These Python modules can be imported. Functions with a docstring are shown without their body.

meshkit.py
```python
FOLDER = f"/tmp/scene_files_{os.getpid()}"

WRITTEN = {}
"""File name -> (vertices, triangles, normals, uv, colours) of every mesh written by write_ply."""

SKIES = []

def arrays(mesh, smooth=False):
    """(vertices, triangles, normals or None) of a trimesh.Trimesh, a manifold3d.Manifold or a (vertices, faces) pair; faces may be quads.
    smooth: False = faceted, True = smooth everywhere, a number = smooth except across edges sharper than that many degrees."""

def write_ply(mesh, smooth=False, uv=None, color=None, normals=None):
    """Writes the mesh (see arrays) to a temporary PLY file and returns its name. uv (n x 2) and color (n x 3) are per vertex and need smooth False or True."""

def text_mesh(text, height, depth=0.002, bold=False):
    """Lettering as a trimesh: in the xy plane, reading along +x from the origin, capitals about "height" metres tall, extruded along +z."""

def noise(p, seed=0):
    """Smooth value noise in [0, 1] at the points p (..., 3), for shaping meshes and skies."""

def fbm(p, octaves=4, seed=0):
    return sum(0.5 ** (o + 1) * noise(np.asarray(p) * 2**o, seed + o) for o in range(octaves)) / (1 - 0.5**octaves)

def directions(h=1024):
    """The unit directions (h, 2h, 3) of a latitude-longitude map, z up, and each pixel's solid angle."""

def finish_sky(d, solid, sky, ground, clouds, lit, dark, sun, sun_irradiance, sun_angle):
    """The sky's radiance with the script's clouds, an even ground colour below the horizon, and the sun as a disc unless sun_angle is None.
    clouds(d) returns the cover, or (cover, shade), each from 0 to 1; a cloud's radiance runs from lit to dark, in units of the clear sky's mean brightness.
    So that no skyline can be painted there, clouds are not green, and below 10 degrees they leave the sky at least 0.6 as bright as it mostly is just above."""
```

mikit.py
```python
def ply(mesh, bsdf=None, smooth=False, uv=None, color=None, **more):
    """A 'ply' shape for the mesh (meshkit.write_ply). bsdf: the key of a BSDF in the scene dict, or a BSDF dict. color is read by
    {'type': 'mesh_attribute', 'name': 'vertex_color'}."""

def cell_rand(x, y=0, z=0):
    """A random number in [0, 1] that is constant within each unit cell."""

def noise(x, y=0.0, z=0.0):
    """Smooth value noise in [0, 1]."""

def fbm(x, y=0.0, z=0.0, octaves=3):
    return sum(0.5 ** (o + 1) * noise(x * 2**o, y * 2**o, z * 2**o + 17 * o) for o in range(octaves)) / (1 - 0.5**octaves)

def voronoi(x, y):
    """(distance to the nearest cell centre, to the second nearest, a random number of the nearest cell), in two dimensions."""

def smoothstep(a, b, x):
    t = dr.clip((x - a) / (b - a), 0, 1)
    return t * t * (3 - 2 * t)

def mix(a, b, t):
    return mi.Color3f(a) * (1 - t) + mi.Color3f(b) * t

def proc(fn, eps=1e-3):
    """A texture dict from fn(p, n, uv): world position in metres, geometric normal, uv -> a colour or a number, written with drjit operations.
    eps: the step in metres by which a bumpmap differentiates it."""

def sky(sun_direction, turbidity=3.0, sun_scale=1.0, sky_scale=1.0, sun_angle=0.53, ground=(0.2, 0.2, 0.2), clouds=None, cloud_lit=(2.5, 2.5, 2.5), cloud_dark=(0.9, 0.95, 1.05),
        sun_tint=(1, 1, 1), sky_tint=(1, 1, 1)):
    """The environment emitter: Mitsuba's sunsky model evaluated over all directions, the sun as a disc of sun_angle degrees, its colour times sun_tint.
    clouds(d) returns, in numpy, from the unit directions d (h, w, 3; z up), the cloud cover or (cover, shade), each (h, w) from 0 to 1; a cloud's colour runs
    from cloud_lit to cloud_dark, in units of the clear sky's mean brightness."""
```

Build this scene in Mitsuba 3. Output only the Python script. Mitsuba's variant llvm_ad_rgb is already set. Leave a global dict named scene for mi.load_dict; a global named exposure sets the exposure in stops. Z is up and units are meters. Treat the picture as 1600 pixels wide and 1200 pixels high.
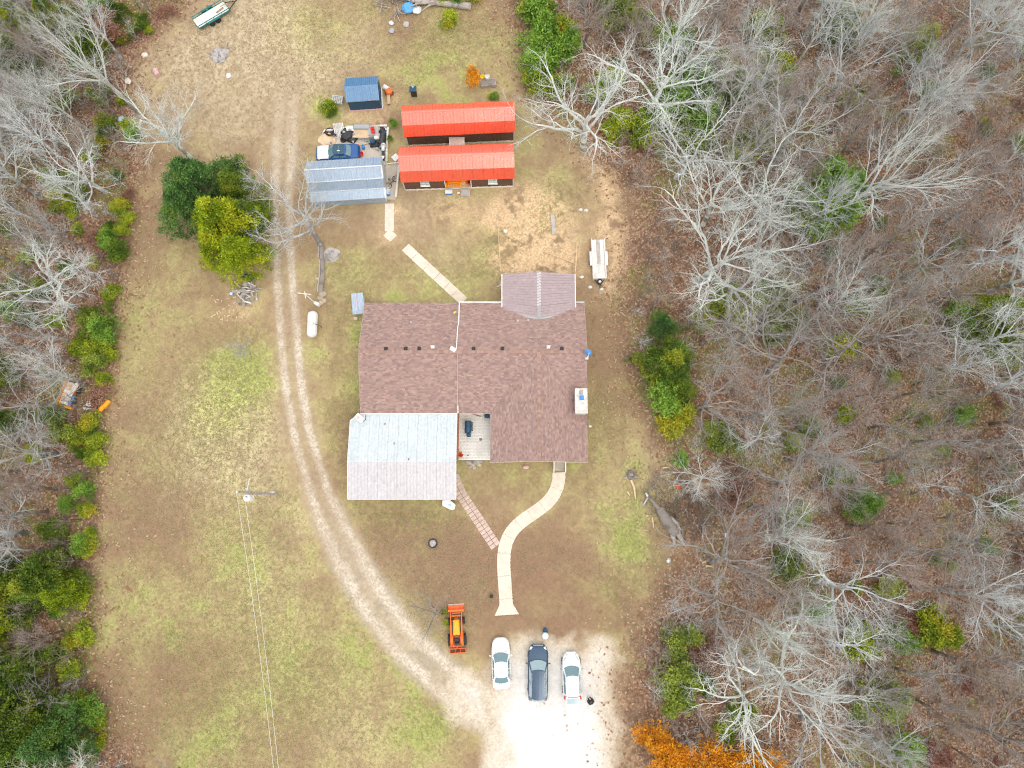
import math
import numpy as np
import drjit as dr
import mitsuba as mi
import trimesh
import shapely.geometry as sg
import mikit
from mikit import noise, fbm, smoothstep, mix, voronoi, cell_rand

T = mi.ScalarTransform4f
PI = math.pi
scene, labels = {}, {}

# ---------------------------------------------------------------- camera, sky, exposure
CAM_H, FOCAL = 73.0, 1111.0                      # metres above the yard; focal length in pixels of the 1600 px wide photograph
TILT = math.atan(200.0 / FOCAL)                  # the drone camera looks almost straight down, tipped a little north
CT, ST = math.cos(TILT), math.sin(TILT)
scene['drone_camera'] = {'type': 'perspective', 'fov': math.degrees(2 * math.atan(800 / FOCAL)), 'fov_axis': 'x', 'near_clip': 0.5, 'far_clip': 2000.0,
                         'to_world': T().look_at(origin=[0, 0, CAM_H], target=[0, ST * 50, CAM_H - CT * 50], up=[0, CT, ST])}
scene['overcast_sky'] = mikit.sky((0.25, -0.35, 0.9), turbidity=3, sun_scale=0.14, sun_angle=24, cloud_lit=(3.5, 3.5, 3.5), cloud_dark=(.55, .56, .58),
                                  clouds=lambda d: (np.ones(d.shape[:2]), 1 - (1 + 2 * d[..., 2]) / 3))      # an overcast sky is brightest overhead
exposure = 2.4


def P(px, py, z=0.0):
    """The point at height z seen at pixel (px, py) of the 1600 x 1200 photograph: how positions were surveyed from it."""
    u, v = (px - 800) / FOCAL, (py - 600) / FOCAL
    k = (CAM_H - z) / (CT + v * ST)
    return np.array([u * k, (ST - v * CT) * k, z])


rng = np.random.default_rng(7)

# ---------------------------------------------------------------- bookkeeping


def numbered(name, taken=None):
    if name not in labels and name not in scene:
        return name
    i = 1
    while f'{name}_{i:03d}' in labels or f'{name}_{i:03d}' in scene:
        i += 1
    return f'{name}_{i:03d}'


_count = {}


def partkey(name):
    n = _count.get(name, 0)
    _count[name] = n + 1
    return name if n == 0 else f'{name}_{n:03d}'


def thing(name, label, cat, group=None):
    key = numbered(name)
    labels[key] = {'label': label, 'category': cat}
    if group:
        labels[key]['group'] = group
    return key


def part(parent, name, mesh, bsdf, smooth=False, label=None, kind=None, color=None):
    key = partkey(parent + '__' + name)
    scene[key] = mikit.ply(mesh, bsdf, smooth=smooth, color=color)
    if label or kind:
        labels[key] = {k: v for k, v in (('label', label), ('kind', kind)) if v}
    return key


def single(name, mesh, bsdf, label, cat, group=None, smooth=False):
    key = thing(name, label, cat, group)
    scene[key] = mikit.ply(mesh, bsdf, smooth=smooth)
    return key


def struct(name, mesh, bsdf, label=None, kind='structure', smooth=False):
    key = numbered(name)
    scene[key] = mikit.ply(mesh, bsdf, smooth=smooth)
    labels[key] = {'kind': kind}
    if label:
        labels[key]['label'] = label
    return key


# ---------------------------------------------------------------- mesh helpers: every mesh is (vertices, triangles)


def join(parts):
    vs, fs, n = [], [], 0
    for v, f in parts:
        vs.append(v)
        fs.append(np.asarray(f) + n)
        n += len(v)
    return np.vstack(vs), np.vstack(fs)


def quads(q):
    q = np.asarray(q)
    return np.vstack([q[:, [0, 1, 2]], q[:, [0, 2, 3]]])


def rotz(a):
    c, s = math.cos(a), math.sin(a)
    return np.array([[c, -s, 0], [s, c, 0], [0, 0, 1.0]])


def rotx(a):
    c, s = math.cos(a), math.sin(a)
    return np.array([[1, 0, 0], [0, c, -s], [0, s, c]])


def roty(a):
    c, s = math.cos(a), math.sin(a)
    return np.array([[c, 0, s], [0, 1, 0], [-s, 0, c]])


def move(m, t=(0, 0, 0), R=None, s=1.0):
    v = np.asarray(m[0]) * s
    if R is not None:
        v = v @ R.T
    return v + np.asarray(t, float), m[1]


_BOXQ = quads([[0, 2, 3, 1], [4, 5, 7, 6], [0, 1, 5, 4], [2, 6, 7, 3], [0, 4, 6, 2], [1, 3, 7, 5]])


def box(c, s, R=None):
    v = np.array([[x, y, z] for x in (-.5, .5) for y in (-.5, .5) for z in (-.5, .5)]) * np.asarray(s, float)
    # the vertex order above runs z fastest; faces below face outwards
    f = quads([[0, 1, 3, 2], [4, 6, 7, 5], [0, 4, 5, 1], [2, 3, 7, 6], [0, 2, 6, 4], [1, 5, 7, 3]])
    if R is not None:
        v = v @ R.T
    return v + np.asarray(c, float), f


def cbox(c, s, ch=0.03, R=None):
    """A box with chamfered edges."""
    sx, sy, sz = np.asarray(s, float) / 2
    ch = min(ch, sx * .9, sy * .9, sz * .9)
    pts = []
    for a in (-1, 1):
        for b in (-1, 1):
            for d in (-1, 1):
                pts += [(a * (sx - ch), b * (sy - ch), d * sz), (a * (sx - ch), b * sy, d * (sz - ch)), (a * sx, b * (sy - ch), d * (sz - ch))]
    h = trimesh.convex.convex_hull(np.array(pts))
    v = np.array(h.vertices)
    if R is not None:
        v = v @ R.T
    return v + np.asarray(c, float), np.array(h.faces)


def hull(pts):
    h = trimesh.convex.convex_hull(np.asarray(pts, float))
    return np.array(h.vertices), np.array(h.faces)


def tubes(Pt, R, sides=6, cap=False):
    """N polylines Pt (N, S+1, 3) with radii R (N, S+1) as tubes in one mesh."""
    Pt, R = np.asarray(Pt, float), np.asarray(R, float)
    N, S, _ = Pt.shape
    t = np.empty_like(Pt)
    t[:, 1:-1] = Pt[:, 2:] - Pt[:, :-2]
    t[:, 0], t[:, -1] = Pt[:, 1] - Pt[:, 0], Pt[:, -1] - Pt[:, -2]
    t /= np.linalg.norm(t, axis=2, keepdims=True) + 1e-9
    ref = np.where(np.abs(t[:, :1, 2:]) < 0.9, [0, 0, 1.0], [1.0, 0, 0])
    a = np.cross(t, np.broadcast_to(ref, t.shape))
    a /= np.linalg.norm(a, axis=2, keepdims=True) + 1e-9
    b = np.cross(t, a)
    ang = np.arange(sides) * 2 * PI / sides
    v = Pt[:, :, None] + R[:, :, None, None] * (np.cos(ang)[:, None] * a[:, :, None] + np.sin(ang)[:, None] * b[:, :, None])
    base = (np.arange(N) * S * sides)[:, None, None]
    i, j = np.arange(S - 1)[None, :, None], np.arange(sides)[None, None, :]
    k = (j + 1) % sides
    q = np.stack([base + i * sides + j, base + (i + 1) * sides + j, base + (i + 1) * sides + k, base + i * sides + k], -1).reshape(-1, 4)
    f = quads(q)
    v = v.reshape(-1, 3)
    if cap:
        tri = []
        for n in range(N):
            for row, flip in ((0, 1), (S - 1, 0)):
                o = n * S * sides + row * sides
                for m in range(1, sides - 1):
                    tri.append([o, o + m, o + m + 1] if flip else [o, o + m + 1, o + m])
        f = np.vstack([f, tri])
    return v, f


def tube(pts, r, sides=8, cap=True):
    pts = np.asarray(pts, float)
    r = np.broadcast_to(np.asarray(r, float), (len(pts),))
    return tubes(pts[None], r[None], sides, cap)


def cyl(p0, p1, r, r1=None, n=12):
    return tube([p0, p1], [r, r if r1 is None else r1], n)


def lathe(prof, n=20, c=(0, 0, 0), R=None):
    """A profile [(radius, height)...] turned about z."""
    prof = np.asarray(prof, float)
    a = np.arange(n) * 2 * PI / n
    v = np.stack([prof[:, None, 0] * np.cos(a), prof[:, None, 0] * np.sin(a), np.repeat(prof[:, 1:2], n, 1)], -1).reshape(-1, 3)
    q = [[i * n + j, i * n + (j + 1) % n, (i + 1) * n + (j + 1) % n, (i + 1) * n + j] for i in range(len(prof) - 1) for j in range(n)]
    v = np.vstack([v, [[0, 0, prof[0, 1]], [0, 0, prof[-1, 1]]]])
    o = len(v) - 2
    f = np.vstack([quads(q), [[o, (j + 1) % n, j] for j in range(n)], [[o + 1, (len(prof) - 1) * n + j, (len(prof) - 1) * n + (j + 1) % n] for j in range(n)]])
    if R is not None:
        v = v @ R.T
    return v + np.asarray(c, float), f


def prism(poly, z0, z1):
    m = trimesh.creation.extrude_polygon(sg.Polygon(poly), z1 - z0, engine='earcut')
    v = np.array(m.vertices)
    v[:, 2] += z0
    return v, np.array(m.faces)


def extrude_profile(prof, length):
    """A closed (y, z) profile extruded along +x from 0 to length."""
    m = trimesh.creation.extrude_polygon(sg.Polygon(prof), length, engine='earcut')
    v = np.array(m.vertices)
    return np.stack([v[:, 2], v[:, 0], v[:, 1]], 1), np.array(m.faces)


def slab(A, B, C, D, th):
    """A thin solid under the quad A B C D (counter-clockwise from above)."""
    top = np.array([A, B, C, D], float)
    n = np.cross(top[2] - top[0], top[3] - top[1])
    n /= np.linalg.norm(n)
    if n[2] < 0:
        n, top = -n, top[::-1]
    v = np.vstack([top, top - n * th])
    return v, quads([[0, 1, 2, 3], [7, 6, 5, 4], [0, 4, 5, 1], [1, 5, 6, 2], [2, 6, 7, 3], [3, 7, 4, 0]])


def beam(p, q, w, h, up=(0, 0, 1)):
    """A straight timber or rail from p to q, w wide and h deep."""
    p, q = np.asarray(p, float), np.asarray(q, float)
    t = (q - p) / np.linalg.norm(q - p)
    a = np.cross(t, up)
    a /= np.linalg.norm(a) + 1e-9
    b = np.cross(a, t)
    v = np.array([e + a * w * i + b * h * j for e in (p, q) for i, j in ((-.5, -.5), (.5, -.5), (.5, .5), (-.5, .5))])
    return v, quads([[3, 2, 1, 0], [4, 5, 6, 7], [0, 1, 5, 4], [1, 2, 6, 5], [2, 3, 7, 6], [3, 0, 4, 7]])


def lump(c, r, seed, amp=0.3, sub=2, freq=1.3):
    """An uneven rounded heap or stone."""
    m = trimesh.creation.icosphere(subdivisions=sub)
    v = np.array(m.vertices)
    d = meshnoise(v * freq + 7.3, seed) * .7 + meshnoise(v * freq * 2.6 + 1.7, seed + 5) * .3
    v = v * (1 + amp * (d - .5) * 2)[:, None] * np.asarray(r, float)
    return v + np.asarray(c, float), np.array(m.faces)


from meshkit import noise as meshnoise, text_mesh


# ---------------------------------------------------------------- materials


def pr(rgb, rough=0.6, **k):
    return {'type': 'twosided', 'bsdf': {'type': 'principled', 'base_color': rgb if isinstance(rgb, dict) else {'type': 'rgb', 'value': list(rgb)}, 'roughness': rough, **k}}


def mat(key, rgb, rough=0.6, **k):
    scene[key] = pr(rgb, rough, **k)
    return key


def fol(key, a, b, c=None, fr=1.1):
    """Foliage whose colour wanders between tones from clump to clump."""
    c = c or b

    def fn(p, n, uv):
        m = fbm(p.x * fr, p.y * fr, p.z * fr, 2)
        g = noise(p.x * 6, p.y * 6, p.z * 6)
        col = mix(mix(a, b, smoothstep(.3, .7, m)), c, smoothstep(.55, .8, noise(p.x * .55 + 9, p.y * .55, p.z * .4)))
        return col * (0.65 + 0.7 * g)
    scene[key] = pr(mikit.proc(fn), .7, specular=0.25)
    return key


def weather(key, rgb, dirt, amt=.35, fr=.6, rough=.6, fine=14., **k):
    def fn(p, n, uv):
        d = smoothstep(.42, .75, fbm(p.x * fr, p.y * fr, p.z * fr, 3))
        g = noise(p.x * fine, p.y * fine, p.z * fine)
        return mix(rgb, dirt, d * amt) * (.9 + .2 * g)
    scene[key] = pr(mikit.proc(fn), rough, **k)
    return key


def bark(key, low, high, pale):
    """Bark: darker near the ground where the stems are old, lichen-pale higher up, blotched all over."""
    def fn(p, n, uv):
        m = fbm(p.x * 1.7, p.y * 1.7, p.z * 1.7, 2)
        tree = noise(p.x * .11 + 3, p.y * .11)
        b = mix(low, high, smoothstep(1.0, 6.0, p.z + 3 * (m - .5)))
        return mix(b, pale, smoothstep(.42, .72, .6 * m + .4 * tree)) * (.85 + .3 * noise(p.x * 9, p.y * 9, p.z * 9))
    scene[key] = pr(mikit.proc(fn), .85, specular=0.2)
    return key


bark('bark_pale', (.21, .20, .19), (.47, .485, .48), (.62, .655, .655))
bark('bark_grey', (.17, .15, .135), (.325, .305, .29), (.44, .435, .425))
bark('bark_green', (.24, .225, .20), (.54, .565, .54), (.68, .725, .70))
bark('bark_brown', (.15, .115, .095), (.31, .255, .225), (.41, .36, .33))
fol('cedar_dark', (.05, .12, .032), (.12, .245, .06), (.16, .27, .05))
fol('cedar_olive', (.15, .22, .012), (.33, .43, .018), (.40, .44, .02))
fol('cedar_mid', (.07, .13, .018), (.18, .26, .028), (.25, .29, .025))
fol('shrub_green', (.14, .20, .03), (.34, .42, .07), (.26, .33, .05))
fol('shrub_yellow', (.20, .28, .025), (.42, .49, .04), (.46, .43, .04))
fol('shrub_bright', (.10, .21, .025), (.25, .42, .06))
fol('autumn_orange', (.52, .21, .015), (.82, .42, .025), (.72, .32, .03), 1.6)
fol('autumn_brown', (.28, .15, .11), (.45, .27, .20), (.38, .21, .15))
fol('autumn_red', (.27, .115, .09), (.36, .17, .125))

mat('white_paint', (.70, .70, .69), .4)
mat('white_plastic', (.70, .71, .72), .35)
mat('offwhite', (.66, .63, .57), .7)
mat('black_plastic', (.025, .026, .03), .5)
mat('tyre_rubber', (.028, .028, .03), .8)
mat('black_steel', (.03, .032, .036), .45)
mat('grey_steel', (.36, .37, .38), .45, metallic=.4)
mat('pale_steel', (.58, .60, .62), .4, metallic=.4)
mat('red_plastic', (.70, .03, .02), .4)
mat('orange_paint', (.85, .16, .02), .38)
mat('orange_deep', (.62, .10, .015), .4)
mat('yellow_orange', (.92, .38, .02), .35)
mat('yellow_plastic', (.85, .66, .05), .4)
mat('blue_plastic', (.05, .22, .55), .4)
mat('sky_plastic', (.42, .58, .72), .35)
mat('blue_tarp', (.08, .33, .66), .5)
mat('teal_paint', (.01, .17, .17), .35)
mat('brick_red', (.36, .16, .11), .8)
mat('dark_cavity', (.012, .011, .010), .9)
mat('pale_pink', (.62, .40, .40), .6)
mat('orange_plastic', (.90, .36, .015), .45)
mat('skin', (.55, .34, .25), .5)
mat('navy_cloth', (.028, .033, .045), .9)
mat('dark_hair', (.02, .016, .013), .6)
mat('car_glass', (.10, .19, .225), .04, specular=.9, clearcoat=1.0)
mat('pale_glass', (.25, .36, .40), .05, specular=.9, clearcoat=1.0)
mat('car_white', (.80, .81, .82), .25, clearcoat=1.0)
mat('car_black', (.018, .055, .11), .22, clearcoat=1.0, metallic=.25)
mat('car_blue', (.015, .085, .27), .3, clearcoat=.6, metallic=.2)
mat('car_teal', (.012, .06, .10), .3, clearcoat=.6)
mat('lamp_red', (.55, .012, .02), .25, clearcoat=1.0)
mat('lamp_clear', (.60, .62, .64), .12, clearcoat=1.0)
mat('chrome', (.62, .63, .65), .18, metallic=.9)
weather('concrete', (.66, .585, .495), (.58, .505, .41), .3, .5, .85, 3.)
weather('concrete_old', (.50, .45, .39), (.33, .29, .24), .6, .9, .9, 18.)
weather('paver_pink', (.55, .43, .38), (.42, .32, .27), .5, 2.2, .85)
weather('stone_grey', (.42, .40, .38), (.27, .25, .23), .6, 1.8, .9)
weather('limewash', (.66, .66, .64), (.42, .39, .36), .6, 2.6, .8)
weather('deck_white', (.72, .71, .68), (.52, .49, .45), .5, 1.2, .7)
weather('plank_grey', (.45, .43, .41), (.30, .27, .24), .6, 2.5, .85)
weather('plank_tan', (.55, .42, .27), (.38, .27, .17), .6, 2.5, .85)
weather('plank_brown', (.30, .22, .17), (.19, .13, .10), .6, 2.5, .85)
weather('siding_brown', (.125, .07, .05), (.09, .05, .036), .6, 1.5, .75)
weather('siding_dark', (.012, .065, .13), (.02, .07, .13), .5, 1.5, .55)
weather('siding_cream', (.62, .58, .52), (.48, .44, .38), .4, 1.0, .75)
weather('metal_white', (.51, .565, .60), (.46, .515, .545), .45, .5, .38, 5., metallic=.1)
weather('metal_pinkish', (.49, .475, .505), (.45, .435, .46), .4, .5, .4, 5., metallic=.1)
weather('metal_mauve', (.37, .295, .31), (.32, .26, .27), .4, .5, .4, 5., metallic=.1)
weather('metal_red', (.66, .075, .024), (.60, .09, .04), .45, .7, .27, 5., eta=2.2)
weather('metal_grey', (.225, .31, .415), (.20, .275, .365), .4, .5, .3, 5., eta=2.4)
weather('metal_slate', (.012, .135, .31), (.02, .145, .30), .4, .5, .28, 5., eta=2.15)
weather('bare_wood', (.40, .36, .33), (.22, .19, .17), .7, 2.5, .9)
weather('rotten_wood', (.26, .23, .21), (.13, .11, .10), .7, 2.0, .95)
weather('fresh_wood', (.66, .50, .34), (.50, .36, .22), .6, 3.0, .85)
weather('ash_grey', (.42, .40, .40), (.20, .18, .17), .9, 3.0, .95)
weather('clay_rock', (.50, .42, .33), (.32, .26, .19), .8, 1.6, .95)
scene['shingle_tone'] = pr({'type': 'mesh_attribute', 'name': 'vertex_color'}, .85, specular=.25)
mat('shingle_base', (.29, .195, .175), .9)
# ---------------------------------------------------------------- the ground: zones surveyed from the photograph
WEST_EDGE = [(330, -60), (290, 0), (232, 60), (215, 100), (205, 150), (214, 200), (222, 250), (212, 300), (206, 350), (198, 400), (192, 450), (186, 500), (180, 550), (173, 600), (166, 650),
             (163, 700), (155, 750), (150, 800), (147, 850), (150, 900), (155, 950), (148, 1000), (150, 1050), (160, 1100), (182, 1150), (215, 1200), (250, 1260)]
EAST_EDGE = [(795, -60), (800, 0), (808, 60), (818, 110), (840, 160), (885, 210), (925, 250), (975, 290), (990, 330), (986, 370), (972, 420), (965, 470), (975, 520), (985, 570), (1000, 620),
             (1020, 670), (1035, 720), (1062, 780), (1068, 850), (1050, 905), (1010, 960), (985, 1010), (985, 1080), (985, 1150), (990, 1200), (1000, 1260)]
DRIVE = [(452, 60), (452, 120), (446, 180), (443, 250), (440, 310), (441, 370), (444, 430), (449, 490), (454, 550), (460, 610), (470, 670), (484, 725), (503, 780), (525, 830), (552, 885), (590, 950),
         (640, 1012), (700, 1066), (770, 1122)]


def edge_pts(e):
    w = np.array([P(*q)[:2] for q in e])
    return w[np.argsort(w[:, 1])]


WE, EE = edge_pts(WEST_EDGE), edge_pts(EAST_EDGE)
DR = np.array([P(*q)[:2] for q in DRIVE])
PAD_C, PAD_H = P(866, 1135)[:2], (6.4, 7.9)


def west_x(y):
    return np.interp(y, WE[:, 1], WE[:, 0])


def east_x(y):
    return np.interp(y, EE[:, 1], EE[:, 0])


def dr_interp(y, pts):
    out = mi.Float(float(pts[0, 0]))
    for (x0, y0), (x1, y1) in zip(pts[:-1], pts[1:]):
        t = dr.clip((y - float(y0)) / float(y1 - y0), 0, 1)
        out = dr.select(y >= float(y0), float(x0) + float(x1 - x0) * t, out)
    return out


# (pixel x, pixel y, radius m, strength): greener and barer places of the lawn
GREEN = [(350, 620, 7, .6), (330, 660, 6, .5), (400, 600, 4, .75), (300, 950, 8, .35), (268, 985, 1.6, .9), (275, 1000, 1.3, .8), (420, 960, 9, .45), (520, 1080, 9, .55), (660, 1140, 4.5, .8), (690, 1120, 2.5, .7),
         (590, 1000, 5, .4), (430, 1060, 6, .5), (540, 430, 5, .75), (560, 520, 4, .65), (480, 560, 3, .6), (640, 455, 5, .75), (700, 455, 4, .7), (755, 440, 4, .7), (760, 380, 4, .55), (770, 355, 1.5, .8),
         (700, 340, 4, .25), (560, 590, 3, .7), (555, 630, 2, .8), (590, 790, 4, .6), (680, 784, 4, .75), (640, 800, 3, .4), (830, 735, 4, .7), (780, 735, 3, .5), (895, 728, 1.4, .95), (900, 765, 3, .45),
         (940, 640, 4, .5), (930, 700, 4, .4), (990, 730, 1.2, 1.), (992, 775, 1.6, .8), (985, 830, 3.5, .6), (1000, 860, 3, .5), (945, 940, 2.2, .9), (980, 900, 3, .5), (960, 810, 3, .5), (680, 80, 6, .5),
         (700, 45, 4, .6), (650, 115, 5, .5), (700, 140, 4, .5), (760, 70, 5, .4), (520, 60, 6, .35), (480, 30, 5, .4), (530, 180, 3, .7), (585, 10, 2.5, .7), (215, 480, 5, .35), (300, 400, 6, .3),
         (240, 720, 6, .35), (370, 800, 7, .4), (390, 880, 7, .35), (200, 930, 4, .5), (205, 1010, 3, .5), (310, 1130, 6, .6), (350, 1160, 6, .6), (870, 300, 3.5, .7), (850, 345, 2.4, .85), (520, 300, 3, .7),
         (700, 310, 2.5, .5), (505, 160, 2, .7), (340, 575, 5, .55), (385, 545, 4, .5), (505, 690, 4, .35), (525, 640, 3, .4), (1010, 770, 3, .35), (720, 770, 2, .5), (960, 1000, 1.5, .4)]
BARE = [(250, 620, 6, .5), (230, 780, 9, .55), (260, 830, 7, .45), (300, 520, 6, .35), (230, 360, 5, .3), (170, 1060, 3, .7), (200, 1140, 5, .8), (320, 1040, 6, .6), (260, 1020, 4, .4), (630, 850, 7, .7),
        (700, 880, 7, .75), (740, 930, 5, .7), (850, 890, 7, .7), (900, 930, 6, .7), (590, 820, 4, .4), (545, 660, 3, .7), (520, 740, 4, .5), (950, 560, 4, .5), (960, 480, 4, .6), (950, 620, 3, .4), (850, 950, 6, .6),
        (975, 960, 4, .7), (985, 1060, 3, .6), (690, 75, 4, .35), (620, 60, 5, .5), (760, 40, 5, .5), (640, 40, 3, .5), (430, 1190, 6, .5), (290, 1090, 5, .5), (610, 170, 3, .5), (480, 230, 3, .3), (760, 1190, 4, .5), (420, 830, 4, .5)]
SAND = [(840, 395, 3.2, 1.), (800, 405, 3, 1.), (880, 415, 2.5, .8), (850, 355, 5, .55), (815, 370, 3.5, .8), (800, 325, 3, .85), (850, 320, 3, .7), (780, 335, 2, .5), (955, 300, 2.3, .85), (950, 260, 2.5, .8), (962, 350, 2.3, .85),
        (960, 400, 2.6, .9), (955, 440, 2.2, .7), (1090, 745, 2.6, .6), (1130, 775, 2, .5), (925, 240, 2, .6), (730, 330, 3, .35), (690, 325, 3, .3), (616, 340, 1.2, .6), (610, 370, 1.5, .5),
        (380, 475, 2.4, .5), (560, 178, 2, .6), (590, 178, 1.6, .5), (610, 160, 1.4, .5)]
PALE = [(440, 90, 5, .8), (300, 90, 6, .55), (350, 50, 6, .6), (260, 120, 5, .6), (400, 40, 6, .6), (430, 20, 6, .5), (500, 110, 5, .45), (560, 70, 5, .4), (350, 130, 6, .55), (400, 190, 5, .45), (340, 200, 5, .5),
        (300, 300, 5, .25), (430, 120, 3, .8), (470, 130, 4, .7), (345, 690, 8, .75), (385, 700, 7, .6), (350, 620, 5, .5), (335, 710, 2.5, .6), (640, 330, 5, .4), (690, 400, 4, .25), (480, 800, 3, .5), (600, 920, 3, .3), (1020, 740, 4, .3),
        (420, 920, 6, .3), (560, 1140, 5, .3)]


def blobs(x, y, items):
    out = mi.Float(0)
    for px, py, r, a in items:
        c = P(px, py)
        out = out + a * dr.exp(-(dr.square(x - float(c[0])) + dr.square(y - float(c[1]))) * (1.0 / (.55 * r * r)))
    return out


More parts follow.
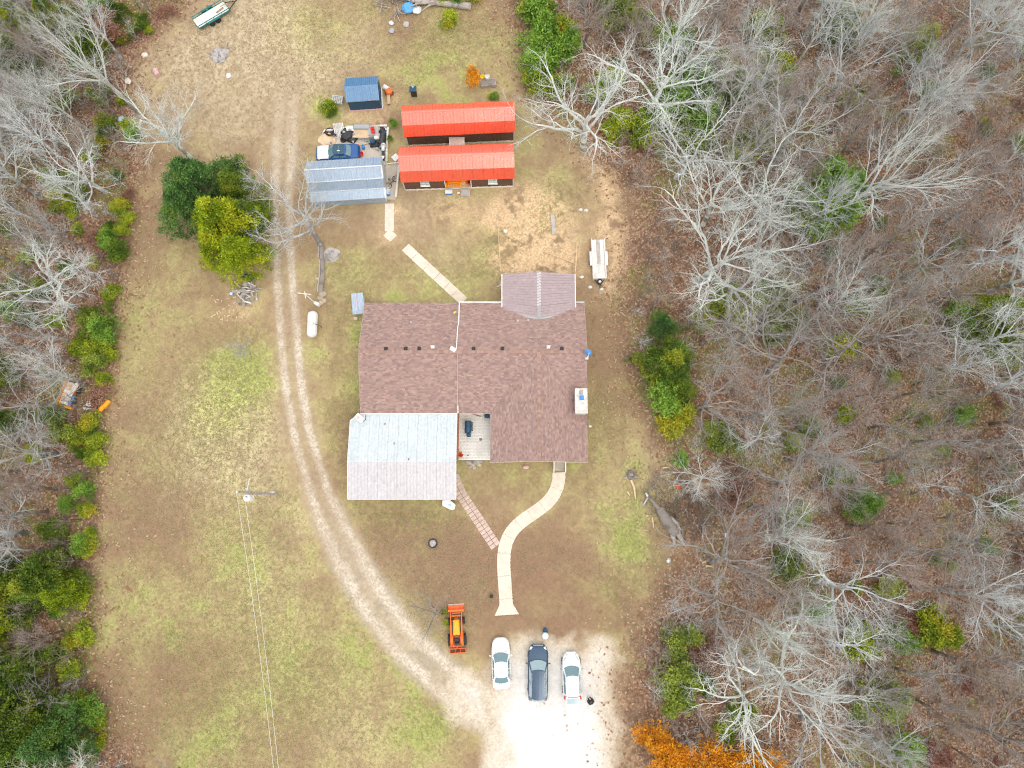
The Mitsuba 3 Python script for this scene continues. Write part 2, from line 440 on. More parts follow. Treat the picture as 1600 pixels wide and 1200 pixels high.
def ground_colour(p, n, uv):
    x0, y0 = p.x, p.y
    wx, wy = fbm(x0 * .45, y0 * .45, 0., 3) - .5, fbm(x0 * .45 + 31, y0 * .45 + 7, 0., 3) - .5
    x, y = x0 + 2.6 * wx, y0 + 2.6 * wy
    big, mid = fbm(x0 * .10 + 5, y0 * .10, 0., 3), fbm(x0 * .55, y0 * .55 + 40, 0., 3)
    fine, grain = fbm(x0 * 2.6, y0 * 2.6, 0., 2), noise(x0 * 8.5, y0 * 8.5)
    speck = noise(x0 * 5.5 + 50, y0 * 5.5 + 20)
    # lawn at the end of autumn: straw, brown thatch and green patches
    col = mix((.295, .207, .128), (.39, .295, .17), smoothstep(.36, .64, .55 * mid + .45 * big))
    bare = dr.clip(blobs(x, y, BARE) * (.6 + 1.0 * mid), 0, .95)
    col = mix(col, (.25, .16, .104), bare)
    pale = dr.clip(blobs(x, y, PALE), 0, 1)
    col = mix(col, (.47, .385, .265), pale * (.65 + .35 * smoothstep(.35, .65, fine)))
    g = blobs(x, y, GREEN) * 1.05 + .75 * smoothstep(.46, .74, .5 * big + .5 * mid) * (1 - .6 * pale) - .05
    g = g * (1 - .7 * bare)
    graw = g
    g = dr.clip((g + .02) * (.35 + .65 * smoothstep(.25, .65, fine * .5 + mid * .5)), 0, 1)
    col = mix(col, mix(mix((.315, .30, .125), (.40, .385, .17), speck), (.30, .345, .10), smoothstep(.75, 1.5, graw) * .8) * (1 + .42 * pale), g * .85)
    # sandy soil
    s = dr.clip(blobs(x, y, SAND) * 1.25, 0, 1) * smoothstep(.24, .50, .6 * mid + .4 * fine)
    col = mix(col, mix((.52, .36, .205), (.64, .485, .32), grain), s * .95)
    # the floor of the woods: leaf litter with moss and low green
    jag = 1.6 * (fine - .5)
    wood = dr.maximum(smoothstep(-1.2, 1.0, dr_interp(y0, WE) - x + jag), smoothstep(-2.2, 2.4, x - dr_interp(y0, EE) + jag))
    lit = mix((.185, .108, .076), (.31, .195, .138), smoothstep(.3, .7, .5 * fine + .5 * speck))
    lit = mix(lit, (.40, .285, .21), smoothstep(.55, .8, grain) * .6)
    lit = mix(lit, (.105, .072, .05), smoothstep(.52, .78, 1 - mid) * .55)
    lit = mix(lit, (.175, .21, .052), smoothstep(.47, .68, fbm(x0 * .17 + 90, y0 * .17, 0., 3) * .6 + mid * .4) * .75)
    col = mix(col, lit, wood)
    # the gravel drive: two wheel tracks in the north, one broad band in the south, and the parking apron
    best, side = mi.Float(1e9), mi.Float(0)
    for (ax, ay), (bx, by) in zip(DR[:-1], DR[1:]):
        dx, dy = float(bx - ax), float(by - ay)
        l2 = dx * dx + dy * dy
        t = dr.clip(((x0 - float(ax)) * dx + (y0 - float(ay)) * dy) / l2, 0, 1)
        ex, ey = x0 - float(ax) - dx * t, y0 - float(ay) - dy * t
        d2 = ex * ex + ey * ey
        side = dr.select(d2 < best, (ex * dy - ey * dx) / math.sqrt(l2), side)
        best = dr.minimum(best, d2)
    d = dr.sqrt(best) + .5 * (fine - .5) + .35 * wx
    south = smoothstep(5.0, -6.0, y0)
    far = smoothstep(33.0, 42.0, y0)
    half = .82 + .30 * south
    sw = side + .14 * (fine - .5) + .35 * wy
    wide = .62 + .28 * south + .5 * far
    track = dr.maximum(1 - smoothstep(.12, wide, dr.abs(sw - half)), 1 - smoothstep(.12, wide, dr.abs(sw + half)))
    band = 1 - smoothstep(1.0 + .55 * south, 2.0 + .55 * south, d)
    fade = 1 - smoothstep(44.0, 51.0, y0)
    col = mix(col, mix(mix((.34, .26, .175), (.42, .33, .235), mid), mix((.385, .315, .235), (.45, .38, .29), fine), south), band * (.62 + .3 * far + .2 * south) * fade)
    stones = mix((.47, .40, .315), (.595, .53, .445), smoothstep(.25, .75, .5 * grain + .5 * speck))
    wornmid = smoothstep(.35, .6, mid)
    col = mix(col, mix(stones, (.46, .375, .27), far * .8), track * band * fade * (.5 + .45 * wornmid))
    col = mix(col, (.33, .285, .225), south * band * (1 - track) * smoothstep(.5, .68, mid) * .6)
    qx, qy = dr.abs(x - float(PAD_C[0])) - PAD_H[0] + 2.2, dr.abs(y - float(PAD_C[1])) - PAD_H[1] + 2.2
    sd = dr.sqrt(dr.square(dr.maximum(qx, 0)) + dr.square(dr.maximum(qy, 0))) + dr.minimum(dr.maximum(qx, qy), 0) - 2.2 + .8 * (fine - .5)
    end = DR[-2]
    sd = dr.minimum(sd, dr.sqrt(dr.square(x - float(end[0]) - 2.2) + dr.square(y - float(end[1]) + 1.4)) - 2.4)
    pad = 1 - smoothstep(-.9, .9, sd)
    core = dr.clip(1 - smoothstep(-3.4, -.2, sd) + .35 * (fine - .5), 0, 1)
    col = mix(col, mix(mix((.50, .425, .33), (.58, .51, .41), grain), mix(mix((.615, .60, .575), (.675, .665, .645), speck), (.69, .685, .67), smoothstep(-15.0, -20.0, y0)), core), pad)
    hard = dr.maximum(pad, track * band * fade)
    amp = .5 + .5 * wood
    return col * (1 + ((.30 * (grain - .5) + .30 * (speck - .5)) * amp) * (1 - hard) + hard * .14 * (grain - .5)) * (.92 + .16 * fine)


scene['ground_cover'] = pr(mikit.proc(ground_colour), .95, specular=.1)
gx = np.array([-260, -90, -60, -30, 0, 30, 60, 90, 260.0])
struct('ground', (np.array([[a, b, 0.0] for a in gx for b in gx]), quads([[i * 9 + j, (i + 1) * 9 + j, (i + 1) * 9 + j + 1, i * 9 + j + 1] for i in range(8) for j in range(8)])), 'ground_cover',
       'autumn yard and leaf covered woodland floor')


def ribbon(pts, wl, wr, z):
    """A flat strip along pts (n, 2), wl to its left and wr to its right."""
    pts = np.asarray(pts, float)
    t = np.gradient(pts, axis=0)
    t /= np.linalg.norm(t, axis=1, keepdims=True)
    nrm = np.stack([-t[:, 1], t[:, 0]], 1)
    wl, wr = np.broadcast_to(wl, len(pts))[:, None], np.broadcast_to(wr, len(pts))[:, None]
    L, R = pts + nrm * wl, pts - nrm * wr
    v = np.vstack([np.c_[L, np.full(len(L), z)], np.c_[R, np.full(len(R), z)]])
    n = len(pts)
    return v, quads([[i, n + i, n + i + 1, i + 1] for i in range(n - 1)])


def smooth_line(pts, n):
    pts = np.asarray(pts, float)
    from scipy.interpolate import splprep, splev
    tck, _ = splprep(pts.T, s=0, k=3)
    return np.stack(splev(np.linspace(0, 1, n), tck), 1)


struct('gravel_driveway', ribbon(smooth_line(DR, 60), 2.6, 2.6, .004), 'ground_cover', 'pale gravel driveway with two wheel tracks curving past the house')
struct('parking_apron', (np.array([[PAD_C[0] - 7.4, PAD_C[1] - 9.5, .008], [PAD_C[0] + 7.4, PAD_C[1] - 9.5, .008], [PAD_C[0] + 7.4, PAD_C[1] + 9, .008], [PAD_C[0] - 7.4, PAD_C[1] + 9, .008]]), quads([[0, 1, 2, 3]])),
       'ground_cover', 'white gravel parking area in front of the house')

# ---------------------------------------------------------------- paths


def slab_path(name, label, centre, width, lengths, bsdf, z=.05, gap=.025, flare=0.0):
    """Concrete walk cast in bays: every bay is a piece with its own joints."""
    c = smooth_line([P(*q)[:2] for q in centre], 240) if len(centre) > 3 else np.array([P(*q)[:2] for q in centre])
    if len(c) < 100:
        s = np.r_[0, np.cumsum(np.linalg.norm(np.diff(c, axis=0), axis=1))]
        u = np.linspace(0, s[-1], 240)
        c = np.stack([np.interp(u, s, c[:, 0]), np.interp(u, s, c[:, 1])], 1)
    s = np.r_[0, np.cumsum(np.linalg.norm(np.diff(c, axis=0), axis=1))]
    cuts, k = [0.0], 0
    while cuts[-1] < s[-1] - .3:
        cuts.append(min(s[-1], cuts[-1] + lengths[k % len(lengths)]))
        k += 1
    key = numbered(name)
    labels[key] = {'label': label, 'kind': 'structure'}
    for a, b in zip(cuts[:-1], cuts[1:]):
        u = np.linspace(a + gap / 2, b - gap / 2, max(2, int((b - a) / .4) + 1))
        q = np.stack([np.interp(u, s, c[:, 0]), np.interp(u, s, c[:, 1])], 1)
        hw = np.full(len(u), width / 2) + flare * np.clip((u - s[-1] + 1.0), 0, None)
        q2 = np.stack([np.interp(np.clip(u + .05, 0, s[-1]), s, c[:, 0]) - np.interp(np.clip(u - .05, 0, s[-1]), s, c[:, 0]), np.interp(np.clip(u + .05, 0, s[-1]), s, c[:, 1]) - np.interp(np.clip(u - .05, 0, s[-1]), s, c[:, 1])], 1)
        q2 /= np.linalg.norm(q2, axis=1, keepdims=True)
        nr = np.stack([-q2[:, 1], q2[:, 0]], 1) * hw[:, None]
        zz = z + rng.uniform(-.006, .006)
        poly = np.vstack([q + nr, (q - nr)[::-1]])
        part(key, 'slab', prism(poly, -.05, zz), bsdf)
    return key


slab_path('front_walk', 'curving pale concrete walk from the front steps to the parking area', [(873, 738), (872, 755), (863, 776), (842, 796), (815, 815), (798, 833), (789, 856), (788, 900), (790, 930), (792, 961)], 1.32,
          [1.7, 2.3, 1.5, 1.5, 1.6, 1.7, 2.2, 2.2, 2.6], 'concrete', flare=.55)
slab_path('back_walk', 'straight concrete walk running diagonally to the back door', [(633, 386), (725, 471)], 1.05, [1.5, 1.7, 1.6, 1.5, 1.2], 'concrete', gap=.05)
slab_path('shed_walk', 'short concrete walk south of the grey shed', [(608.5, 318), (608.5, 362)], .98, [1.6, 1.6], 'concrete')
slab_path('shed_walk', 'angled end slab of the short concrete walk', [(604, 363), (615, 373)], 1.0, [2], 'concrete')

# brick-pink paver walk, two stones wide
key = numbered('paver_walk')
labels[key] = {'label': 'walk of pink square pavers laid two wide beside the carport', 'kind': 'structure'}
c = smooth_line([P(*q)[:2] for q in [(709, 742), (717, 765), (737, 797), (757, 827), (777, 857)]], 200)
s = np.r_[0, np.cumsum(np.linalg.norm(np.diff(c, axis=0), axis=1))]
for i in range(int(s[-1] / .42)):
    for sd in (-1, 1):
        u = (i + .5) * .42
        q = np.array([np.interp(u, s, c[:, 0]), np.interp(u, s, c[:, 1])])
        d = np.array([np.interp(u + .1, s, c[:, 0]), np.interp(u + .1, s, c[:, 1])]) - q
        a = math.atan2(d[1], d[0]) + rng.normal(0, .02)
        o = q + np.array([-math.sin(a), math.cos(a)]) * sd * .29
        part(key, 'paver', cbox((*o, .02 + rng.uniform(-.008, .008)), (.375 + rng.uniform(-.01, .01), .53, .08), .02, rotz(a)), 'paver_pink')
# ---------------------------------------------------------------- the house


def wall_box(x0, x1, y0, y1, z0, z1, th=.14):
    """Four walls of a rectangular room as one mesh, open above and below."""
    return join([box(((x0 + x1) / 2, y0 + th / 2, (z0 + z1) / 2), (x1 - x0, th, z1 - z0)), box(((x0 + x1) / 2, y1 - th / 2, (z0 + z1) / 2), (x1 - x0, th, z1 - z0)),
                 box((x0 + th / 2, (y0 + y1) / 2, (z0 + z1) / 2), (th, y1 - y0 - 2 * th, z1 - z0)), box((x1 - th / 2, (y0 + y1) / 2, (z0 + z1) / 2), (th, y1 - y0 - 2 * th, z1 - z0))])


def window(parent, x, y, z, w, h, face, frame='white_paint', glass='car_glass'):
    """A framed sash window on a wall that faces 's', 'n', 'e' or 'w'; (x, y, z) is its centre on the wall's face."""
    a = {'s': 0, 'e': PI / 2, 'n': PI, 'w': -PI / 2}[face]
    R, t = rotz(a), .07
    fr = [box((-w / 2 + t / 2, 0, 0), (t, .09, h)), box((w / 2 - t / 2, 0, 0), (t, .09, h)), box((0, 0, h / 2 - t / 2), (w - 2 * t, .09, t)), box((0, 0, -h / 2 + t / 2), (w - 2 * t, .09, t)),
          box((0, -.005, 0), (w - 2 * t, .06, .045)), box((0, -.004, 0), (.035, .05, h - 2 * t))]
    k = part(parent, 'window', move(join(fr), (x, y, z), R), frame)
    part(k, 'pane', move(box((0, .015, 0), (w - 2 * t - .01, .012, h - 2 * t - .01)), (x, y, z), R), glass)
    part(k, 'sill', move(cbox((0, -.075, -h / 2 - .02), (w + .12, .16, .04), .01), (x, y, z), R), frame)
    return k


TONES = np.array([(.355, .24, .215), (.30, .20, .19), (.44, .305, .265), (.235, .165, .155), (.35, .235, .225), (.49, .335, .265), (.39, .265, .235), (.20, .15, .145)])


def shingle_plane(TL, TR, BR, BL, course=.155, tab=.29, lift=.013):
    """Lapped shingle tabs over the roof plane TL TR (ridge) BR BL (eave): (vertices, triangles, colour per vertex)."""
    TL, TR, BR, BL = (np.asarray(q, float) for q in (TL, TR, BR, BL))
    n = np.cross(BR - BL, TL - BL) if np.linalg.norm(BR - BL) > .1 else np.cross(TR - BL, TL - BL)
    n /= np.linalg.norm(n)
    if n[2] < 0:
        n = -n
    e = TR - TL if np.linalg.norm(TR - TL) > .5 else BR - BL
    e = e / np.linalg.norm(e)
    up = np.cross(n, e)
    if up[2] < 0:
        up = -up
    H = (TL - BL) @ up
    vs, cs = [], []
    ncourse, pick = int(math.ceil(H / course)), 0
    for k in range(ncourse):
        t0, t1 = k * course / H, min(1.0, (k + 1.35) * course / H)
        l0, r0, l1, r1 = BL + (TL - BL) * t0, BR + (TR - BR) * t0, BL + (TL - BL) * t1, BR + (TR - BR) * t1
        xl, xr = (l0 - BL) @ e, (r0 - BL) @ e
        off = rng.uniform(0, tab)
        b = np.arange(xl - off, xr + tab, tab) + rng.normal(0, .01, len(np.arange(xl - off, xr + tab, tab)))
        b = np.clip(b, xl, xr)
        for p, q in zip(b[:-1], b[1:]):
            if q - p < .02:
                continue
            if rng.uniform() < .95:
                pick = rng.choice(8, p=[.18, .14, .17, .15, .12, .07, .09, .08])
            tone = (TONES[pick] * .5 + np.array((.35, .236, .212)) * .5) * rng.uniform(.78, .98)
            base = BL + up * (k * course)
            top = np.clip([p, q], min((l1 - BL) @ e, (r1 - BL) @ e), max((l1 - BL) @ e, (r1 - BL) @ e))
            d = lift * rng.uniform(.7, 1.5)
            lo0, lo1 = base + e * p, base + e * q
            hi0, hi1 = BL + up * (t1 * H) + e * top[0], BL + up * (t1 * H) + e * top[1]
            vs.append([lo0 + n * d, lo1 + n * d, hi1 + n * .002, hi0 + n * .002, lo0 - n * .004, lo1 - n * .004])
            cs.append(np.tile(tone, (6, 1)))
    vs = np.array(vs)
    m = len(vs)
    o = np.arange(m)[:, None] * 6
    f = np.vstack([o + [0, 1, 2], o + [0, 2, 3], o + [4, 5, 1], o + [4, 1, 0]])
    v = vs.reshape(-1, 3)
    # face upwards whatever way the plane runs
    a = np.cross(v[f[0, 1]] - v[f[0, 0]], v[f[0, 2]] - v[f[0, 0]])
    if a[2] < 0:
        f = f[:, ::-1]
    return v, f, np.vstack(cs)


def shingles(parent, planes):
    got = [shingle_plane(*p) for p in planes]
    v, f = join([(g[0], g[1]) for g in got])
    part(parent, 'shingle', (v, f), 'shingle_tone', color=np.vstack([g[2] for g in got]), kind='stuff', label='brown and rust asphalt shingles')


def metal_slope(roof, A, B, C, D, bsdf, sheet=.9, rib=.3, h=.065, th=.02):
    """Ribbed metal sheets laid side by side from ridge A B to eave D C (A above D); each sheet is a piece."""
    A, B, C, D = (np.asarray(q, float) for q in (A, B, C, D))
    n = np.cross(B - D, A - D) if np.linalg.norm(A - B) > .01 else np.cross(C - D, A - D)
    n /= np.linalg.norm(n)
    if n[2] < 0:
        n = -n
    L = np.linalg.norm(C - D)
    N = max(1, round(L / sheet))
    nr = max(2, round(L / N / rib))
    for i in range(N):
        us, hs = [], []
        for k in range(nr):
            a, w = (i + k / nr) / N, 1 / N / nr
            us += [a, a + .012 / L, a + .062 / L, a + .075 / L]
            hs += [0, h, h, 0]
        us.append((i + 1) / N - .012 / L)
        hs.append(0)
        us, hs = np.array(us)[:, None], np.array(hs)[:, None]
        hi, lo = A + (B - A) * us + n * (hs + .003 * (i % 2)), D + (C - D) * us + n * (hs + .003 * (i % 2))
        m = len(us)
        v = np.vstack([hi, lo, hi - n * th, lo - n * th])
        q = [[k, m + k, m + k + 1, k + 1] for k in range(m - 1)] + [[2 * m + k, 2 * m + k + 1, 3 * m + k + 1, 3 * m + k] for k in range(m - 1)]
        q += [[m + k, 3 * m + k, 3 * m + k + 1, m + k + 1] for k in range(m - 1)] + [[k, k + 1, 2 * m + k + 1, 2 * m + k] for k in range(m - 1)]
        q += [[0, 2 * m, 3 * m, m], [m - 1, 2 * m - 1, 4 * m - 1, 3 * m - 1]]
        f = quads(q)
        e1, e2 = v[f[0, 1]] - v[f[0, 0]], v[f[0, 2]] - v[f[0, 0]]
        if np.cross(e1, e2) @ n < 0:
            f = f[:, ::-1]
        part(roof, 'panel', (v, f), bsdf)


house = thing('house', 'long single storey house with brown shingle roofs and a south wing', 'house')
X0, X1, XV0, XV1, XR = -15.11, 7.40, -2.14, 7.46, 2.62       # west rake, east rake, wing eaves, wing ridge
YN, YR, YS, YW = 21.10, 15.55, 9.71, 4.80                     # north eave, ridge, south eave, wing gable
ZE, ZR = 2.75, 4.75
XS = P(715, 600, 3.8)[0]                                      # the seam between the two building phases
part(house, 'wall', wall_box(X0 + .25, XS - .02, YS + .4, YN - .4, 0, ZE - .12), 'siding_cream')
part(house, 'wall', wall_box(XS + .02, X1 - .25, YS + .4, YN - .4, 0, ZE - .12), 'siding_cream')
part(house, 'wall', wall_box(XV0 + .4, XV1 - .4, YW + .3, YS + .38, 0, ZE - .12), 'siding_cream')
for gx_, s_ in ((X0 + .3, 1), (X1 - .3, -1)):
    part(house, 'gable_wall', join([(np.array([[gx_ + d, YS + .45, ZE - .12], [gx_ + d, YN - .45, ZE - .12], [gx_ + d, YR, ZR - .16]]), np.array([[0, 1, 2]])) for d in (0, .12 * s_)]), 'siding_cream')
part(house, 'gable_wall', join([(np.array([[XV0 + .45, YW + d, ZE - .12], [XV1 - .45, YW + d, ZE - .12], [XR, YW + d, ZR - .16]]), np.array([[0, 1, 2]])) for d in (.34, .46)]), 'siding_cream')
roof = part(house, 'roof', join([
    slab((X0, YR, ZR), (X0, YN, ZE), (X1, YN, ZE), (X1, YR, ZR), .09)[0:2],
    slab((X1, YR, ZR), (X1, YS, ZE), (X0, YS, ZE), (X0, YR, ZR), .09)[0:2],
    slab((XR, YR, ZR), (XR, YW, ZR), (XV0, YW, ZE), (XV0, YS, ZE), .09)[0:2],
    slab((XV1, YS, ZE), (XV1, YW, ZE), (XR, YW, ZR), (XR, YR, ZR), .09)[0:2]]), 'shingle_base')
z3 = lambda x, y, z, d=.03: np.array([x, y, z + d])  # noqa: E731
shingles(roof, [(z3(X0, YR, ZR), z3(XS, YR, ZR), z3(XS, YN, ZE), z3(X0, YN, ZE)), (z3(XS, YR, ZR), z3(X1, YR, ZR), z3(X1, YN, ZE), z3(XS, YN, ZE)),
                (z3(X0, YR, ZR), z3(XS, YR, ZR), z3(XS, YS, ZE), z3(X0, YS, ZE)), (z3(XS, YR, ZR), z3(XR, YR, ZR), z3(XV0, YS, ZE), z3(XS, YS, ZE)),
                (z3(XR, YR, ZR), z3(X1, YR, ZR), z3(X1, YS + .1, ZE), z3(X1 - .05, YS + .1, ZE)),
                (z3(XR, YW, ZR), z3(XR, YR, ZR), z3(XV0, YS, ZE), z3(XV0, YW, ZE)), (z3(XR, YW, ZR), z3(XR, YR, ZR), z3(XV1, YS, ZE), z3(XV1, YW, ZE))])


def ridge_caps(p, q, w=.16):
    p, q = np.asarray(p, float), np.asarray(q, float)
    L, t = np.linalg.norm(q - p), (q - p) / np.linalg.norm(q - p)
    a = np.cross(t, [0, 0, 1.0])
    vs, cs = [], []
    for i in range(int(L / .22)):
        o, o2 = p + t * (.22 * i), p + t * (.22 * i + .3)
        l = np.array([0, 0, .012])
        vs.append([o + a * w - [0, 0, w * .36], o + l * 2, o - a * w - [0, 0, w * .36], o2 + a * w - [0, 0, w * .36], o2 + l, o2 - a * w - [0, 0, w * .36]])
        cs.append(np.tile(np.array((.36, .235, .195)) * rng.uniform(.78, 1.12), (6, 1)))
    o = np.arange(len(vs))[:, None] * 6
    f = np.vstack([o + [0, 3, 4], o + [0, 4, 1], o + [1, 4, 5], o + [1, 5, 2]])
    return np.array(vs).reshape(-1, 3), f, np.vstack(cs)


for xe in (XV0, XV1):
    part(roof, 'valley', beam((XR, YR - .05, ZR + .02), (xe, YS, ZE + .02), .22, .03, (0, 0, 1)), 'shingle_base')
caps = [ridge_caps((X0, YR, ZR + .06), (X1, YR, ZR + .06)), ridge_caps((XR, YR - .1, ZR + .062), (XR, YW, ZR + .062))]
cm = join([(c[0], c[1]) for c in caps])
part(roof, 'ridge_shingle', cm, 'shingle_tone', color=np.vstack([c[2] for c in caps]), kind='stuff', label='rust coloured ridge cap shingles')
for a, b in (((X0, YN, ZE), (X1, YN, ZE)), ((X0, YS, ZE), (XS, YS, ZE)), ((XS, YS, ZE), (XV0, YS, ZE)), ((XV0, YS, ZE), (XV0, YW, ZE)), ((XV1, YW, ZE), (XV1, YS, ZE))):
    part(house, 'fascia', beam(np.array(a) - [0, 0, .12], np.array(b) - [0, 0, .12], .03, .18), 'offwhite')
for a, b in (((X0, YN, ZE), (X0, YR, ZR)), ((X0, YR, ZR), (X0, YS, ZE)), ((X1, YN, ZE), (X1, YR, ZR)), ((XV0, YW, ZE), (XR, YW, ZR)), ((XR, YW, ZR), (XV1, YW, ZE))):
    part(house, 'rake_board', beam(np.array(a) - [0, 0, .07], np.array(b) - [0, 0, .07], .035, .15), 'offwhite')
# the pale joint flashing between the two phases, stepping down at the ridge
part(house, 'flashing', beam(np.array([XS, YN + .1, ZE + .07]), np.array([XS, YR + 2.9, ZE + .07 + (YN - YR - 2.9) / (YN - YR) * (ZR - ZE)]), .11, .04), 'white_paint')
part(house, 'flashing', beam(np.array([XS - .06, YR + 2.85, ZE + .08 + (YN - YR - 2.85) / (YN - YR) * (ZR - ZE)]), np.array([XS - .10, YR + .3, ZR - .02]), .09, .04), 'white_paint')
part(house, 'flashing', beam(np.array([XS, YR - .3, ZR - .03]), np.array([XS, YS, ZE + .07]), .05, .03), 'grey_steel')
part(house, 'flashing', beam(np.array([XS, YS + .7, ZE + .07 + .7 / (YR - YS) * (ZR - ZE)]), np.array([XS, YS, ZE + .075]), .09, .05), 'white_paint')
part(house, 'gutter', beam(np.array([XS, YN + .07, ZE - .02]), np.array([P(785, 471, ZE)[0] - .05, YN + .07, ZE - .02]), .12, .11), 'white_paint')
part(house, 'gutter', beam(np.array([P(898, 471, ZE)[0] + .1, YN + .07, ZE - .02]), np.array([X1, YN + .07, ZE - .02]), .1, .1), 'pale_steel')


def roof_z(y):
    return ZR - abs(y - YR) / (YN - YR) * (ZR - ZE)


pitch = math.atan2(ZR - ZE, YN - YR)
for px in (603, 634, 655, 740, 785, 878):
    q = P(px, 545, ZR)
    y = q[1]
    k = part(house, 'roof_vent', move(join([cbox((0, 0, .06), (.34, .34, .10), .03), lathe([(.02, .17), (.17, .165), (.19, .13), (.17, .11), (.10, .10)][::-1], 14)]), (q[0], y, roof_z(y) + .02), rotx(-pitch)), 'black_plastic', smooth=40)
for px, py in ((676, 543), (857, 543)):
    q = P(px, py, ZR)
    k = part(house, 'vent_pipe', move(join([cbox((0, 0, .05), (.34, .30, .05), .02), lathe([(.09, .05), (.09, .40), (.15, .40), (.15, .50), (.02, .56)], 12), cyl((-.2, .1, .42), (.24, .1, .44), .05)]), (q[0], q[1], roof_z(q[1]))), 'white_paint', smooth=40)
for px, py in ((642, 504), (711, 486), (825, 500), (809, 501)):
    q = P(px, py, 3.6)
    part(house, 'vent_pipe', lathe([(.11, 0), (.10, .06), (.055, .09), (.055, .34), (.03, .36)], 10, (q[0], q[1], roof_z(q[1]) + .02)), 'pale_steel', smooth=40)
q = P(708, 546, ZR)
part(house, 'roof_hatch', cbox((q[0], q[1], roof_z(q[1]) + .16), (.62, .42, .22), .04, rotz(-.5)), 'white_paint')
q = P(703, 489, 3.4)
part(house, 'vent_pipe', lathe([(.07, 0), (.06, .25), (.1, .26), (.02, .33)], 10, (q[0] + .45, q[1], roof_z(q[1]) + .02)), 'yellow_plastic')
# the broad chimney at the east eave
cx0, cx1, cy0, cy1 = P(899, 640, 4.6)[0], P(918, 640, 4.6)[0], P(908, 646, 4.6)[1], P(908, 607, 4.6)[1]
ccx, ccy, csx, csy = (cx0 + cx1) / 2, (cy0 + cy1) / 2, cx1 - cx0, cy1 - cy0
ch = part(house, 'chimney', cbox((ccx, ccy, 2.25), (csx - .1, csy - .1, 4.5), .02), 'stone_grey')
part(ch, 'crown', cbox((ccx, ccy, 4.56), (csx, csy, .14), .03), 'limewash')
part(ch, 'rim', join([box((ccx, ccy - csy / 2 + .04, 4.66), (csx, .08, .09)), box((ccx, ccy + csy / 2 - .04, 4.66), (csx, .08, .09)), box((ccx - csx / 2 + .04, ccy, 4.66), (.08, csy - .16, .09)), box((ccx + csx / 2 - .04, ccy, 4.66), (.08, csy - .16, .09))]), 'offwhite')
part(ch, 'flue_cap', join([cbox((ccx + .02, ccy + .28, 4.85), (.42, .46, .06), .02)] + [cyl((ccx + .02 + a * .16, ccy + .28 + b * .18, 4.6), (ccx + .02 + a * .16, ccy + .28 + b * .18, 4.83), .015, n=6) for a in (-1, 1) for b in (-1, 1)]), 'blue_plastic')
part(ch, 'mortar_stain', lump((ccx - .02, ccy + .85, 4.63), (.24, .3, .035), 3, .5), 'stone_grey')
for wx, wy, w, fc in ((-13, YN - .4, 1.2, 'n'), (-10, YN - .4, 1.2, 'n'), (-7.6, YN - .4, .9, 'n'), (-4.6, YN - .4, 1.2, 'n'), (5.9, YN - .4, .9, 'n'), (-12.6, YS + .4, 1.2, 's'), (-.6, YW + .3, 1.3, 's'), (5.9, YW + .3, 1.3, 's')):
    window(house, wx, wy, 1.55, w, 1.15, fc)
for wy in (19, 13.3):
    window(house, X0 + .25, wy, 1.55, 1.2, 1.15, 'w')
for wy in (18, 6.3):
    window(house, (X1 - .25) if wy > 9 else XV1 - .4, wy, 1.55, 1.2, 1.15, 'e')
dx_ = P(873, 725, 1)[0]
dk = part(house, 'door', cbox((dx_, YW + .27, 1.22), (.95, .06, 2.03), .01), 'offwhite')
part(dk, 'handle', lathe([(.01, -.04), (.035, 0), (.01, .04)], 10, (dx_ + .38, YW + .21, 1.15)), 'chrome')
dk = part(house, 'door', cbox((XS + 1.6, YS + .37, 1.3), (.9, .06, 2.03), .01), 'brick_red')
part(dk, 'handle', lathe([(.01, -.04), (.035, 0), (.01, .04)], 10, (XS + 1.95, YS + .32, 1.25)), 'chrome')

# rear porch: a pinkish metal gable running north
PXW, PXE, PXR = P(785, 450, 2.85)[0], P(898, 450, 2.85)[0], P(842, 450, 3.6)[0]
PYN, PYe, PYr, PZE, PZR = P(842, 427, 3.2)[1], P(785, 487, 2.95)[1], P(842, 497, 3.4)[1], 2.98, 3.62
porch = part(house, 'rear_porch', join([beam((x, y, 0), (x, y, PZE - .2), .12, .12, (1, 0, 0)) for x in (PXW + .15, PXR, PXE - .15) for y in (PYN - .15, PYN - 2.0)] + [beam((PXW + .15, PYN - .15, PZE - .22), (PXE - .15, PYN - .15, PZE - .22), .1, .2)]), 'offwhite')
part(house, 'porch_floor', box(((PXW + PXE) / 2, (PYN + YN - .4) / 2, .14), (PXE - PXW - .1, PYN - YN + .35, .24)), 'plank_grey')
metal_slope(porch, (PXR, PYN, PZR), (PXR, PYr, PZR), (PXW, PYe, PZE), (PXW, PYN, PZE), 'metal_mauve', .95, .24)
metal_slope(porch, (PXR, PYr, PZR), (PXR, PYN, PZR), (PXE, PYN, PZE), (PXE, PYe, PZE), 'metal_mauve', .95, .24)
part(porch, 'ridge_cap', join([slab((PXR, PYN + .02, PZR + .05), (PXR - .2, PYN + .02, PZR - .01), (PXR - .2, PYr + 1.2, PZR - .01), (PXR, PYr + 1.2, PZR + .05), .01), slab((PXR, PYr + 1.2, PZR + .05), (PXR + .2, PYr + 1.2, PZR - .01), (PXR + .2, PYN + .02, PZR - .01), (PXR, PYN + .02, PZR + .05), .01)]), 'metal_pinkish')
part(porch, 'ridge_cap', join([slab((PXR, PYr + 1.19, PZR + .052), (PXR - .19, PYr + 1.19, PZR - .008), (PXR - .19, PYr - .05, PZR - .008), (PXR, PYr - .05, PZR + .052), .01), slab((PXR, PYr - .05, PZR + .052), (PXR + .19, PYr - .05, PZR - .008), (PXR + .19, PYr + 1.19, PZR - .008), (PXR, PYr + 1.19, PZR + .052), .01)]), 'grey_steel')
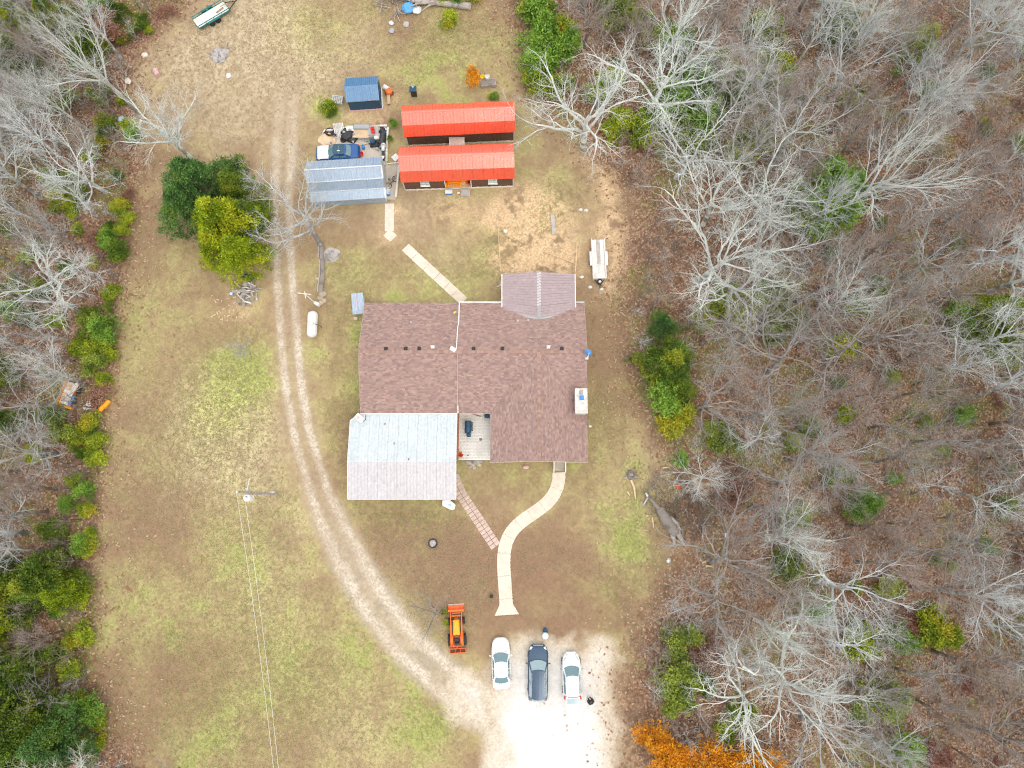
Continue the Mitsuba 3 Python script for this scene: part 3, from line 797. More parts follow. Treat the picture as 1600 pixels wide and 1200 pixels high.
for a, b in (((PXW, PYe, PZE + .02), (PXR, PYr, PZR - .05)), ((PXE, PYe, PZE + .02), (PXR, PYr, PZR - .05))):
    part(porch, 'valley', beam(np.array(a) - [0, .09, -.02], np.array(b) - [0, .09, 0], .24, .03), 'grey_steel')
part(porch, 'gutter', beam((PXW - .05, PYe, PZE - .05), (PXW - .05, PYN, PZE - .05), .1, .1), 'white_paint')
part(porch, 'gutter', beam((PXE + .05, PYe, PZE - .05), (PXE + .05, PYN, PZE - .05), .1, .1), 'white_paint')
q, q2 = P(784, 437, 2.6), P(777, 448, .3)
part(porch, 'downspout', tube([q, (q[0] - .1, q[1] - .2, 1.6), q2], .055), 'white_paint')

# the deck between carport and wing
DX0, DX1, DY0, DY1, DZ = P(717, 680, .55)[0], XV0 + .38, P(740, 719, .55)[1], YS + .38, .55
deck = part(house, 'deck', join([box((x, (DY0 + DY1) / 2, DZ - .14), (.05, DY1 - DY0 - .1, .16)) for x in np.linspace(DX0 + .1, DX1 - .1, 5)] + [box((x, DY0 + .12, .19), (.1, .1, .38)) for x in np.linspace(DX0 + .1, DX1 - .1, 3)]), 'plank_grey')
nb = int((DY1 - DY0) / .148)
for i in range(nb):
    y = DY0 + (i + .5) * (DY1 - DY0) / nb
    part(deck, 'plank', box(((DX0 + DX1) / 2, y, DZ - .02 + rng.uniform(-.004, .004)), (DX1 - DX0 - rng.uniform(0, .03), .132, .036)), 'deck_white')
part(deck, 'ledge', cbox((DX0 - .1, (DY0 + DY1) / 2 - .1, .9), (.2, DY1 - DY0 - .3, .7), .02), 'brick_red', label='brick red ledge along the deck')
sx0, sx1 = P(865, 730, .3)[0], P(883, 730, .3)[0]
YB = P(874, 741, 0)[1]
st = part(house, 'front_steps', join([box(((sx0 + sx1) / 2, YW + .25 - .3 * i - .15, .18 * (3 - i) / 2 + .03), (sx1 - sx0 - .1, .3, .18 * (3 - i))) for i in range(3)]), 'concrete_old')
for x in (sx0, sx1):
    part(st, 'railing', join([beam((x, YW + .3, 1.25), (x, YB + .15, .95), .09, .06), beam((x, YW + .25, .5), (x, YW + .25, 1.25), .07, .07, (1, 0, 0)), beam((x, YB + .2, 0), (x, YB + .2, 1.0), .09, .09, (1, 0, 0)), beam((x, YW + .3, .7), (x, YB + .2, .42), .05, .05)]), 'white_paint')

# ---------------------------------------------------------------- the carport on the house's west end
cp = thing('carport', 'carport with a white metal north slope and a faded pinkish south slope', 'carport')
KX0, KX1 = P(543.5, 715, 3.2)[0], XS - .12
KYN, KYR, KYS, KZN, KZR, KZS = YS - .06, P(640, 722, 3.25)[1], P(640, 780, 2.5)[1], 2.62, 3.25, 2.5
kc = X0                                                   # the clipped north-west corner starts at the house's own corner
kcy = P(545, 657, 2.7)[1]
croof = part(cp, 'roof', join([beam((KX0 + .1, KYR, KZR - .12), (KX1 - .1, KYR, KZR - .12), .06, .14), beam((KX0 + .1, KYS + .15, KZS - .12), (KX1 - .1, KYS + .15, KZS - .12), .06, .14), beam((kc, KYN - .3, KZN - .12), (KX1 - .1, KYN - .3, KZN - .12), .06, .14)]), 'plank_tan')
zc = KZN + (KZR - KZN) * (KYN - kcy) / (KYN - KYR)
metal_slope(croof, (KX0, KYR, KZR), (kc, KYR, KZR), (kc, KYN, KZN), (KX0, kcy, zc), 'metal_white', .8, .2, .035)
metal_slope(croof, (kc, KYR, KZR), (KX1, KYR, KZR), (KX1, KYN, KZN), (kc, KYN, KZN), 'metal_white', .92, .31, .035)
metal_slope(croof, (KX0, KYR, KZR - .01), (KX1, KYR, KZR - .01), (KX1, KYS, KZS), (KX0, KYS, KZS), 'metal_pinkish', .92, .31, .035)
part(croof, 'edge_trim', beam((KX0, KYS - .02, KZS), (KX1, KYS - .02, KZS), .05, .08), 'white_paint')
part(croof, 'edge_trim', beam((KX0 - .02, kcy, zc), (kc - .02, KYN + .02, KZN + .01), .07, .09), 'white_paint')
for a, b in (((KX0 - .02, KYS, KZS), (KX0 - .02, KYR, KZR)), ((KX0 - .02, KYR, KZR), (KX0 - .02, kcy, zc)), ((KX1 + .02, KYS, KZS), (KX1 + .02, KYR, KZR)), ((KX1 + .02, KYR, KZR), (KX1 + .02, KYN, KZN))):
    part(croof, 'edge_trim', beam(a, b, .05, .08), 'white_paint')
part(croof, 'wall_flashing', beam((kc, KYN + .02, KZN + .06), (KX1, KYN + .02, KZN + .06), .16, .03), 'white_paint')
for x in np.linspace(KX0 + .2, KX1 - .2, 4):
    for y, z in ((KYS + .15, KZS), (KYR, KZR)):
        part(cp, 'post', beam((x, y, 0), (x, y, z - .18), .12, .12, (1, 0, 0)), 'plank_tan')
part(cp, 'floor_slab', box(((KX0 + KX1) / 2, (KYS + KYN) / 2 + .1, .03), (KX1 - KX0 - .5, KYN - KYS - .7, .08)), 'concrete_old')
for px, py in ((601, 662), (616, 693), (639, 718)):
    q = P(px, py, 3.0)
    zz = KZN + (KZR - KZN) * (KYN - q[1]) / (KYN - KYR)
    part(croof, 'roof_fastener', lump((q[0], q[1], zz + .03), (.07, .12, .03), px, .4, 1), 'rotten_wood')
q = P(563, 653, 2.8)
cc = part(cp, 'chimney_cap', join([cbox((q[0], q[1] - .05, 3.15), (.95, .55, .07), .02, rotz(-.75)), cbox((q[0], q[1] - .05, 2.9), (.7, .36, .45), .02, rotz(-.75))]), 'white_paint', label='white chimney cap at the clipped corner')
part(cc, 'flue', lathe([(.13, 3.1), (.13, 3.3), (.05, 3.31)], 10, (q[0] - .12, q[1] - .02, 0)), 'pale_pink')
part(cc, 'bracket', tube([(q[0] + .55, q[1] + .35, 2.85), (q[0] + .55, q[1] - .15, 2.9), (q[0] + .32, q[1] - .38, 2.95)], .03), 'black_steel')

# ---------------------------------------------------------------- sheds and barns


def placed(A, B):
    """A frame with its origin at A (south-west base corner) and x towards B: (rotation, origin, length)."""
    d = np.asarray(B, float)[:2] - np.asarray(A, float)[:2]
    return rotz(math.atan2(d[1], d[0])), np.array([A[0], A[1], 0.0]), np.linalg.norm(d)


def barn(name, label, A, B, depth, gap, wins):
    """A lofted barn 12 m long: gambrel roof of ribbed red sheets, brown boarded walls, a recessed porch in the middle of its south side."""
    R, O, L = placed(A, B)
    t = thing(name, label, 'barn')
    w = lambda m: move(m, O, R)  # noqa: E731
    pt = lambda x, y, z: np.array([x, y, z]) @ R.T + O  # noqa: E731
    ze, zk, zr, run = 2.45, 3.5, 4.2, .5
    g0, g1 = gap
    part(t, 'skid', w(join([box((L / 2, .06, .16), (L, .12, .3)), box((L / 2, depth - .06, .16), (L, .12, .3)), box((.06, depth / 2, .16), (.12, depth - .24, .3)), box((L - .06, depth / 2, .16), (.12, depth - .24, .3))])), 'white_paint')
    part(t, 'floor', w(box((L / 2, depth / 2, .34), (L - .02, depth - .02, .06))), 'plank_tan')
    walls = [(0, g0), (g1, L)]
    for a, b in walls:
        n = int((b - a) / .4)
        for i in range(n):
            part(t, 'board', w(box((a + (i + .5) * (b - a) / n, .03 + .006 * (i % 2), .32 + (ze - .32) / 2), ((b - a) / n - .006, .05, ze - .32))), 'siding_brown')
    part(t, 'wall', w(join([box((L / 2, depth - .04, 1.4), (L, .08, 2.1)), box((g0 + .04, 1.0, 1.4), (.08, 1.9, 2.1)), box((g1 - .04, 1.0, 1.4), (.08, 1.9, 2.1)), box(((g0 + g1) / 2, 1.94, 1.4), (g1 - g0, .08, 2.1))])), 'siding_brown')
    prof = [(0.03, .34), (depth - .03, .34), (depth - .03, ze), (depth - run, zk - .05), (depth / 2, zr - .05), (run, zk - .05), (.03, ze)]
    for x in (0.0, L - .08):
        part(t, 'end_wall', move(extrude_profile(prof, .08), O + np.array([x, 0, 0]) @ R.T, R), 'siding_brown')
    for x in (0, L):
        part(t, 'corner_trim', w(join([box((x, .0, 1.38), (.13, .13, 2.1)), box((x, depth, 1.38), (.13, .13, 2.1))])), 'pale_steel')
    if g1 - g0 > .1:
        for x in (g0, g1):
            part(t, 'porch_trim', w(box((x, .01, 1.38), (.1, .12, 2.1))), 'white_paint')
    roof = part(t, 'roof', w(join([beam((0, depth / 2, zr - .12), (L, depth / 2, zr - .12), .05, .12)] + [beam((0, y, zk - .12), (L, y, zk - .12), .05, .1) for y in (run, depth - run)])), 'plank_tan')
    o, e = .18, .12
    for a, b, c, d in (((-e, depth / 2, zr), (L + e, depth / 2, zr), (L + e, run, zk), (-e, run, zk)), ((-e, run, zk), (L + e, run, zk), (L + e, -o, ze - .1), (-e, -o, ze - .1)),
                       ((L + e, depth / 2, zr), (-e, depth / 2, zr), (-e, depth - run, zk), (L + e, depth - run, zk)), ((L + e, depth - run, zk), (-e, depth - run, zk), (-e, depth + o, ze - .1), (L + e, depth + o, ze - .1))):
        metal_slope(roof, pt(*a), pt(*b), pt(*c), pt(*d), 'metal_red', 1.1, .367)
    part(roof, 'ridge_cap', w(join([beam((-e, depth / 2 - .07, zr + .03), (L + e, depth / 2 - .07, zr + .03), .16, .015, (0, -.35, .94)), beam((-e, depth / 2 + .07, zr + .03), (L + e, depth / 2 + .07, zr + .03), .16, .015, (0, .35, .94))])), 'metal_red')
    for x in (-e, L + e):
        part(roof, 'rake_trim', w(join([beam((x, a, b), (x, c, d), .04, .12) for a, b, c, d in ((-o, ze - .12, run, zk - .02), (run, zk - .02, depth / 2, zr - .02), (depth / 2, zr - .02, depth - run, zk - .02), (depth - run, zk - .02, depth + o, ze - .12))])), 'metal_red')
    for x in wins:
        q = pt(x, -.02, 1.62)
        k = window(t, q[0], q[1], q[2], .95, .95, 's', glass='pale_glass')
    for x, fc in ((-.02, 'w'), (L + .02, 'e')):
        q = pt(x, depth / 2, 1.6)
        window(t, q[0], q[1], q[2], .8, .9, fc, glass='pale_glass')
    return t, pt, R, L


A, B = P(633.6, 297.5, .1), P(802, 291.5, .1)
A2, B2 = P(638.5, 229, 0), P(803, 221.5, 0)
south_barn, sbp, sbR, sbL = barn('red_roof_barn', 'red roofed barn with two white windows and open porch, south of its twin', A, B, 3.72, (4.45, 7.25), (2.3, 9.6))
north_barn, nbp, nbR, nbL = barn('red_roof_barn', 'red roofed barn north of its twin and farthest from the house', A2, B2, 3.3, (4.6, 4.62), ())
q = nbp(5.45, -.8, 0)
k = thing('link_deck', 'weathered pinkish plank landing between the two red roofed barns', 'landing')
part(k, 'frame', box((q[0], q[1], .95), (1.5, 1.5, 1.2), nbR), 'plank_grey')
for i in range(-4, 5):
    part(k, 'plank', box((q[0] + i * .19, q[1], 1.57), (.175, 1.54, .035), nbR), 'paver_pink')
# things standing in the south barn's porch
k = thing('display_shelf', 'yellow shelf with a slatted front in the red barn porch', 'shelf')
c = sbp(5.75, .75, .37)
part(k, 'back', box((c[0], c[1] + .1, 1.15), (2.1, .05, 1.5), sbR), 'yellow_orange')
part(k, 'shelf', join([box((c[0], c[1] - .15, z), (2.1, .45, .04), sbR) for z in (.6, 1.1, 1.6)]), 'yellow_orange')
part(k, 'side', join([box((c[0] + s_ * 1.05, c[1] - .15, 1.15), (.06, .5, 1.5), sbR) for s_ in (-1, 0, 1)]), 'orange_plastic')
c = sbp(5.3, .12, .37)
k = thing('slatted_bench', 'orange slatted bench at the front of the barn porch', 'bench')
part(k, 'frame', join([box((c[0] + s_ * .8, c[1], .62), (.07, .5, .5), sbR) for s_ in (-1, 1)] + [box((c[0], c[1] + .22, .9), (1.6, .05, .1), sbR)]), 'orange_plastic')
for i in range(9):
    part(k, 'slat', box((c[0] - .72 + i * .18, c[1], .86), (.10, .48, .04), sbR), 'orange_plastic')
for i in range(4):
    c = sbp(4.75 + .45 * i, .55 + .1 * (i % 2), .37)
    single('red_basket', join([lathe([(.13, 0), (.19, .26), (.17, .26), (.12, .03)], 12, (c[0], c[1], 1.62))]), 'red_plastic', 'red basket on the shelf in the barn porch', 'basket', 'red baskets in the barn porch')
c = sbp(6.9, .45, .37)
single('red_basket', lathe([(.15, 0), (.24, .4), (.21, .4), (.14, .03)], 12, (c[0], c[1], .37)), 'red_plastic', 'large red tub on the porch floor by the shelf', 'tub')
single('porch_crate', cbox((c[0] - .55, c[1] - .1, .6), (.5, .4, .45), .03, sbR), 'plank_tan', 'tan wooden crate on the porch floor of the south barn', 'crate')
c = sbp(4.75, -.5, 0)
k = thing('cooler', 'white cooler with blue base below the south barn porch', 'cooler')
part(k, 'body', cbox((c[0], c[1], .22), (.75, .42, .42), .05, sbR), 'blue_plastic')
part(k, 'lid', cbox((c[0], c[1], .48), (.80, .46, .12), .04, sbR), 'white_plastic')
c = sbp(6.55, -.55, 0)
k = thing('porch_steps', 'grey timber steps in front of the south barn porch', 'steps')
for i in range(5):
    part(k, 'tread', box((c[0] + .42 - i * .21, c[1], .2), (.19, .85, .05), sbR), 'plank_grey')
part(k, 'riser', box((c[0], c[1], .09), (1.0, .8, .17), sbR), 'plank_grey')
k = single('paper_litter', cbox((sbp(5.8, -.5, 0)[0], sbp(5.8, -.5, 0)[1], .06), (.3, .22, .1), .02), 'white_paint', 'small white box on the ground beside the barn steps', 'box')
c = P(668, 298, 0)
single('hanging_post', cyl((c[0] - .6, c[1] + .15, .35), (c[0] - .6, c[1] + .15, 1.2), .03), 'dark_cavity', 'dark post leaning on the west half of the barn front', 'post')


def gable_shed(name, label, cat, A, B, prof, wall, roofs, sheet, rib, over=.12, base=None):
    """A metal building: prof is the roof line [(y, z)...] from north to south, extruded from A to B."""
    R, O, L = placed(A, B)
    t = thing(name, label, cat)
    pt = lambda x, y, z: np.array([x, y, z]) @ R.T + O  # noqa: E731
    ys = [p[0] for p in prof]
    body = [(min(ys) + over, .05), (max(ys) - over, .05)] + [(min(max(y, min(ys) + over), max(ys) - over), z - .07) for y, z in prof]
    part(t, 'wall', move(extrude_profile([(y, z) for y, z in body], L - .2), pt(.1, 0, 0), R), wall)
    roof = part(t, 'roof', move(join([beam((.05, y, z - .05), (L - .05, y, z - .05), .05, .06) for y, z in prof]), O, R), 'grey_steel')
    for (a, b), m in zip(zip(prof[:-1], prof[1:]), roofs):
        hi, lo = (a, b) if a[1] >= b[1] else (b, a)
        x0, x1 = (0, L) if hi[0] > lo[0] else (L, 0)
        metal_slope(roof, pt(x0, *hi), pt(x1, *hi), pt(x1, *lo), pt(x0, *lo), m, sheet, rib)
    return t, pt, R, L, roof


A, B = P(491, 318, 0), P(606, 311, 0)
gs, gsp, gsR, gsL, gsroof = gable_shed('metal_shed', 'light grey ribbed metal building beside the drive', 'shed', A, B, [(3.5, 2.75), (2.05, 3.65), (1.0, 2.95), (.35, 1.95), (-.55, 1.5)], 'metal_grey',
                                       ['metal_grey'] * 4, .92, .31)
for z, y in ((3.70, 2.05), (2.98, 1.0), (1.99, .35)):
    part(gsroof, 'ridge_trim', move(beam((-.02, y, z), (gsL + .02, y, z), .14, .02), gsp(0, 0, 0), gsR), 'pale_steel')
part(gsroof, 'edge_trim', move(beam((gsL + .02, -.55, 1.5), (gsL + .02, .35, 1.98), .16, .03), gsp(0, 0, 0), gsR), 'white_paint')
part(gsroof, 'edge_trim', move(beam((gsL + .02, 1.0, 2.97), (gsL + .02, 2.05, 3.68), .12, .03), gsp(0, 0, 0), gsR), 'white_paint')
part(gs, 'end_panel', move(extrude_profile([(-.5, .05), (3.4, .05), (3.4, 2.6), (2.05, 3.5), (1.0, 2.8), (.35, 1.85), (-.5, 1.4)], .03), gsp(gsL - .09, 0, 0), gsR), 'metal_white')

A, B = P(547, 174, 0), P(598, 170.5, 0)
ds, dsp, dsR, dsL, dsroof = gable_shed('small_shed', 'small dark slate metal shed west of the red barns', 'shed', A, B, [(2.72, 2.05), (1.3, 2.75), (-.12, 2.05)], 'siding_dark', ['metal_slate'] * 2, .85, .21)
part(ds, 'skid', move(box((dsL / 2, -.02, .09), (dsL, .12, .16)), dsp(0, 0, 0), dsR), 'pale_pink')
part(ds, 'skid', move(box((dsL, 1.3, .09), (.1, 2.5, .16)), dsp(0, 0, 0), dsR), 'white_paint')
dd = part(ds, 'door', move(box((dsL - .08, 1.3, 1.0), (.05, 1.1, 1.8)), dsp(0, 0, 0), dsR), 'siding_dark')
part(dd, 'handle', move(box((dsL - .03, 1.7, 1.0), (.05, .04, .2)), dsp(0, 0, 0), dsR), 'grey_steel')
# ---------------------------------------------------------------- vehicles


def loft(rings):
    """Closed rings (n, m, 3) joined along the first axis, with flat ends."""
    r = np.asarray(rings, float)
    n, m, _ = r.shape
    v = r.reshape(-1, 3)
    q = [[i * m + j, i * m + (j + 1) % m, (i + 1) * m + (j + 1) % m, (i + 1) * m + j] for i in range(n - 1) for j in range(m)]
    caps = [[0, (j + 1), j] for j in range(1, m - 1)] + [[(n - 1) * m, (n - 1) * m + j, (n - 1) * m + j + 1] for j in range(1, m - 1)]
    return v, np.vstack([quads(q), caps])


def patch(grid, flip=False):
    g = np.asarray(grid, float)
    n, m, _ = g.shape
    q = np.array([[i * m + j, (i + 1) * m + j, (i + 1) * m + j + 1, i * m + j + 1] for i in range(n - 1) for j in range(m - 1)])
    return g.reshape(-1, 3), quads(q[:, ::-1] if flip else q)


def wheel(t, x, y, r, w, rim='grey_steel'):
    k = part(t['key'], 'wheel', t['w'](lathe([(r * .62, -w / 2), (r * .95, -w / 2), (r, -w * .3), (r, w * .3), (r * .95, w / 2), (r * .62, w / 2)], 20, (x, y, r), rotx(PI / 2))), 'tyre_rubber', smooth=40)
    part(k, 'rim', t['w'](lathe([(.03, -w * .42), (r * .6, -w * .36), (r * .63, 0), (r * .6, w * .36), (.03, w * .42)], 12, (x, y, r), rotx(PI / 2))), rim, smooth=40)


def car(name, label, cat, pos, yaw, L, W, prof, roofp, paint, lower=None, glass='car_glass', hood=None, group=None, rails=False, rear_glass=True):
    """A car with x forward. prof: [(x, half width, top of the lower body)...] from the tail to the nose. roofp: windscreen base x, roof front x, roof rear x, rear glass base x, roof z, belt z, roof half width."""
    key = thing(name, label, cat, group)
    R = rotz(yaw)
    O = np.array([pos[0], pos[1], 0.0])
    w = lambda m: move(m, O, R)  # noqa: E731
    c = {'key': key, 'w': w}
    prof = np.array(prof, float)
    xs = np.linspace(prof[0, 0], prof[-1, 0], 40)
    rings = []
    for x in xs:
        hw, zt = np.interp(x, prof[:, 0], prof[:, 1]), np.interp(x, prof[:, 0], prof[:, 2])
        zb = .2 + .12 * (abs(x) > L / 2 - .35)
        half = [(0, zt + .02), (hw * .5, zt + .012), (hw * .78, zt - .012), (hw * .92, zt - .05), (hw * .985, zt - .13), (hw, zt - .26), (hw * .985, (zt + zb) / 2 - .1), (hw * .95, zb + .08), (hw * .85, zb), (0, zb)]
        ring = [(x, y, z) for y, z in half] + [(x, -y, z) for y, z in half[-2:0:-1]]
        rings.append(ring)
    part(key, 'body', w(loft(rings)), paint, smooth=38)
    x1, x2, x3, x4, zr, zb, hr = roofp
    hb = np.interp((x1 + x4) / 2, prof[:, 0], prof[:, 1]) * .93
    V = np.linspace(-1, 1, 9)
    cv = 1 - V ** 2
    A = np.stack([x1 + .22 * cv - .12, V * hb * .97, zb + 0 * V], 1)
    Bq = np.stack([x2 + .12 * cv - .08, V * hr, zr - .035 * V ** 2], 1)
    Cq = np.stack([x3 - .10 * cv + .06, V * hr * .97, zr - .05 - .035 * V ** 2], 1)
    D = np.stack([x4 - .14 * cv + .08, V * hb * .93, zb + .02 + 0 * V], 1)
    M = (Bq + Cq) / 2 + np.array([0, 0, .05])
    low = np.array([0, 0, .25])
    g = [A - low, A, Bq, (Bq * .75 + M * .25 + [0, 0, .01]), M, (Cq * .75 + M * .25 + [0, 0, .01]), Cq, D, D - low]
    gm = np.array(g)
    side = lambda j: np.array([[gm[i, j] for i in range(9)]])[0]  # noqa: E731
    shell = [patch(gm)]
    for j, sg_ in ((0, 1), (8, -1)):
        s_ = side(j)
        shell.append((s_, np.array([[0, 1, 8], [1, 7, 8], [1, 2, 7], [2, 6, 7], [2, 3, 6], [3, 5, 6], [3, 4, 5]])))
    part(key, 'cabin', w(join(shell)), paint, smooth=30)

    def glass_patch(P0, P1, m0, m1, e0, e1, off):
        a, b = P0 + (P1 - P0) * m0, P0 + (P1 - P0) * m1
        a, b = a[:, :].copy(), b.copy()
        a[:, 1] *= e0
        b[:, 1] *= e1
        return patch(np.array([a + off, (a + b) / 2 + off * 1.2, b + off]))
    nf = np.array([zr - zb, 0, x1 - x2])
    nf = nf / np.linalg.norm(nf) * .018
    part(key, 'windscreen', w(glass_patch(A, Bq, .06, .95, .93, .93, nf)), glass, smooth=True)
    if rear_glass:
        nr_ = np.array([-(zr - zb), 0, x3 - x4])
        nr_ = nr_ / np.linalg.norm(nr_) * .018
        part(key, 'rear_window', w(glass_patch(Cq, D, .10, .88, .90, .88, nr_)), glass, smooth=True)
    for sgn in (1, -1):
        j = 8 if sgn > 0 else 0
        a, b, cc_, d = A[j], Bq[j], Cq[j], D[j]
        o = np.array([0, .014 * sgn, .006])
        nm = lambda q, u, v: q  # noqa: E731
        lo = lambda u: a + (d - a) * u + np.array([0, 0, .05])  # noqa: E731
        up = lambda u: b + (cc_ - b) * u - np.array([0, 0, .05])  # noqa: E731
        for u0, u1, k0, k1 in ((.10, .47, .03, .47), (.51, .88, .52, .97)):
            quad = np.array([lo(u0), lo(u1), up(k1), up(k0)]) + o
            part(key, 'side_window', w((quad, np.array([[0, 1, 2], [0, 2, 3]]))), glass)
        mx = x1 - .25
        part(key, 'mirror', w(cbox((mx, sgn * (hb + .19), zb + .07), (.12, .22, .15), .04, rotz(-sgn * .35))), lower or paint)
    nose, tail = prof[-1], prof[0]
    for sgn in (1, -1):
        part(key, 'headlight', w(cbox((nose[0] - .30, sgn * np.interp(nose[0] - .3, prof[:, 0], prof[:, 1]) * .80, np.interp(nose[0] - .30, prof[:, 0], prof[:, 2]) - .06), (.36, .22, .16), .05, rotz(-sgn * .5))), 'lamp_clear')
        part(key, 'tail_light', w(cbox((tail[0] + .12, sgn * np.interp(tail[0] + .12, prof[:, 0], prof[:, 1]) * .86, np.interp(tail[0] + .12, prof[:, 0], prof[:, 2]) - .16), (.16, .2, .2), .05)), 'lamp_red')
    for wx in (L * .30, -L * .29):
        for sgn in (1, -1):
            wheel(c, wx, sgn * (W / 2 - .10), .33, .22)
    part(key, 'bumper', w(cbox((nose[0] - .06, 0, .42), (.18, nose[1] * 1.7, .2), .06)), lower or paint)
    part(key, 'bumper', w(cbox((tail[0] + .04, 0, .45), (.18, tail[1] * 1.75, .24), .06)), lower or paint)
    if hood:
        part(key, 'hood', w(patch(np.array([[(x, v * np.interp(x, prof[:, 0], prof[:, 1]) * .90, np.interp(x, prof[:, 0], prof[:, 2]) + .035 - .03 * v * v) for v in np.linspace(-1, 1, 7)] for x in np.linspace(x1 + .02, nose[0] - .14, 6)]))), hood, smooth=True)
    else:
        part(key, 'hood', w(patch(np.array([[(x, v * np.interp(x, prof[:, 0], prof[:, 1]) * .84, np.interp(x, prof[:, 0], prof[:, 2]) + .032 - .03 * v * v) for v in np.linspace(-1, 1, 7)] for x in np.linspace(x1 + .06, nose[0] - .3, 6)]))), paint, smooth=True)
    if rails:
        for sgn in (1, -1):
            part(key, 'roof_rail', w(tube([(x2 - .2, sgn * hr * .93, zr + .02), (x2 - .35, sgn * hr * .93, zr + .09), (x3 + .35, sgn * hr * .93, zr + .06), (x3 + .2, sgn * hr * .93, zr - .01)], .022)), 'chrome')
    return c


p = P(783, 1036, .5)
c = car('white_sedan', 'white sedan, westernmost of the three parked cars and nearest the tractor', 'car', p, PI / 2 + .03, 4.7, 1.82,
        [(-2.35, .68, .72), (-2.2, .80, .93), (-1.5, .88, .98), (0, .91, .95), (1.2, .90, .90), (1.8, .84, .80), (2.15, .70, .70), (2.33, .46, .58)], (1.02, .22, -1.08, -1.78, 1.44, .93, .60), 'car_white', group=None)
part(c['key'], 'wiper_cowl', c['w'](cbox((1.10, 0, .925), (.05, 1.2, .03), .01)), 'lamp_red', label='thin red strip below the windscreen')
p = P(840.5, 1050, .6)
c = car('dark_estate_car', 'black estate car with silver roof rails between two white cars', 'car', p, PI / 2 - .01, 5.15, 1.95,
        [(-2.55, .80, .80), (-2.45, .90, 1.05), (-1.5, .96, 1.10), (0, .97, 1.08), (1.0, .97, 1.04), (1.9, .94, .98), (2.3, .84, .90), (2.52, .62, .74)], (1.15, .35, -2.25, -2.52, 1.74, 1.08, .66), 'car_black', glass='pale_glass', rails=True)
part(c['key'], 'grille', c['w'](cbox((2.5, 0, .74), (.08, 1.0, .16), .03)), 'chrome')
for v in (-.28, 0, .28):
    part(c['key'], 'roof_rib', c['w'](beam((.1, v, 1.795), (-1.9, v, 1.775), .03, .012)), 'car_black')
part(c['key'], 'aerial', c['w'](cyl((-1.75, .02, 1.74), (-1.95, .02, 1.98), .012, n=6)), 'black_plastic')
p = P(893, 1056, .6)
c = car('white_hatchback', 'white hatchback with red tail lights, easternmost of the parked cars', 'car', p, PI / 2 + .015, 4.35, 1.80,
        [(-1.95, .70, .75), (-1.88, .82, .98), (-1.2, .89, 1.02), (0, .90, 1.0), (.9, .89, .96), (1.5, .84, .88), (1.95, .70, .78), (2.2, .42, .62)], (.98, .12, -1.62, -1.80, 1.58, 1.0, .62), 'car_white', lower='grey_steel', rear_glass=False)
part(c['key'], 'tailgate', c['w'](join([cbox((-2.62, 0, 1.62), (.62, 1.25, .06), .03, roty(.06)), cbox((-1.74, 0, 1.60), (.14, 1.28, .05), .02), box((-2.06, .60, 1.61), (.62, .07, .04)), box((-2.06, -.60, 1.61), (.62, .07, .04))])), 'car_white', label='raised white tailgate')
part(c['key'], 'rear_window', c['w'](box((-2.06, 0, 1.612), (.58, 1.14, .025))), 'pale_glass')
part(c['key'], 'brake_light', c['w'](cbox((-1.72, 0, 1.628), (.06, 1.0, .03), .01)), 'lamp_red')
for sgn in (1, -1):
    part(c['key'], 'tail_light', c['w'](cbox((-1.83, sgn * .76, 1.20), (.26, .14, .5), .04)), 'lamp_red')
    part(c['key'], 'strut', c['w'](cyl((-1.8, sgn * .64, 1.25), (-2.35, sgn * .60, 1.58), .015, n=6)), 'black_steel')
for sgn in (1, -1):
    part(c['key'], 'fog_strip', c['w'](beam((1.45, sgn * .70, .925), (2.05, sgn * .35, .74), .09, .03)), 'grey_steel')

# old blue car with a white hood on the concrete pad, facing the drive
p = P(529, 241, .3)
c = car('blue_car', 'old blue saloon car with a white hood on the junk pad', 'car', p, PI + .045, 4.75, 1.78,
        [(-2.38, .76, .72), (-2.3, .84, .92), (-1.4, .88, .96), (0, .89, .95), (.9, .88, .93), (2.0, .85, .86), (2.34, .76, .76)], (.92, .32, -.95, -1.55, 1.40, .93, .63), 'car_blue', hood='white_paint')
part(c['key'], 'roof_skin', c['w'](patch(np.array([[(x, v * .60, 1.455 - .02 * v * v - .03 * (x + .3) ** 2) for v in np.linspace(-1, 1, 5)] for x in np.linspace(-.85, .25, 5)]))), 'car_teal', smooth=True, label='sun dulled blue roof')
part(c['key'], 'roof_rack', c['w'](join([cyl((-.3, -.5, 1.46), (-.3, .5, 1.46), .012, n=6), box((-.25, .2, 1.455), (.3, .12, .02))])), 'pale_steel')

# ---------------------------------------------------------------- tractor with front loader and box blade
key = thing('tractor', 'orange compact tractor with front bucket and rear box blade', 'tractor')
p = P(714, 986, .5)
Rt = rotz(PI / 2 + .06)
w = lambda m: move(m, (p[0], p[1], 0), Rt)  # noqa: E731
c = {'key': key, 'w': w}
part(key, 'frame', w(join([cbox((.35, 0, .62), (1.9, .34, .3), .04), cbox((-.65, 0, .68), (.8, .5, .4), .05), box((.95, 0, .55), (.14, 1.0, .12)), box((-.75, 0, .55), (.16, 1.1, .16))])), 'orange_deep')
part(key, 'hood', w(hull([(x, y * s_, z) for s_ in (1, -1) for x, y, z in ((-.25, .34, .8), (-.25, .34, 1.18), (-.25, .22, 1.28), (1.05, .30, .75), (1.05, .28, 1.05), (1.0, .18, 1.15), (1.14, .2, .8), (1.14, .18, 1.02))])), 'yellow_orange', smooth=25)
gk = part(key, 'grille', w(join([box((1.155, 0, .9), (.03, .34, .26))] + [box((1.17, (i - 2) * .07, .9), (.02, .02, .24)) for i in range(5)])), 'black_steel')
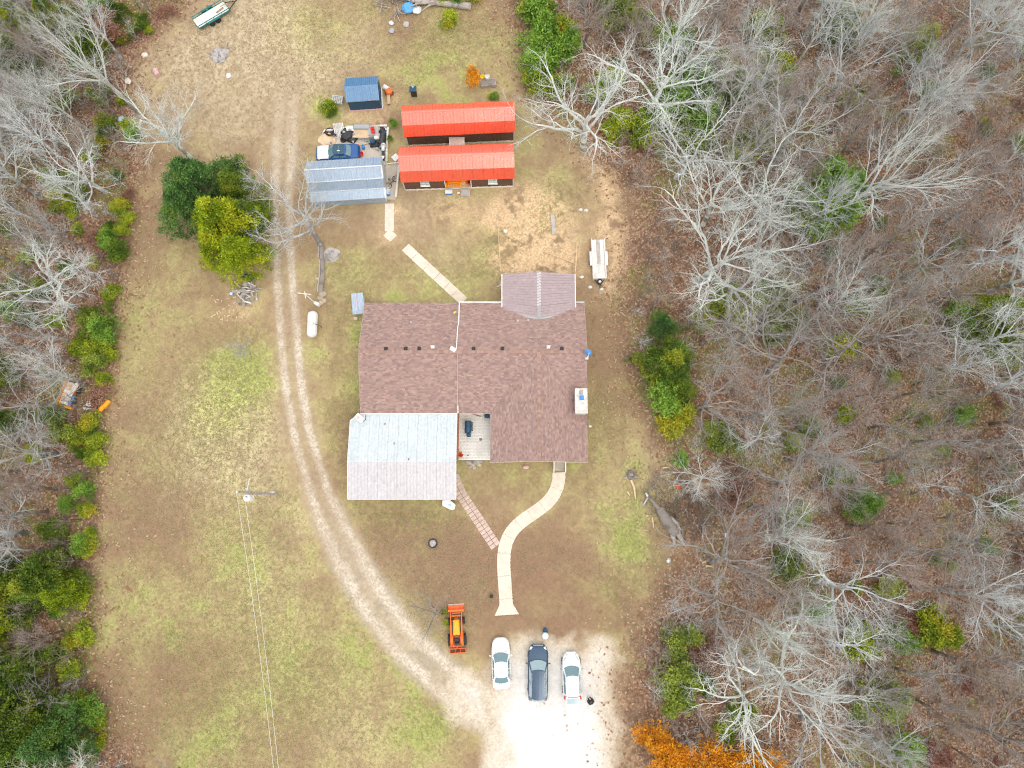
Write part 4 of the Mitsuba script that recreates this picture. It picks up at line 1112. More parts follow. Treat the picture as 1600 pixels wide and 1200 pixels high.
for i in range(6):
    for sgn in (1, -1):
        part(key, 'hood_louvre', w(box((.05 + i * .17, sgn * .345, 1.0), (.10, .02, .09))), 'black_steel')
for sgn in (1, -1):
    wheel(c, .95, sgn * .68, .33, .22)
    wheel(c, -.78, sgn * .72, .55, .32, 'orange_paint')
    for q in range(16):
        a = q * PI / 8
        part(key, 'tyre_lug', w(box((-.78 + .55 * math.cos(a), sgn * .72, .55 + .55 * math.sin(a)), (.07, .30, .05), roty(-a + PI / 2))), 'tyre_rubber')
    part(key, 'fender', w(tubes(np.array([[(-.78 + .64 * math.cos(a), sgn * .62, .55 + .64 * math.sin(a)) for a in np.linspace(.2, 2.7, 9)]]), np.full((1, 9), .03), 4)), 'orange_paint')
    part(key, 'fender_skin', w(patch(np.array([[(-.78 + .62 * math.cos(a), sgn * y, .55 + .62 * math.sin(a)) for y in (.36, .62)] for a in np.linspace(.3, 2.6, 8)]))), 'orange_paint')
    part(key, 'loader_arm', w(join([beam((-.35, sgn * .52, 1.15), (.7, sgn * .52, 1.05), .11, .16), beam((.7, sgn * .52, 1.05), (1.85, sgn * .52, .45), .11, .15), beam((-.2, sgn * .52, .55), (-.2, sgn * .52, 1.2), .12, .12, (1, 0, 0))])), 'orange_paint')
    part(key, 'hydraulic_ram', w(join([cyl((-.15, sgn * .52, .75), (.55, sgn * .52, .92), .035), cyl((.9, sgn * .46, 1.0), (1.75, sgn * .46, .62), .03)])), 'black_steel')
    part(key, 'rollbar', w(beam((-1.15, sgn * .42, .7), (-1.2, sgn * .42, 1.75), .07, .07, (1, 0, 0))), 'orange_deep')
part(key, 'cross_tube', w(join([cyl((1.45, -.55, .72), (1.45, .55, .72), .06), cyl((1.7, -.55, .56), (1.7, .55, .56), .05)])), 'orange_paint')
bk = part(key, 'bucket', w(join([slab((1.85, -.78, .12), (2.45, -.78, .06), (2.45, .78, .06), (1.85, .78, .12), .03), slab((1.85, .78, .72), (1.85, -.78, .72), (1.80, -.78, .1), (1.80, .78, .1), .03), slab((1.85, -.78, .70), (2.02, -.78, .74), (2.02, .78, .74), (1.85, .78, .70), .03)] +
     [hull([(1.83, s_ * .78 + d, .10), (1.83, s_ * .78 + d, .72), (2.02, s_ * .78 + d, .74), (2.44, s_ * .78 + d, .08)][:4] + [(1.84, s_ * .78 + d + .02, .4)]) for s_ in (1, -1) for d in (0,)])), 'orange_paint')
part(bk, 'cutting_edge', w(box((2.47, 0, .06), (.10, 1.58, .03))), 'grey_steel')
part(key, 'floor_plate', w(cbox((-.45, 0, .66), (.75, .95, .05), .02)), 'orange_deep')
sk = part(key, 'seat', w(join([cbox((-.78, 0, 1.0), (.46, .46, .14), .06), cbox((-1.0, 0, 1.25), (.14, .46, .46), .06, roty(-.15))])), 'black_plastic', smooth=30)
part(key, 'steering_wheel', w(join([tube([(-.38 + .16 * math.cos(a) * .9, .18 * math.sin(a), 1.25 + .06 * math.cos(a)) for a in np.linspace(0, 2 * PI, 13)], .018, 6), cyl((-.3, 0, .95), (-.38, 0, 1.25), .025)])), 'black_plastic')
part(key, 'dashboard', w(cbox((-.27, 0, 1.1), (.14, .5, .3), .04)), 'red_plastic')
part(key, 'rollbar_top', w(beam((-1.2, -.45, 1.75), (-1.2, .45, 1.75), .07, .07)), 'orange_deep')
bb = part(key, 'box_blade', w(join([box((-2.02, 0, .3), (.06, 1.55, .5)), box((-1.62, 0, .55), (.08, 1.55, .08))] + [box((-1.82, y, .3), (.42, .05, .5)) for y in (-.76, -.25, .25, .76)] + [beam((-1.1, s_ * .3, .5), (-1.65, s_ * .45, .45), .06, .06) for s_ in (1, -1)] + [beam((-1.1, 0, .95), (-1.65, 0, .6), .05, .05)])), 'orange_deep')
for y in (-.5, 0, .5):
    part(bb, 'ripper_shank', w(box((-1.62, y, .28), (.06, .05, .55))), 'black_steel')

# ---------------------------------------------------------------- trailers


def trailer(label, pos, yaw, L, W, deck_mat, deck2, frame, rail_h, tongue, name='utility_trailer', planks=6, cut=.55):
    key = thing(name, label, 'trailer')
    R = rotz(yaw)
    w = lambda m: move(m, (pos[0], pos[1], 0), R)  # noqa: E731
    c = {'key': key, 'w': w}
    part(key, 'frame', w(join([beam((-L / 2, s_ * (W / 2 - .04), .50), (L / 2, s_ * (W / 2 - .04), .50), .08, .14) for s_ in (1, -1)] + [box((x, 0, .47), (.07, W - .17, .1)) for x in np.linspace(-L / 2 + .04, L / 2 - .04, 5)])), frame)
    for i in range(planks):
        y = (-.5 + (i + .5) / planks) * (W - .2)
        mid = i in range(planks // 3, planks - planks // 3)
        part(key, 'plank', w(box((0, y, .545 + rng.uniform(-.004, .004)), (L - .04, (W - .2) / planks - .014, .04))), deck2 if mid and deck2 else deck_mat)
    for s_ in (1, -1):
        part(key, 'side_rail', w(join([beam((-L / 2, s_ * (W / 2 - .03), .6 + rail_h), (L / 2, s_ * (W / 2 - .03), .6 + rail_h), .06, .06)] + [box((x, s_ * (W / 2 - .03), .585 + rail_h / 2), (.05, .05, rail_h)) for x in np.linspace(-L / 2 + .03, L / 2 - .03, 5)])), frame)
        for x in (-.45, .3):
            wheel(c, x, s_ * (W / 2 + .13), .31, .2)
        part(key, 'mudguard', w(join([cbox((-.075, s_ * (W / 2 + .13), .68), (1.5, .26, .04), .015), box((-.84, s_ * (W / 2 + .13), .6), (.03, .26, .16)), box((.69, s_ * (W / 2 + .13), .6), (.03, .26, .16))])), frame)
    part(key, 'tongue', w(join([beam((L / 2, s_ * W * .36, .47), (L / 2 + tongue, 0, .45), .07, .08) for s_ in (1, -1)] + [cbox((L / 2 + tongue + .1, 0, .46), (.3, .12, .12), .03)])), 'black_steel')
    part(key, 'jack', w(join([cyl((L / 2 + tongue * .6, .02, .05), (L / 2 + tongue * .6, .02, .95), .035), cyl((L / 2 + tongue * .6, .02, .9), (L / 2 + tongue * .6 + .2, .1, .92), .015), lathe([(.1, 0), (.1, .03), (.03, .05)], 10, (L / 2 + tongue * .6, .02, .0))])), 'grey_steel')
    part(key, 'headboard', w(box((L / 2 - .03, 0, .6 + rail_h / 2), (.05, W - .16, rail_h))), frame)
    return c


q0, q1 = P(305.5, 37, .6), P(354, 8, .6)
d = q1 - q0
c = trailer('tandem axle trailer with white deck and teal rails near the north tree line', (q0 + q1) / 2, math.atan2(d[1], d[0]), np.linalg.norm(d[:2]), 1.5, 'deck_white', None, 'teal_paint', .28, 1.1)
part(c['key'], 'deck_board', c['w'](box((1.1, -.1, .58), (1.0, .22, .03), rotz(.15))), 'plank_brown')
part(c['key'], 'deck_board', c['w'](box((1.7, .25, .58), (.7, .16, .03), rotz(-.1))), 'plank_tan')
q0, q1 = P(934, 374, .6), P(937, 436, .6)
d = q1 - q0
c = trailer('white trailer with brown plank centre on the sandy strip east of the garden', (q0 + q1) / 2, math.atan2(d[1], d[0]), np.linalg.norm(d[:2]), 1.42, 'deck_white', 'plank_grey', 'white_paint', .3, .75)
part(c['key'], 'front_panel', c['w'](cbox((np.linalg.norm(d[:2]) / 2 - .85, 0, .60), (1.6, 1.2, .05), .02)), 'limewash', label='scuffed white front panel')
p = P(937, 441, .4)
k = thing('spare_wheel', 'spare wheel with white hub at the tongue of the white trailer', 'wheel')
part(k, 'tyre', lathe([(.17, -.09), (.30, -.1), (.32, 0), (.30, .1), (.17, .09)], 18, (p[0], p[1], .55)), 'tyre_rubber', smooth=40)
part(k, 'hub', lathe([(.03, -.05), (.17, -.04), (.18, .08), (.08, .11), (.02, .11)], 14, (p[0], p[1], .55)), 'white_paint', smooth=40)
# ---------------------------------------------------------------- the person beside the white hatchback
from manifold3d import Manifold, Mesh as MMesh


def figure(bones, refine, taubin=8):
    """One continuous surface: each bone is the hull of the balls at its two joints."""
    out = None
    for (a, ra), (b, rb) in bones:
        h = Manifold.batch_hull([Manifold.sphere(ra, 18).translate(list(map(float, a))), Manifold.sphere(rb, 18).translate(list(map(float, b)))])
        out = h if out is None else out + h
    out = out.refine_to_length(refine).to_mesh()
    m = trimesh.Trimesh(out.vert_properties[:, :3], out.tri_verts, process=True)
    trimesh.smoothing.filter_taubin(m, iterations=taubin)
    return np.array(m.vertices), np.array(m.faces)


key = thing('person', 'person in dark clothes walking beside the white hatchback, one arm held out', 'person')
p = P(922, 1092, 0)
Rp = rotz(2.2)                                   # faces north-west, towards the car
w = lambda m: move(m, (p[0], p[1], 0), Rp)  # noqa: E731
hipL, hipR, knL, knR, anL, anR = (0, .1, .9), (0, -.1, .9), (.13, .11, .50), (-.02, -.11, .49), (.14, .12, .09), (-.28, -.12, .13)
shL, shR, elL, elR, wrL, wrR = (.0, .19, 1.42), (.0, -.19, 1.42), (.10, .27, 1.14), (.20, -.22, 1.20), (.32, .24, 1.02), (.46, -.12, 1.15)
J = [((hipL, .095), (knL, .062)), ((knL, .06), (anL, .045)), ((hipR, .095), (knR, .062)), ((knR, .06), (anR, .045)), ((hipL, .11), (hipR, .11)),
     (((0, 0, .95), .135), ((0, 0, 1.12), .125)), (((0, 0, 1.12), .125), ((.01, 0, 1.34), .145)), ((shL, .075), (shR, .075)), (((.01, .08, 1.3), .11), ((.01, -.08, 1.3), .11)),
     (((.01, 0, 1.42), .07), ((.03, 0, 1.54), .055)), (((.05, 0, 1.62), .092), ((.03, 0, 1.68), .098)), (((.08, 0, 1.57), .055), ((.05, 0, 1.62), .085)),
     ((shL, .068), (elL, .048)), ((elL, .046), (wrL, .032)), ((shR, .068), (elR, .048)), ((elR, .046), (wrR, .032)),
     ((anL, .045), ((.28, .13, .04), .035)), ((anR, .045), ((-.16, -.13, .06), .035))]
for wr, sgn in ((wrL, 1), (wrR, -1)):
    wr = np.array(wr)
    pc = wr + np.array([.07, -.01 * sgn, -.015])
    J.append(((wr, .030), (pc, .034)))
    for i, (oy, ln) in enumerate(((-.028, .065), (-.010, .075), (.009, .07), (.027, .055))):
        k0 = pc + [.03, oy, 0]
        k1 = k0 + [ln * .6, oy * .15, -.012]
        k2 = k1 + [ln * .5, oy * .1, -.03]
        J += [((pc, .014), (k0, .011)), ((k0, .010), (k1, .009)), ((k1, .009), (k2, .008))]
    J += [((wr + [.02, .02 * sgn, 0], .014), (wr + [.06, .055 * sgn, -.01], .011)), ((wr + [.06, .055 * sgn, -.01], .011), (wr + [.10, .065 * sgn, -.02], .009))]
part(key, 'body', w(figure(J, .02)), 'skin', smooth=True)
cloth = [((a, ra + .018), (b, rb + .016)) for (a, ra), (b, rb) in J[:9] if ra > .05 or True]
part(key, 'trousers', w(figure([((hipL, .13), (knL, .095)), ((knL, .093), ((.14, .12, .12), .08)), ((hipR, .13), (knR, .095)), ((knR, .093), ((-.26, -.12, .16), .078)), ((hipL, .14), (hipR, .14))], .03, 3)), 'navy_cloth', smooth=True)
part(key, 'jacket', w(figure([(((0, 0, .92), .17), ((0, 0, 1.12), .16)), (((0, 0, 1.12), .16), ((.01, 0, 1.34), .18)), ((shL, .11), (shR, .11)), (((.01, .08, 1.3), .145), ((.01, -.08, 1.3), .145)), ((shL, .102), (elL, .082)), ((elL, .082), (np.array(wrL) * .85 + np.array(elL) * .15, .06)), ((shR, .102), (elR, .082)), ((elR, .082), (np.array(wrR) * .85 + np.array(elR) * .15, .06)), (((0, 0, 1.42), .11), ((.0, 0, 1.50), .085))], .03, 3)), 'navy_cloth', smooth=True)
part(key, 'hair', w(figure([(((.0, 0, 1.66), .098), ((.0, 0, 1.70), .099)), (((-.03, 0, 1.60), .085), ((-.01, 0, 1.70), .095)), (((.05, 0, 1.72), .08), ((0, 0, 1.71), .095))], .02, 4)), 'dark_hair', smooth=True)
for sgn in (1, -1):
    part(key, 'eye', w(lump((.135, sgn * .034, 1.635), (.010, .014, .010), 1, 0, 1)), 'dark_cavity')
    part(key, 'ear', w(lump((.035, sgn * .098, 1.625), (.022, .012, .034), 1, .1, 1)), 'skin')
part(key, 'nose', w(hull([(.13, -.012, 1.625), (.13, .012, 1.625), (.16, 0, 1.595), (.135, -.018, 1.588), (.135, .018, 1.588)])), 'skin')
part(key, 'mouth', w(cbox((.125, 0, 1.562), (.012, .045, .010), .003)), 'pale_pink')
for (ax, ay, az), tx in ((anL, .17), (anR, .1)):
    part(key, 'shoe', w(hull([(ax - .09, ay - .04, .0 + (az - .09)), (ax - .09, ay + .04, az - .09), (ax + .18, ay - .045, az - .09), (ax + .18, ay + .045, az - .09), (ax - .07, ay - .04, az + .03), (ax - .07, ay + .04, az + .03), (ax + .05, ay, az + .03), (ax + .19, ay, az - .05)])), 'black_plastic')

# ---------------------------------------------------------------- poles, tank, fences
key = thing('utility_pole', 'tall grey utility pole with a white transformer and wires running south', 'utility pole')
b = P(433, 773, 0)
part(key, 'pole', tube([(b[0], b[1], -.2), (b[0], b[1], 4), (b[0], b[1], 10.6)], [.17, .15, .11], 12), 'bare_wood', smooth=40)
zt = 7.7
part(key, 'transformer', lathe([(.05, zt - .52), (.33, zt - .5), (.35, zt - .4), (.35, zt + .4), (.30, zt + .5), (.05, zt + .56)], 18, (b[0] - .05, b[1] - .48, 0)), 'white_paint', smooth=40)
part(key, 'bushing', join([cyl((b[0] + .0, b[1] - .4, zt + .5), (b[0], b[1] - .38, zt + .95), .05), cyl((b[0] + .15, b[1] - .8, zt + .2), (b[0] + .15, b[1] - .95, zt + .25), .03)]), 'grey_steel')
part(key, 'bracket_arm', join([tube([(b[0], b[1], 8.3), (b[0] + .15, b[1] + .9, 8.55), (b[0] + .25, b[1] + 1.3, 8.5)], .035), cbox((b[0], b[1] + .2, 8.2), (.12, .4, .5), .03)]), 'pale_steel')
part(key, 'insulator', lathe([(.03, 10.5), (.09, 10.55), (.05, 10.65), (.10, 10.7), (.04, 10.85)], 10, (b[0], b[1], 0)), 'white_paint')
part(key, 'meter_base', cbox((b[0] + .05, b[1] + .2, 1.5), (.4, .2, .6), .03), 'pale_steel')
for (z0, px, z1, dx) in ((10.85, 441, 9.8, 0), (9.0, 448, 8.0, .0)):
    e = P(px, 1330, z1)
    pts = [(b[0] + (e[0] - b[0]) * t, b[1] + (e[1] - b[1]) * t - (.12 if z0 < 10 else 0), z0 + (z1 - z0) * t - .6 * 4 * t * (1 - t)) for t in np.linspace(0, 1, 20)]
    part(key, 'wire', tube(pts, .013, 5), 'white_plastic')

key = thing('service_mast', 'thin white service pole with a small meter box north of the gas tank', 'pole')
b = P(498, 478, 0)
tp = P(476, 459, 4.9)
part(key, 'mast', tube([(b[0] - .12, b[1] + .1, 0), (tp[0] * .6 + b[0] * .4, tp[1] * .6 + b[1] * .4, 2.9), tp], [.06, .055, .05], 8), 'white_paint')
part(key, 'cross_arm', join([beam(tp + [-.75, .12, -.1], tp + [.65, -.06, -.1], .09, .09), beam(tp + [.1, -.45, -.12], tp + [-.06, .3, -.12], .06, .06)]), 'offwhite')
part(key, 'insulator', join([lathe([(.03, 0), (.07, .05), (.04, .12)], 8, tp + [dx, -.12 * dx, -.05]) for dx in (-.7, -.3, .3, .6)]), 'pale_steel')
part(key, 'meter_box', cbox((b[0] + .05, b[1] - .05, .85), (.55, .32, .75), .05, rotz(-.5)), 'white_plastic')
part(key, 'box_post', cyl((b[0] + .05, b[1] - .02, 0), (b[0] + .05, b[1] - .02, .6), .06), 'grey_steel')

key = thing('gas_tank', 'white capsule shaped gas tank lying between drive and house', 'tank')
p = P(488, 506.5, .8)
Rg = rotz(PI / 2)
prof = [(.02, -1.42)] + [(.52 * math.sin(a), -.98 - .44 * math.cos(a)) for a in np.linspace(.15, PI / 2, 7)] + [(.52 * math.cos(a), .98 + .44 * math.sin(a)) for a in np.linspace(0, PI / 2 - .15, 7)] + [(.02, 1.42)]
tk = part(key, 'vessel', move(lathe(prof, 28, R=roty(PI / 2)), (p[0], p[1], .8), Rg), 'white_plastic', smooth=50)
part(key, 'valve_dome', lathe([(.17, 0), (.17, .10), (.12, .17), (.02, .19)], 16, (p[0] + .12, p[1] - .06, 1.28)), 'offwhite', smooth=40)
part(key, 'valve', cyl((p[0] + .30, p[1] - .06, 1.18), (p[0] + .34, p[1] - .06, 1.3), .03), 'black_steel')
part(key, 'red_marking', join([box((p[0] - .06, p[1] + .22, 1.315), (.32, .05, .02)), box((p[0] - .06, p[1] - .30, 1.315), (.32, .05, .02)), box((p[0] - .20, p[1] - .04, 1.29), (.05, .46, .02))]), 'pale_pink', label='faded red bracket shaped marking')
for y in (-.8, .8):
    part(key, 'foot', cbox((p[0], p[1] + y, .16), (.75, .2, .32), .03), 'concrete_old')
part(key, 'pipe', tube([(p[0] + .4, p[1] - .1, 1.15), (p[0] + .75, p[1] - .1, .7), (p[0] + .8, p[1] - .15, .05)], .03), 'black_steel')

key = thing('pump_house', 'small lean-to with a ribbed tin roof at the house north west corner', 'lean-to')
a, b_, c_, d_ = P(548.5, 459, 1.5), P(567, 457, 1.5), P(570.5, 489, 1.15), P(551, 491.5, 1.15)
ctr = (a + b_ + c_ + d_) / 4
part(key, 'wall', join([box((ctr[0], ctr[1], .62), (1.05, 1.7, 1.1), rotz(.06))]), 'plank_grey')
roof_ = part(key, 'roof', beam((a + d_) / 2 - [0, 0, .06], (b_ + c_) / 2 - [0, 0, .06], .1, .06), 'plank_tan')
metal_slope(roof_, a, b_, c_, d_, 'metal_grey', .62, .155, .03)
part(key, 'red_strip', beam((a * .6 + b_ * .4) + [0, 0, .05], (d_ * .6 + c_ * .4) + [0, 0, .05], .06, .02), 'pale_pink')
part(key, 'block', cbox((d_[0] + .1, d_[1] - .15, .15), (.4, .3, .3), .03), 'paver_pink')

# old railway sleepers and stone edging north of the gas tank
key = thing('timber_border', 'rotting timber border running north from the service pole', 'border')
for i, (x, y, l, a_) in enumerate(((503, 392, 2.0, .0), (504.5, 420, 2.0, .02), (503.5, 440, 1.4, -.05), (502, 452, 1.0, .05))):
    q = P(x, y, 0)
    part(key, 'sleeper', cbox((q[0], q[1], .12), (.42, l, .26), .05, rotz(a_ + .03)), 'rotten_wood')
    part(key, 'sleeper', cbox((q[0] - .34, q[1] + .1, .08), (.16, l * .9, .18), .04, rotz(a_)), 'bare_wood')
for x, y, r in ((505, 460, .4), (501, 466, .35), (507, 470, .3), (501, 474, .35), (497, 436, .25)):
    q = P(x, y, 0)
    single('border_stone', lump((q[0], q[1], .1), (r, r * .8, .2), x, .35), 'clay_rock', 'weathered stone at the south end of the timber border', 'stone', 'stones at the timber border', smooth=30)
q = P(513, 402, 0)
struct('ash_patch', move(lump((0, 0, 0), (1.0, .8, .05), 44, .35, 3), (q[0] + .3, q[1] + .3, .0)), 'ash_grey', 'grey ash heap under the leaning bare tree', 'stuff', smooth=True)


def fence(name, label, pts, h, mat_, post=.05, step=1.7, rails=2):
    key = thing(name, label, 'fence')
    for a, b in zip(pts[:-1], pts[1:]):
        n = max(1, round(np.linalg.norm(b - a) / step))
        for i in range(n + 1):
            q = a + (b - a) * i / n
            part(key, 'post', cyl((q[0], q[1], 0), (q[0], q[1], h + .05), post, n=8), mat_)
        for z in np.linspace(h * .4, h, rails):
            part(key, 'rail', beam((a[0], a[1], z), (b[0], b[1], z), post * 1.2, post * 1.6), mat_)
    return key


fence('garden_fence', 'thin pale rail fence on the west side of the garden plot', [P(777, 337, 0), P(782.5, 428, 0)], .95, 'fresh_wood', .035)
fence('garden_fence', 'thin pale rail fence on the east side of the garden plot', [P(901, 383, 0), P(898, 430, 0)], .95, 'fresh_wood', .03)

# ---------------------------------------------------------------- the junk pad behind the grey shed
key = thing('concrete_pad', 'worn concrete pad crowded with junk north of the grey shed', 'slab')
v = np.array([P(505, 206, .1), P(607, 198, .1), P(606, 316, .1), P(490, 262, .1)])
labels[key] = {'label': labels[key]['label'], 'kind': 'structure'}
c4 = [P(505, 207)[:2], P(606, 200)[:2], P(625, 255)[:2], P(622, 312)[:2], P(601, 313)[:2], P(597, 262)[:2], P(497, 262)[:2]]
for i, (a, b_, c_, d_) in enumerate(((P(504, 207), P(552, 203), P(552, 262), P(496, 262)), (P(552.6, 203), P(607, 199), P(606, 258), P(552.6, 262)), (P(603, 258.6), P(624, 257), P(622, 284), P(603, 285)), (P(603, 285.6), P(622, 284.6), P(618, 312), P(603, 312)))):
    part(key, 'slab', prism([a[:2], b_[:2], c_[:2], d_[:2]], -.05, .07 + .006 * i), 'concrete_old')
for lab, pts, m_ in (('white block wall along the north edge of the junk pad', [(504, 205), (552, 200), (606, 196.5)], 'limewash'), ('white block wall along the east edge of the junk pad', [(606.5, 197.5), (604.5, 226), (604, 253)], 'limewash'),
                     ('cream block wall beside the walkway west of the south barn', [(624, 257), (621, 285), (618, 311)], 'offwhite')):
    k = thing('block_wall', lab, 'wall')
    pw = np.array([P(*q, .3) for q in pts])
    s = np.r_[0, np.cumsum(np.linalg.norm(np.diff(pw, axis=0), axis=1))]
    for i in range(int(s[-1] / .41)):
        for row in range(2):
            u = (i + .5 + .5 * (row % 2)) * .41
            if u > s[-1]:
                continue
            q = np.array([np.interp(u, s, pw[:, j]) for j in range(2)])
            e = np.array([np.interp(u + .1, s, pw[:, j]) - np.interp(u - .1, s, pw[:, j]) for j in range(2)])
            part(k, 'block', cbox((q[0], q[1], .06 + .2 * row + .1), (.395, .2 + .01 * (i % 2), .19), .015, rotz(math.atan2(e[1], e[0]))), m_)
k = thing('gate_rail', 'white rail from the grey shed across to the south barn', 'rail')
part(k, 'bar', beam(P(604, 256, 1.0), P(624, 254, 1.0), .08, .1), 'white_paint')
part(k, 'post', cyl(P(605, 257, 0), P(605, 257, 0) + [0, 0, 1.05], .05), 'white_paint')
part(k, 'post', cyl(P(623, 255, 0), P(623, 255, 0) + [0, 0, 1.05], .05), 'white_paint')


def at(x, y, z=.08):
    return P(x, y, z)


def tyre(x, y, label, z=.16, tilt=None, r=.33):
    q = at(x, y)
    return single('old_tyre', move(lathe([(r * .55, -.09), (r * .93, -.10), (r, -.03), (r, .03), (r * .93, .10), (r * .55, .09), (r * .5, 0)], 18), (q[0], q[1], z), tilt), 'tyre_rubber', label, 'tyre', smooth=40)


def bag(x, y, r, m_, label, name='rubbish_bag', cat='bag', h=.6, seed=None, sx=1.0):
    q = at(x, y)
    return single(name, lump((q[0], q[1], r * h * .6), (r * sx, r, r * h), seed or int(x * 7 + y), .35, 3), m_, label, cat, smooth=45)


q = at(516.5, 209)
k = thing('wheelbarrow', 'black wheelbarrow tipped in the north west corner of the junk pad', 'wheelbarrow')
part(k, 'tray', lathe([(.25, .25), (.52, .5), (.50, .5), (.23, .27)], 14, (q[0], q[1], 0)), 'black_plastic')
part(k, 'leg', join([tube([(q[0] - .5, q[1] + s_ * .2, .5), (q[0] + .2, q[1] + s_ * .2, .2), (q[0] + .75, q[1] + s_ * .25, .5)], .025) for s_ in (1, -1)]), 'black_steel')
part(k, 'wheel', lathe([(.03, -.05), (.2, -.05), (.2, .05), (.03, .05)], 14, (q[0] - .55, q[1], .2), rotx(PI / 2)), 'tyre_rubber')
bag(513.5, 212.5, .33, 'yellow_orange', 'yellow and tan bundle at the west end of the junk pad', 'cloth_bundle', 'bundle')
bag(511, 218.5, .75, 'fresh_wood', 'tan sandy heap at the west edge of the junk pad', 'sand_heap', 'heap', .3, sx=1.2)
k = thing('pallet', 'pale slatted pallet leaning on the north wall of the junk pad', 'pallet')
q = at(531.5, 207)
Rp_ = rotz(.12) @ rotx(.55)
for i in range(7):
    part(k, 'slat', move(box((-.5 + i * .165, 0, 0), (.12, 1.5, .03)), (q[0], q[1], .55), Rp_), 'limewash')
part(k, 'bearer', move(join([box((0, y, -.06), (1.1, .08, .09)) for y in (-.65, 0, .65)]), (q[0], q[1], .55), Rp_), 'plank_grey')
k = thing('black_tarp', 'black tarpaulin heaped over a pile behind the blue car', 'tarpaulin')
q = at(546, 214.5)
part(k, 'sheet', lump((q[0], q[1], .3), (.85, .75, .55), 3, .45, 3), 'black_plastic', smooth=50)
part(k, 'weight', join([lump((q[0] + dx, q[1] + dy, .9 - abs(dx) * .5), (.18, .14, .12), 9 + i, .4, 1) for i, (dx, dy) in enumerate(((-.5, .3), (.2, .5), (.6, .1)))]), 'grey_steel')
tyre(536.5, 219, 'worn tyre flat on the concrete west of the black tarpaulin')
tyre(538, 210, 'worn tyre leaning behind the black tarpaulin', .35, rotx(1.0))
q = at(547, 204)
single('plastic_sheet', lump((q[0], q[1], .3), (.75, .4, .35), 21, .5, 3), 'white_plastic', 'crumpled clear plastic sheet along the north wall of the junk pad', 'sheet', smooth=45)
bag(554, 208, .33, 'white_plastic', 'white bag beside the black tarpaulin')
q = at(567, 210)
single('plywood_sheet', prism([(q[0] - 1.05, q[1] - .65), (q[0] + .7, q[1] - .75), (q[0] + 1.1, q[1] - .1), (q[0] + .1, q[1] + .75), (q[0] - .8, q[1] + .5)], .55, .6), 'plank_tan', 'tan plywood sheet lying on the junk in the middle of the pad', 'board')
single('plywood_stack', join([box((q[0], q[1], .3), (1.5, 1.0, .44)), box((q[0] + .5, q[1] - .55, .35), (1.9, .12, .3), rotz(.1))]), 'plank_grey', 'grey timber stack under the tan plywood', 'timber')
q = at(567, 202.5)
single('water_tank', cbox((q[0], q[1], .45), (1.9, .65, .75), .12), 'grey_steel', 'long blue grey bin along the north wall of the junk pad', 'bin')
for x, y in ((584, 207), (585, 212)):
    q = at(x, y)
    single('fuel_can', join([cbox((q[0], q[1], .95), (.42, .32, .34), .08, rotz(.4)), tube([(q[0] - .12, q[1], 1.1), (q[0] - .05, q[1], 1.2), (q[0] + .1, q[1], 1.2), (q[0] + .14, q[1], 1.1)], .03)]), 'red_plastic', 'northern red fuel can on the grey cabinet' if y < 210 else 'southern red fuel can on the grey cabinet', 'fuel can')
q = at(585, 208.5)
k = thing('grey_cabinet', 'grey cabinet lying under the red fuel cans', 'cabinet')
part(k, 'carcass', cbox((q[0], q[1], .40), (1.15, 1.2, .70), .03), 'stone_grey')
part(k, 'door', cbox((q[0] - .1, q[1], .76), (.8, 1.1, .03), .01), 'grey_steel')
k = thing('lawn_mower', 'dark ride-on lawn mower among the junk near the east wall', 'lawn mower')
q = at(588, 226)
part(k, 'deck', cbox((q[0], q[1], .3), (1.1, .75, .25), .08), 'black_steel')
part(k, 'hood', cbox((q[0] - .35, q[1] + .1, .6), (.6, .5, .4), .12), 'siding_dark')
part(k, 'seat', cbox((q[0] + .35, q[1] + .05, .75), (.4, .4, .35), .1), 'black_plastic')
for dx, dy, r in ((-.45, .35, .2), (-.45, -.3, .2), (.4, .38, .27), (.4, -.3, .27)):
    part(k, 'wheel', lathe([(.05, -.08), (r, -.07), (r, .07), (.05, .08)], 12, (q[0] + dx, q[1] + dy, r + .07), rotx(PI / 2)), 'tyre_rubber')
part(k, 'hopper', cbox((q[0] + .1, q[1] + .5, .7), (.5, .4, .35), .1), 'white_plastic')
bag(597, 205, .42, 'black_plastic', 'black sack in the north east corner of the junk pad', h=.8)
bag(601, 208, .32, 'siding_dark', 'dark sack against the east wall of the junk pad', h=.9)
bag(596, 211, .28, 'pale_pink', 'faded pink cushion in the north east junk heap', 'cushion', 'cushion', .5)
bag(601, 203, .28, 'white_plastic', 'white sack on the corner of the junk pad walls')
k = thing('black_grill', 'black barrel grill by the east wall of the junk pad', 'grill')
q = at(599.5, 222)
part(k, 'drum', move(lathe([(.05, -.65), (.36, -.62), (.38, -.5), (.38, .5), (.36, .62), (.05, .65)], 16, R=roty(PI / 2)), (q[0], q[1], .7), rotz(1.5)), 'black_steel', smooth=40)
part(k, 'leg', join([cyl((q[0] + dx, q[1] + dy, .05), (q[0] + dx, q[1] + dy, .5), .03) for dx in (-.2, .2) for dy in (-.45, .45)]), 'black_steel')
part(k, 'side_shelf', cbox((q[0] - .5, q[1], .75), (.25, .8, .04), .01), 'plank_grey')
k = thing('motorcycle', 'white and black motorcycle parked at the south east corner of the junk pad', 'motorcycle')
q = at(600.5, 240)
for dy in (-.68, .68):
    wk = part(k, 'wheel', lathe([(.16, -.05), (.29, -.05), (.31, 0), (.29, .05), (.16, .05)], 16, (q[0], q[1] + dy, .38), roty(PI / 2)), 'tyre_rubber', smooth=40)
part(k, 'engine', cbox((q[0], q[1] - .05, .5), (.36, .55, .4), .06), 'grey_steel')
part(k, 'fuel_tank', cbox((q[0], q[1] + .2, .86), (.34, .55, .26), .1), 'white_paint')
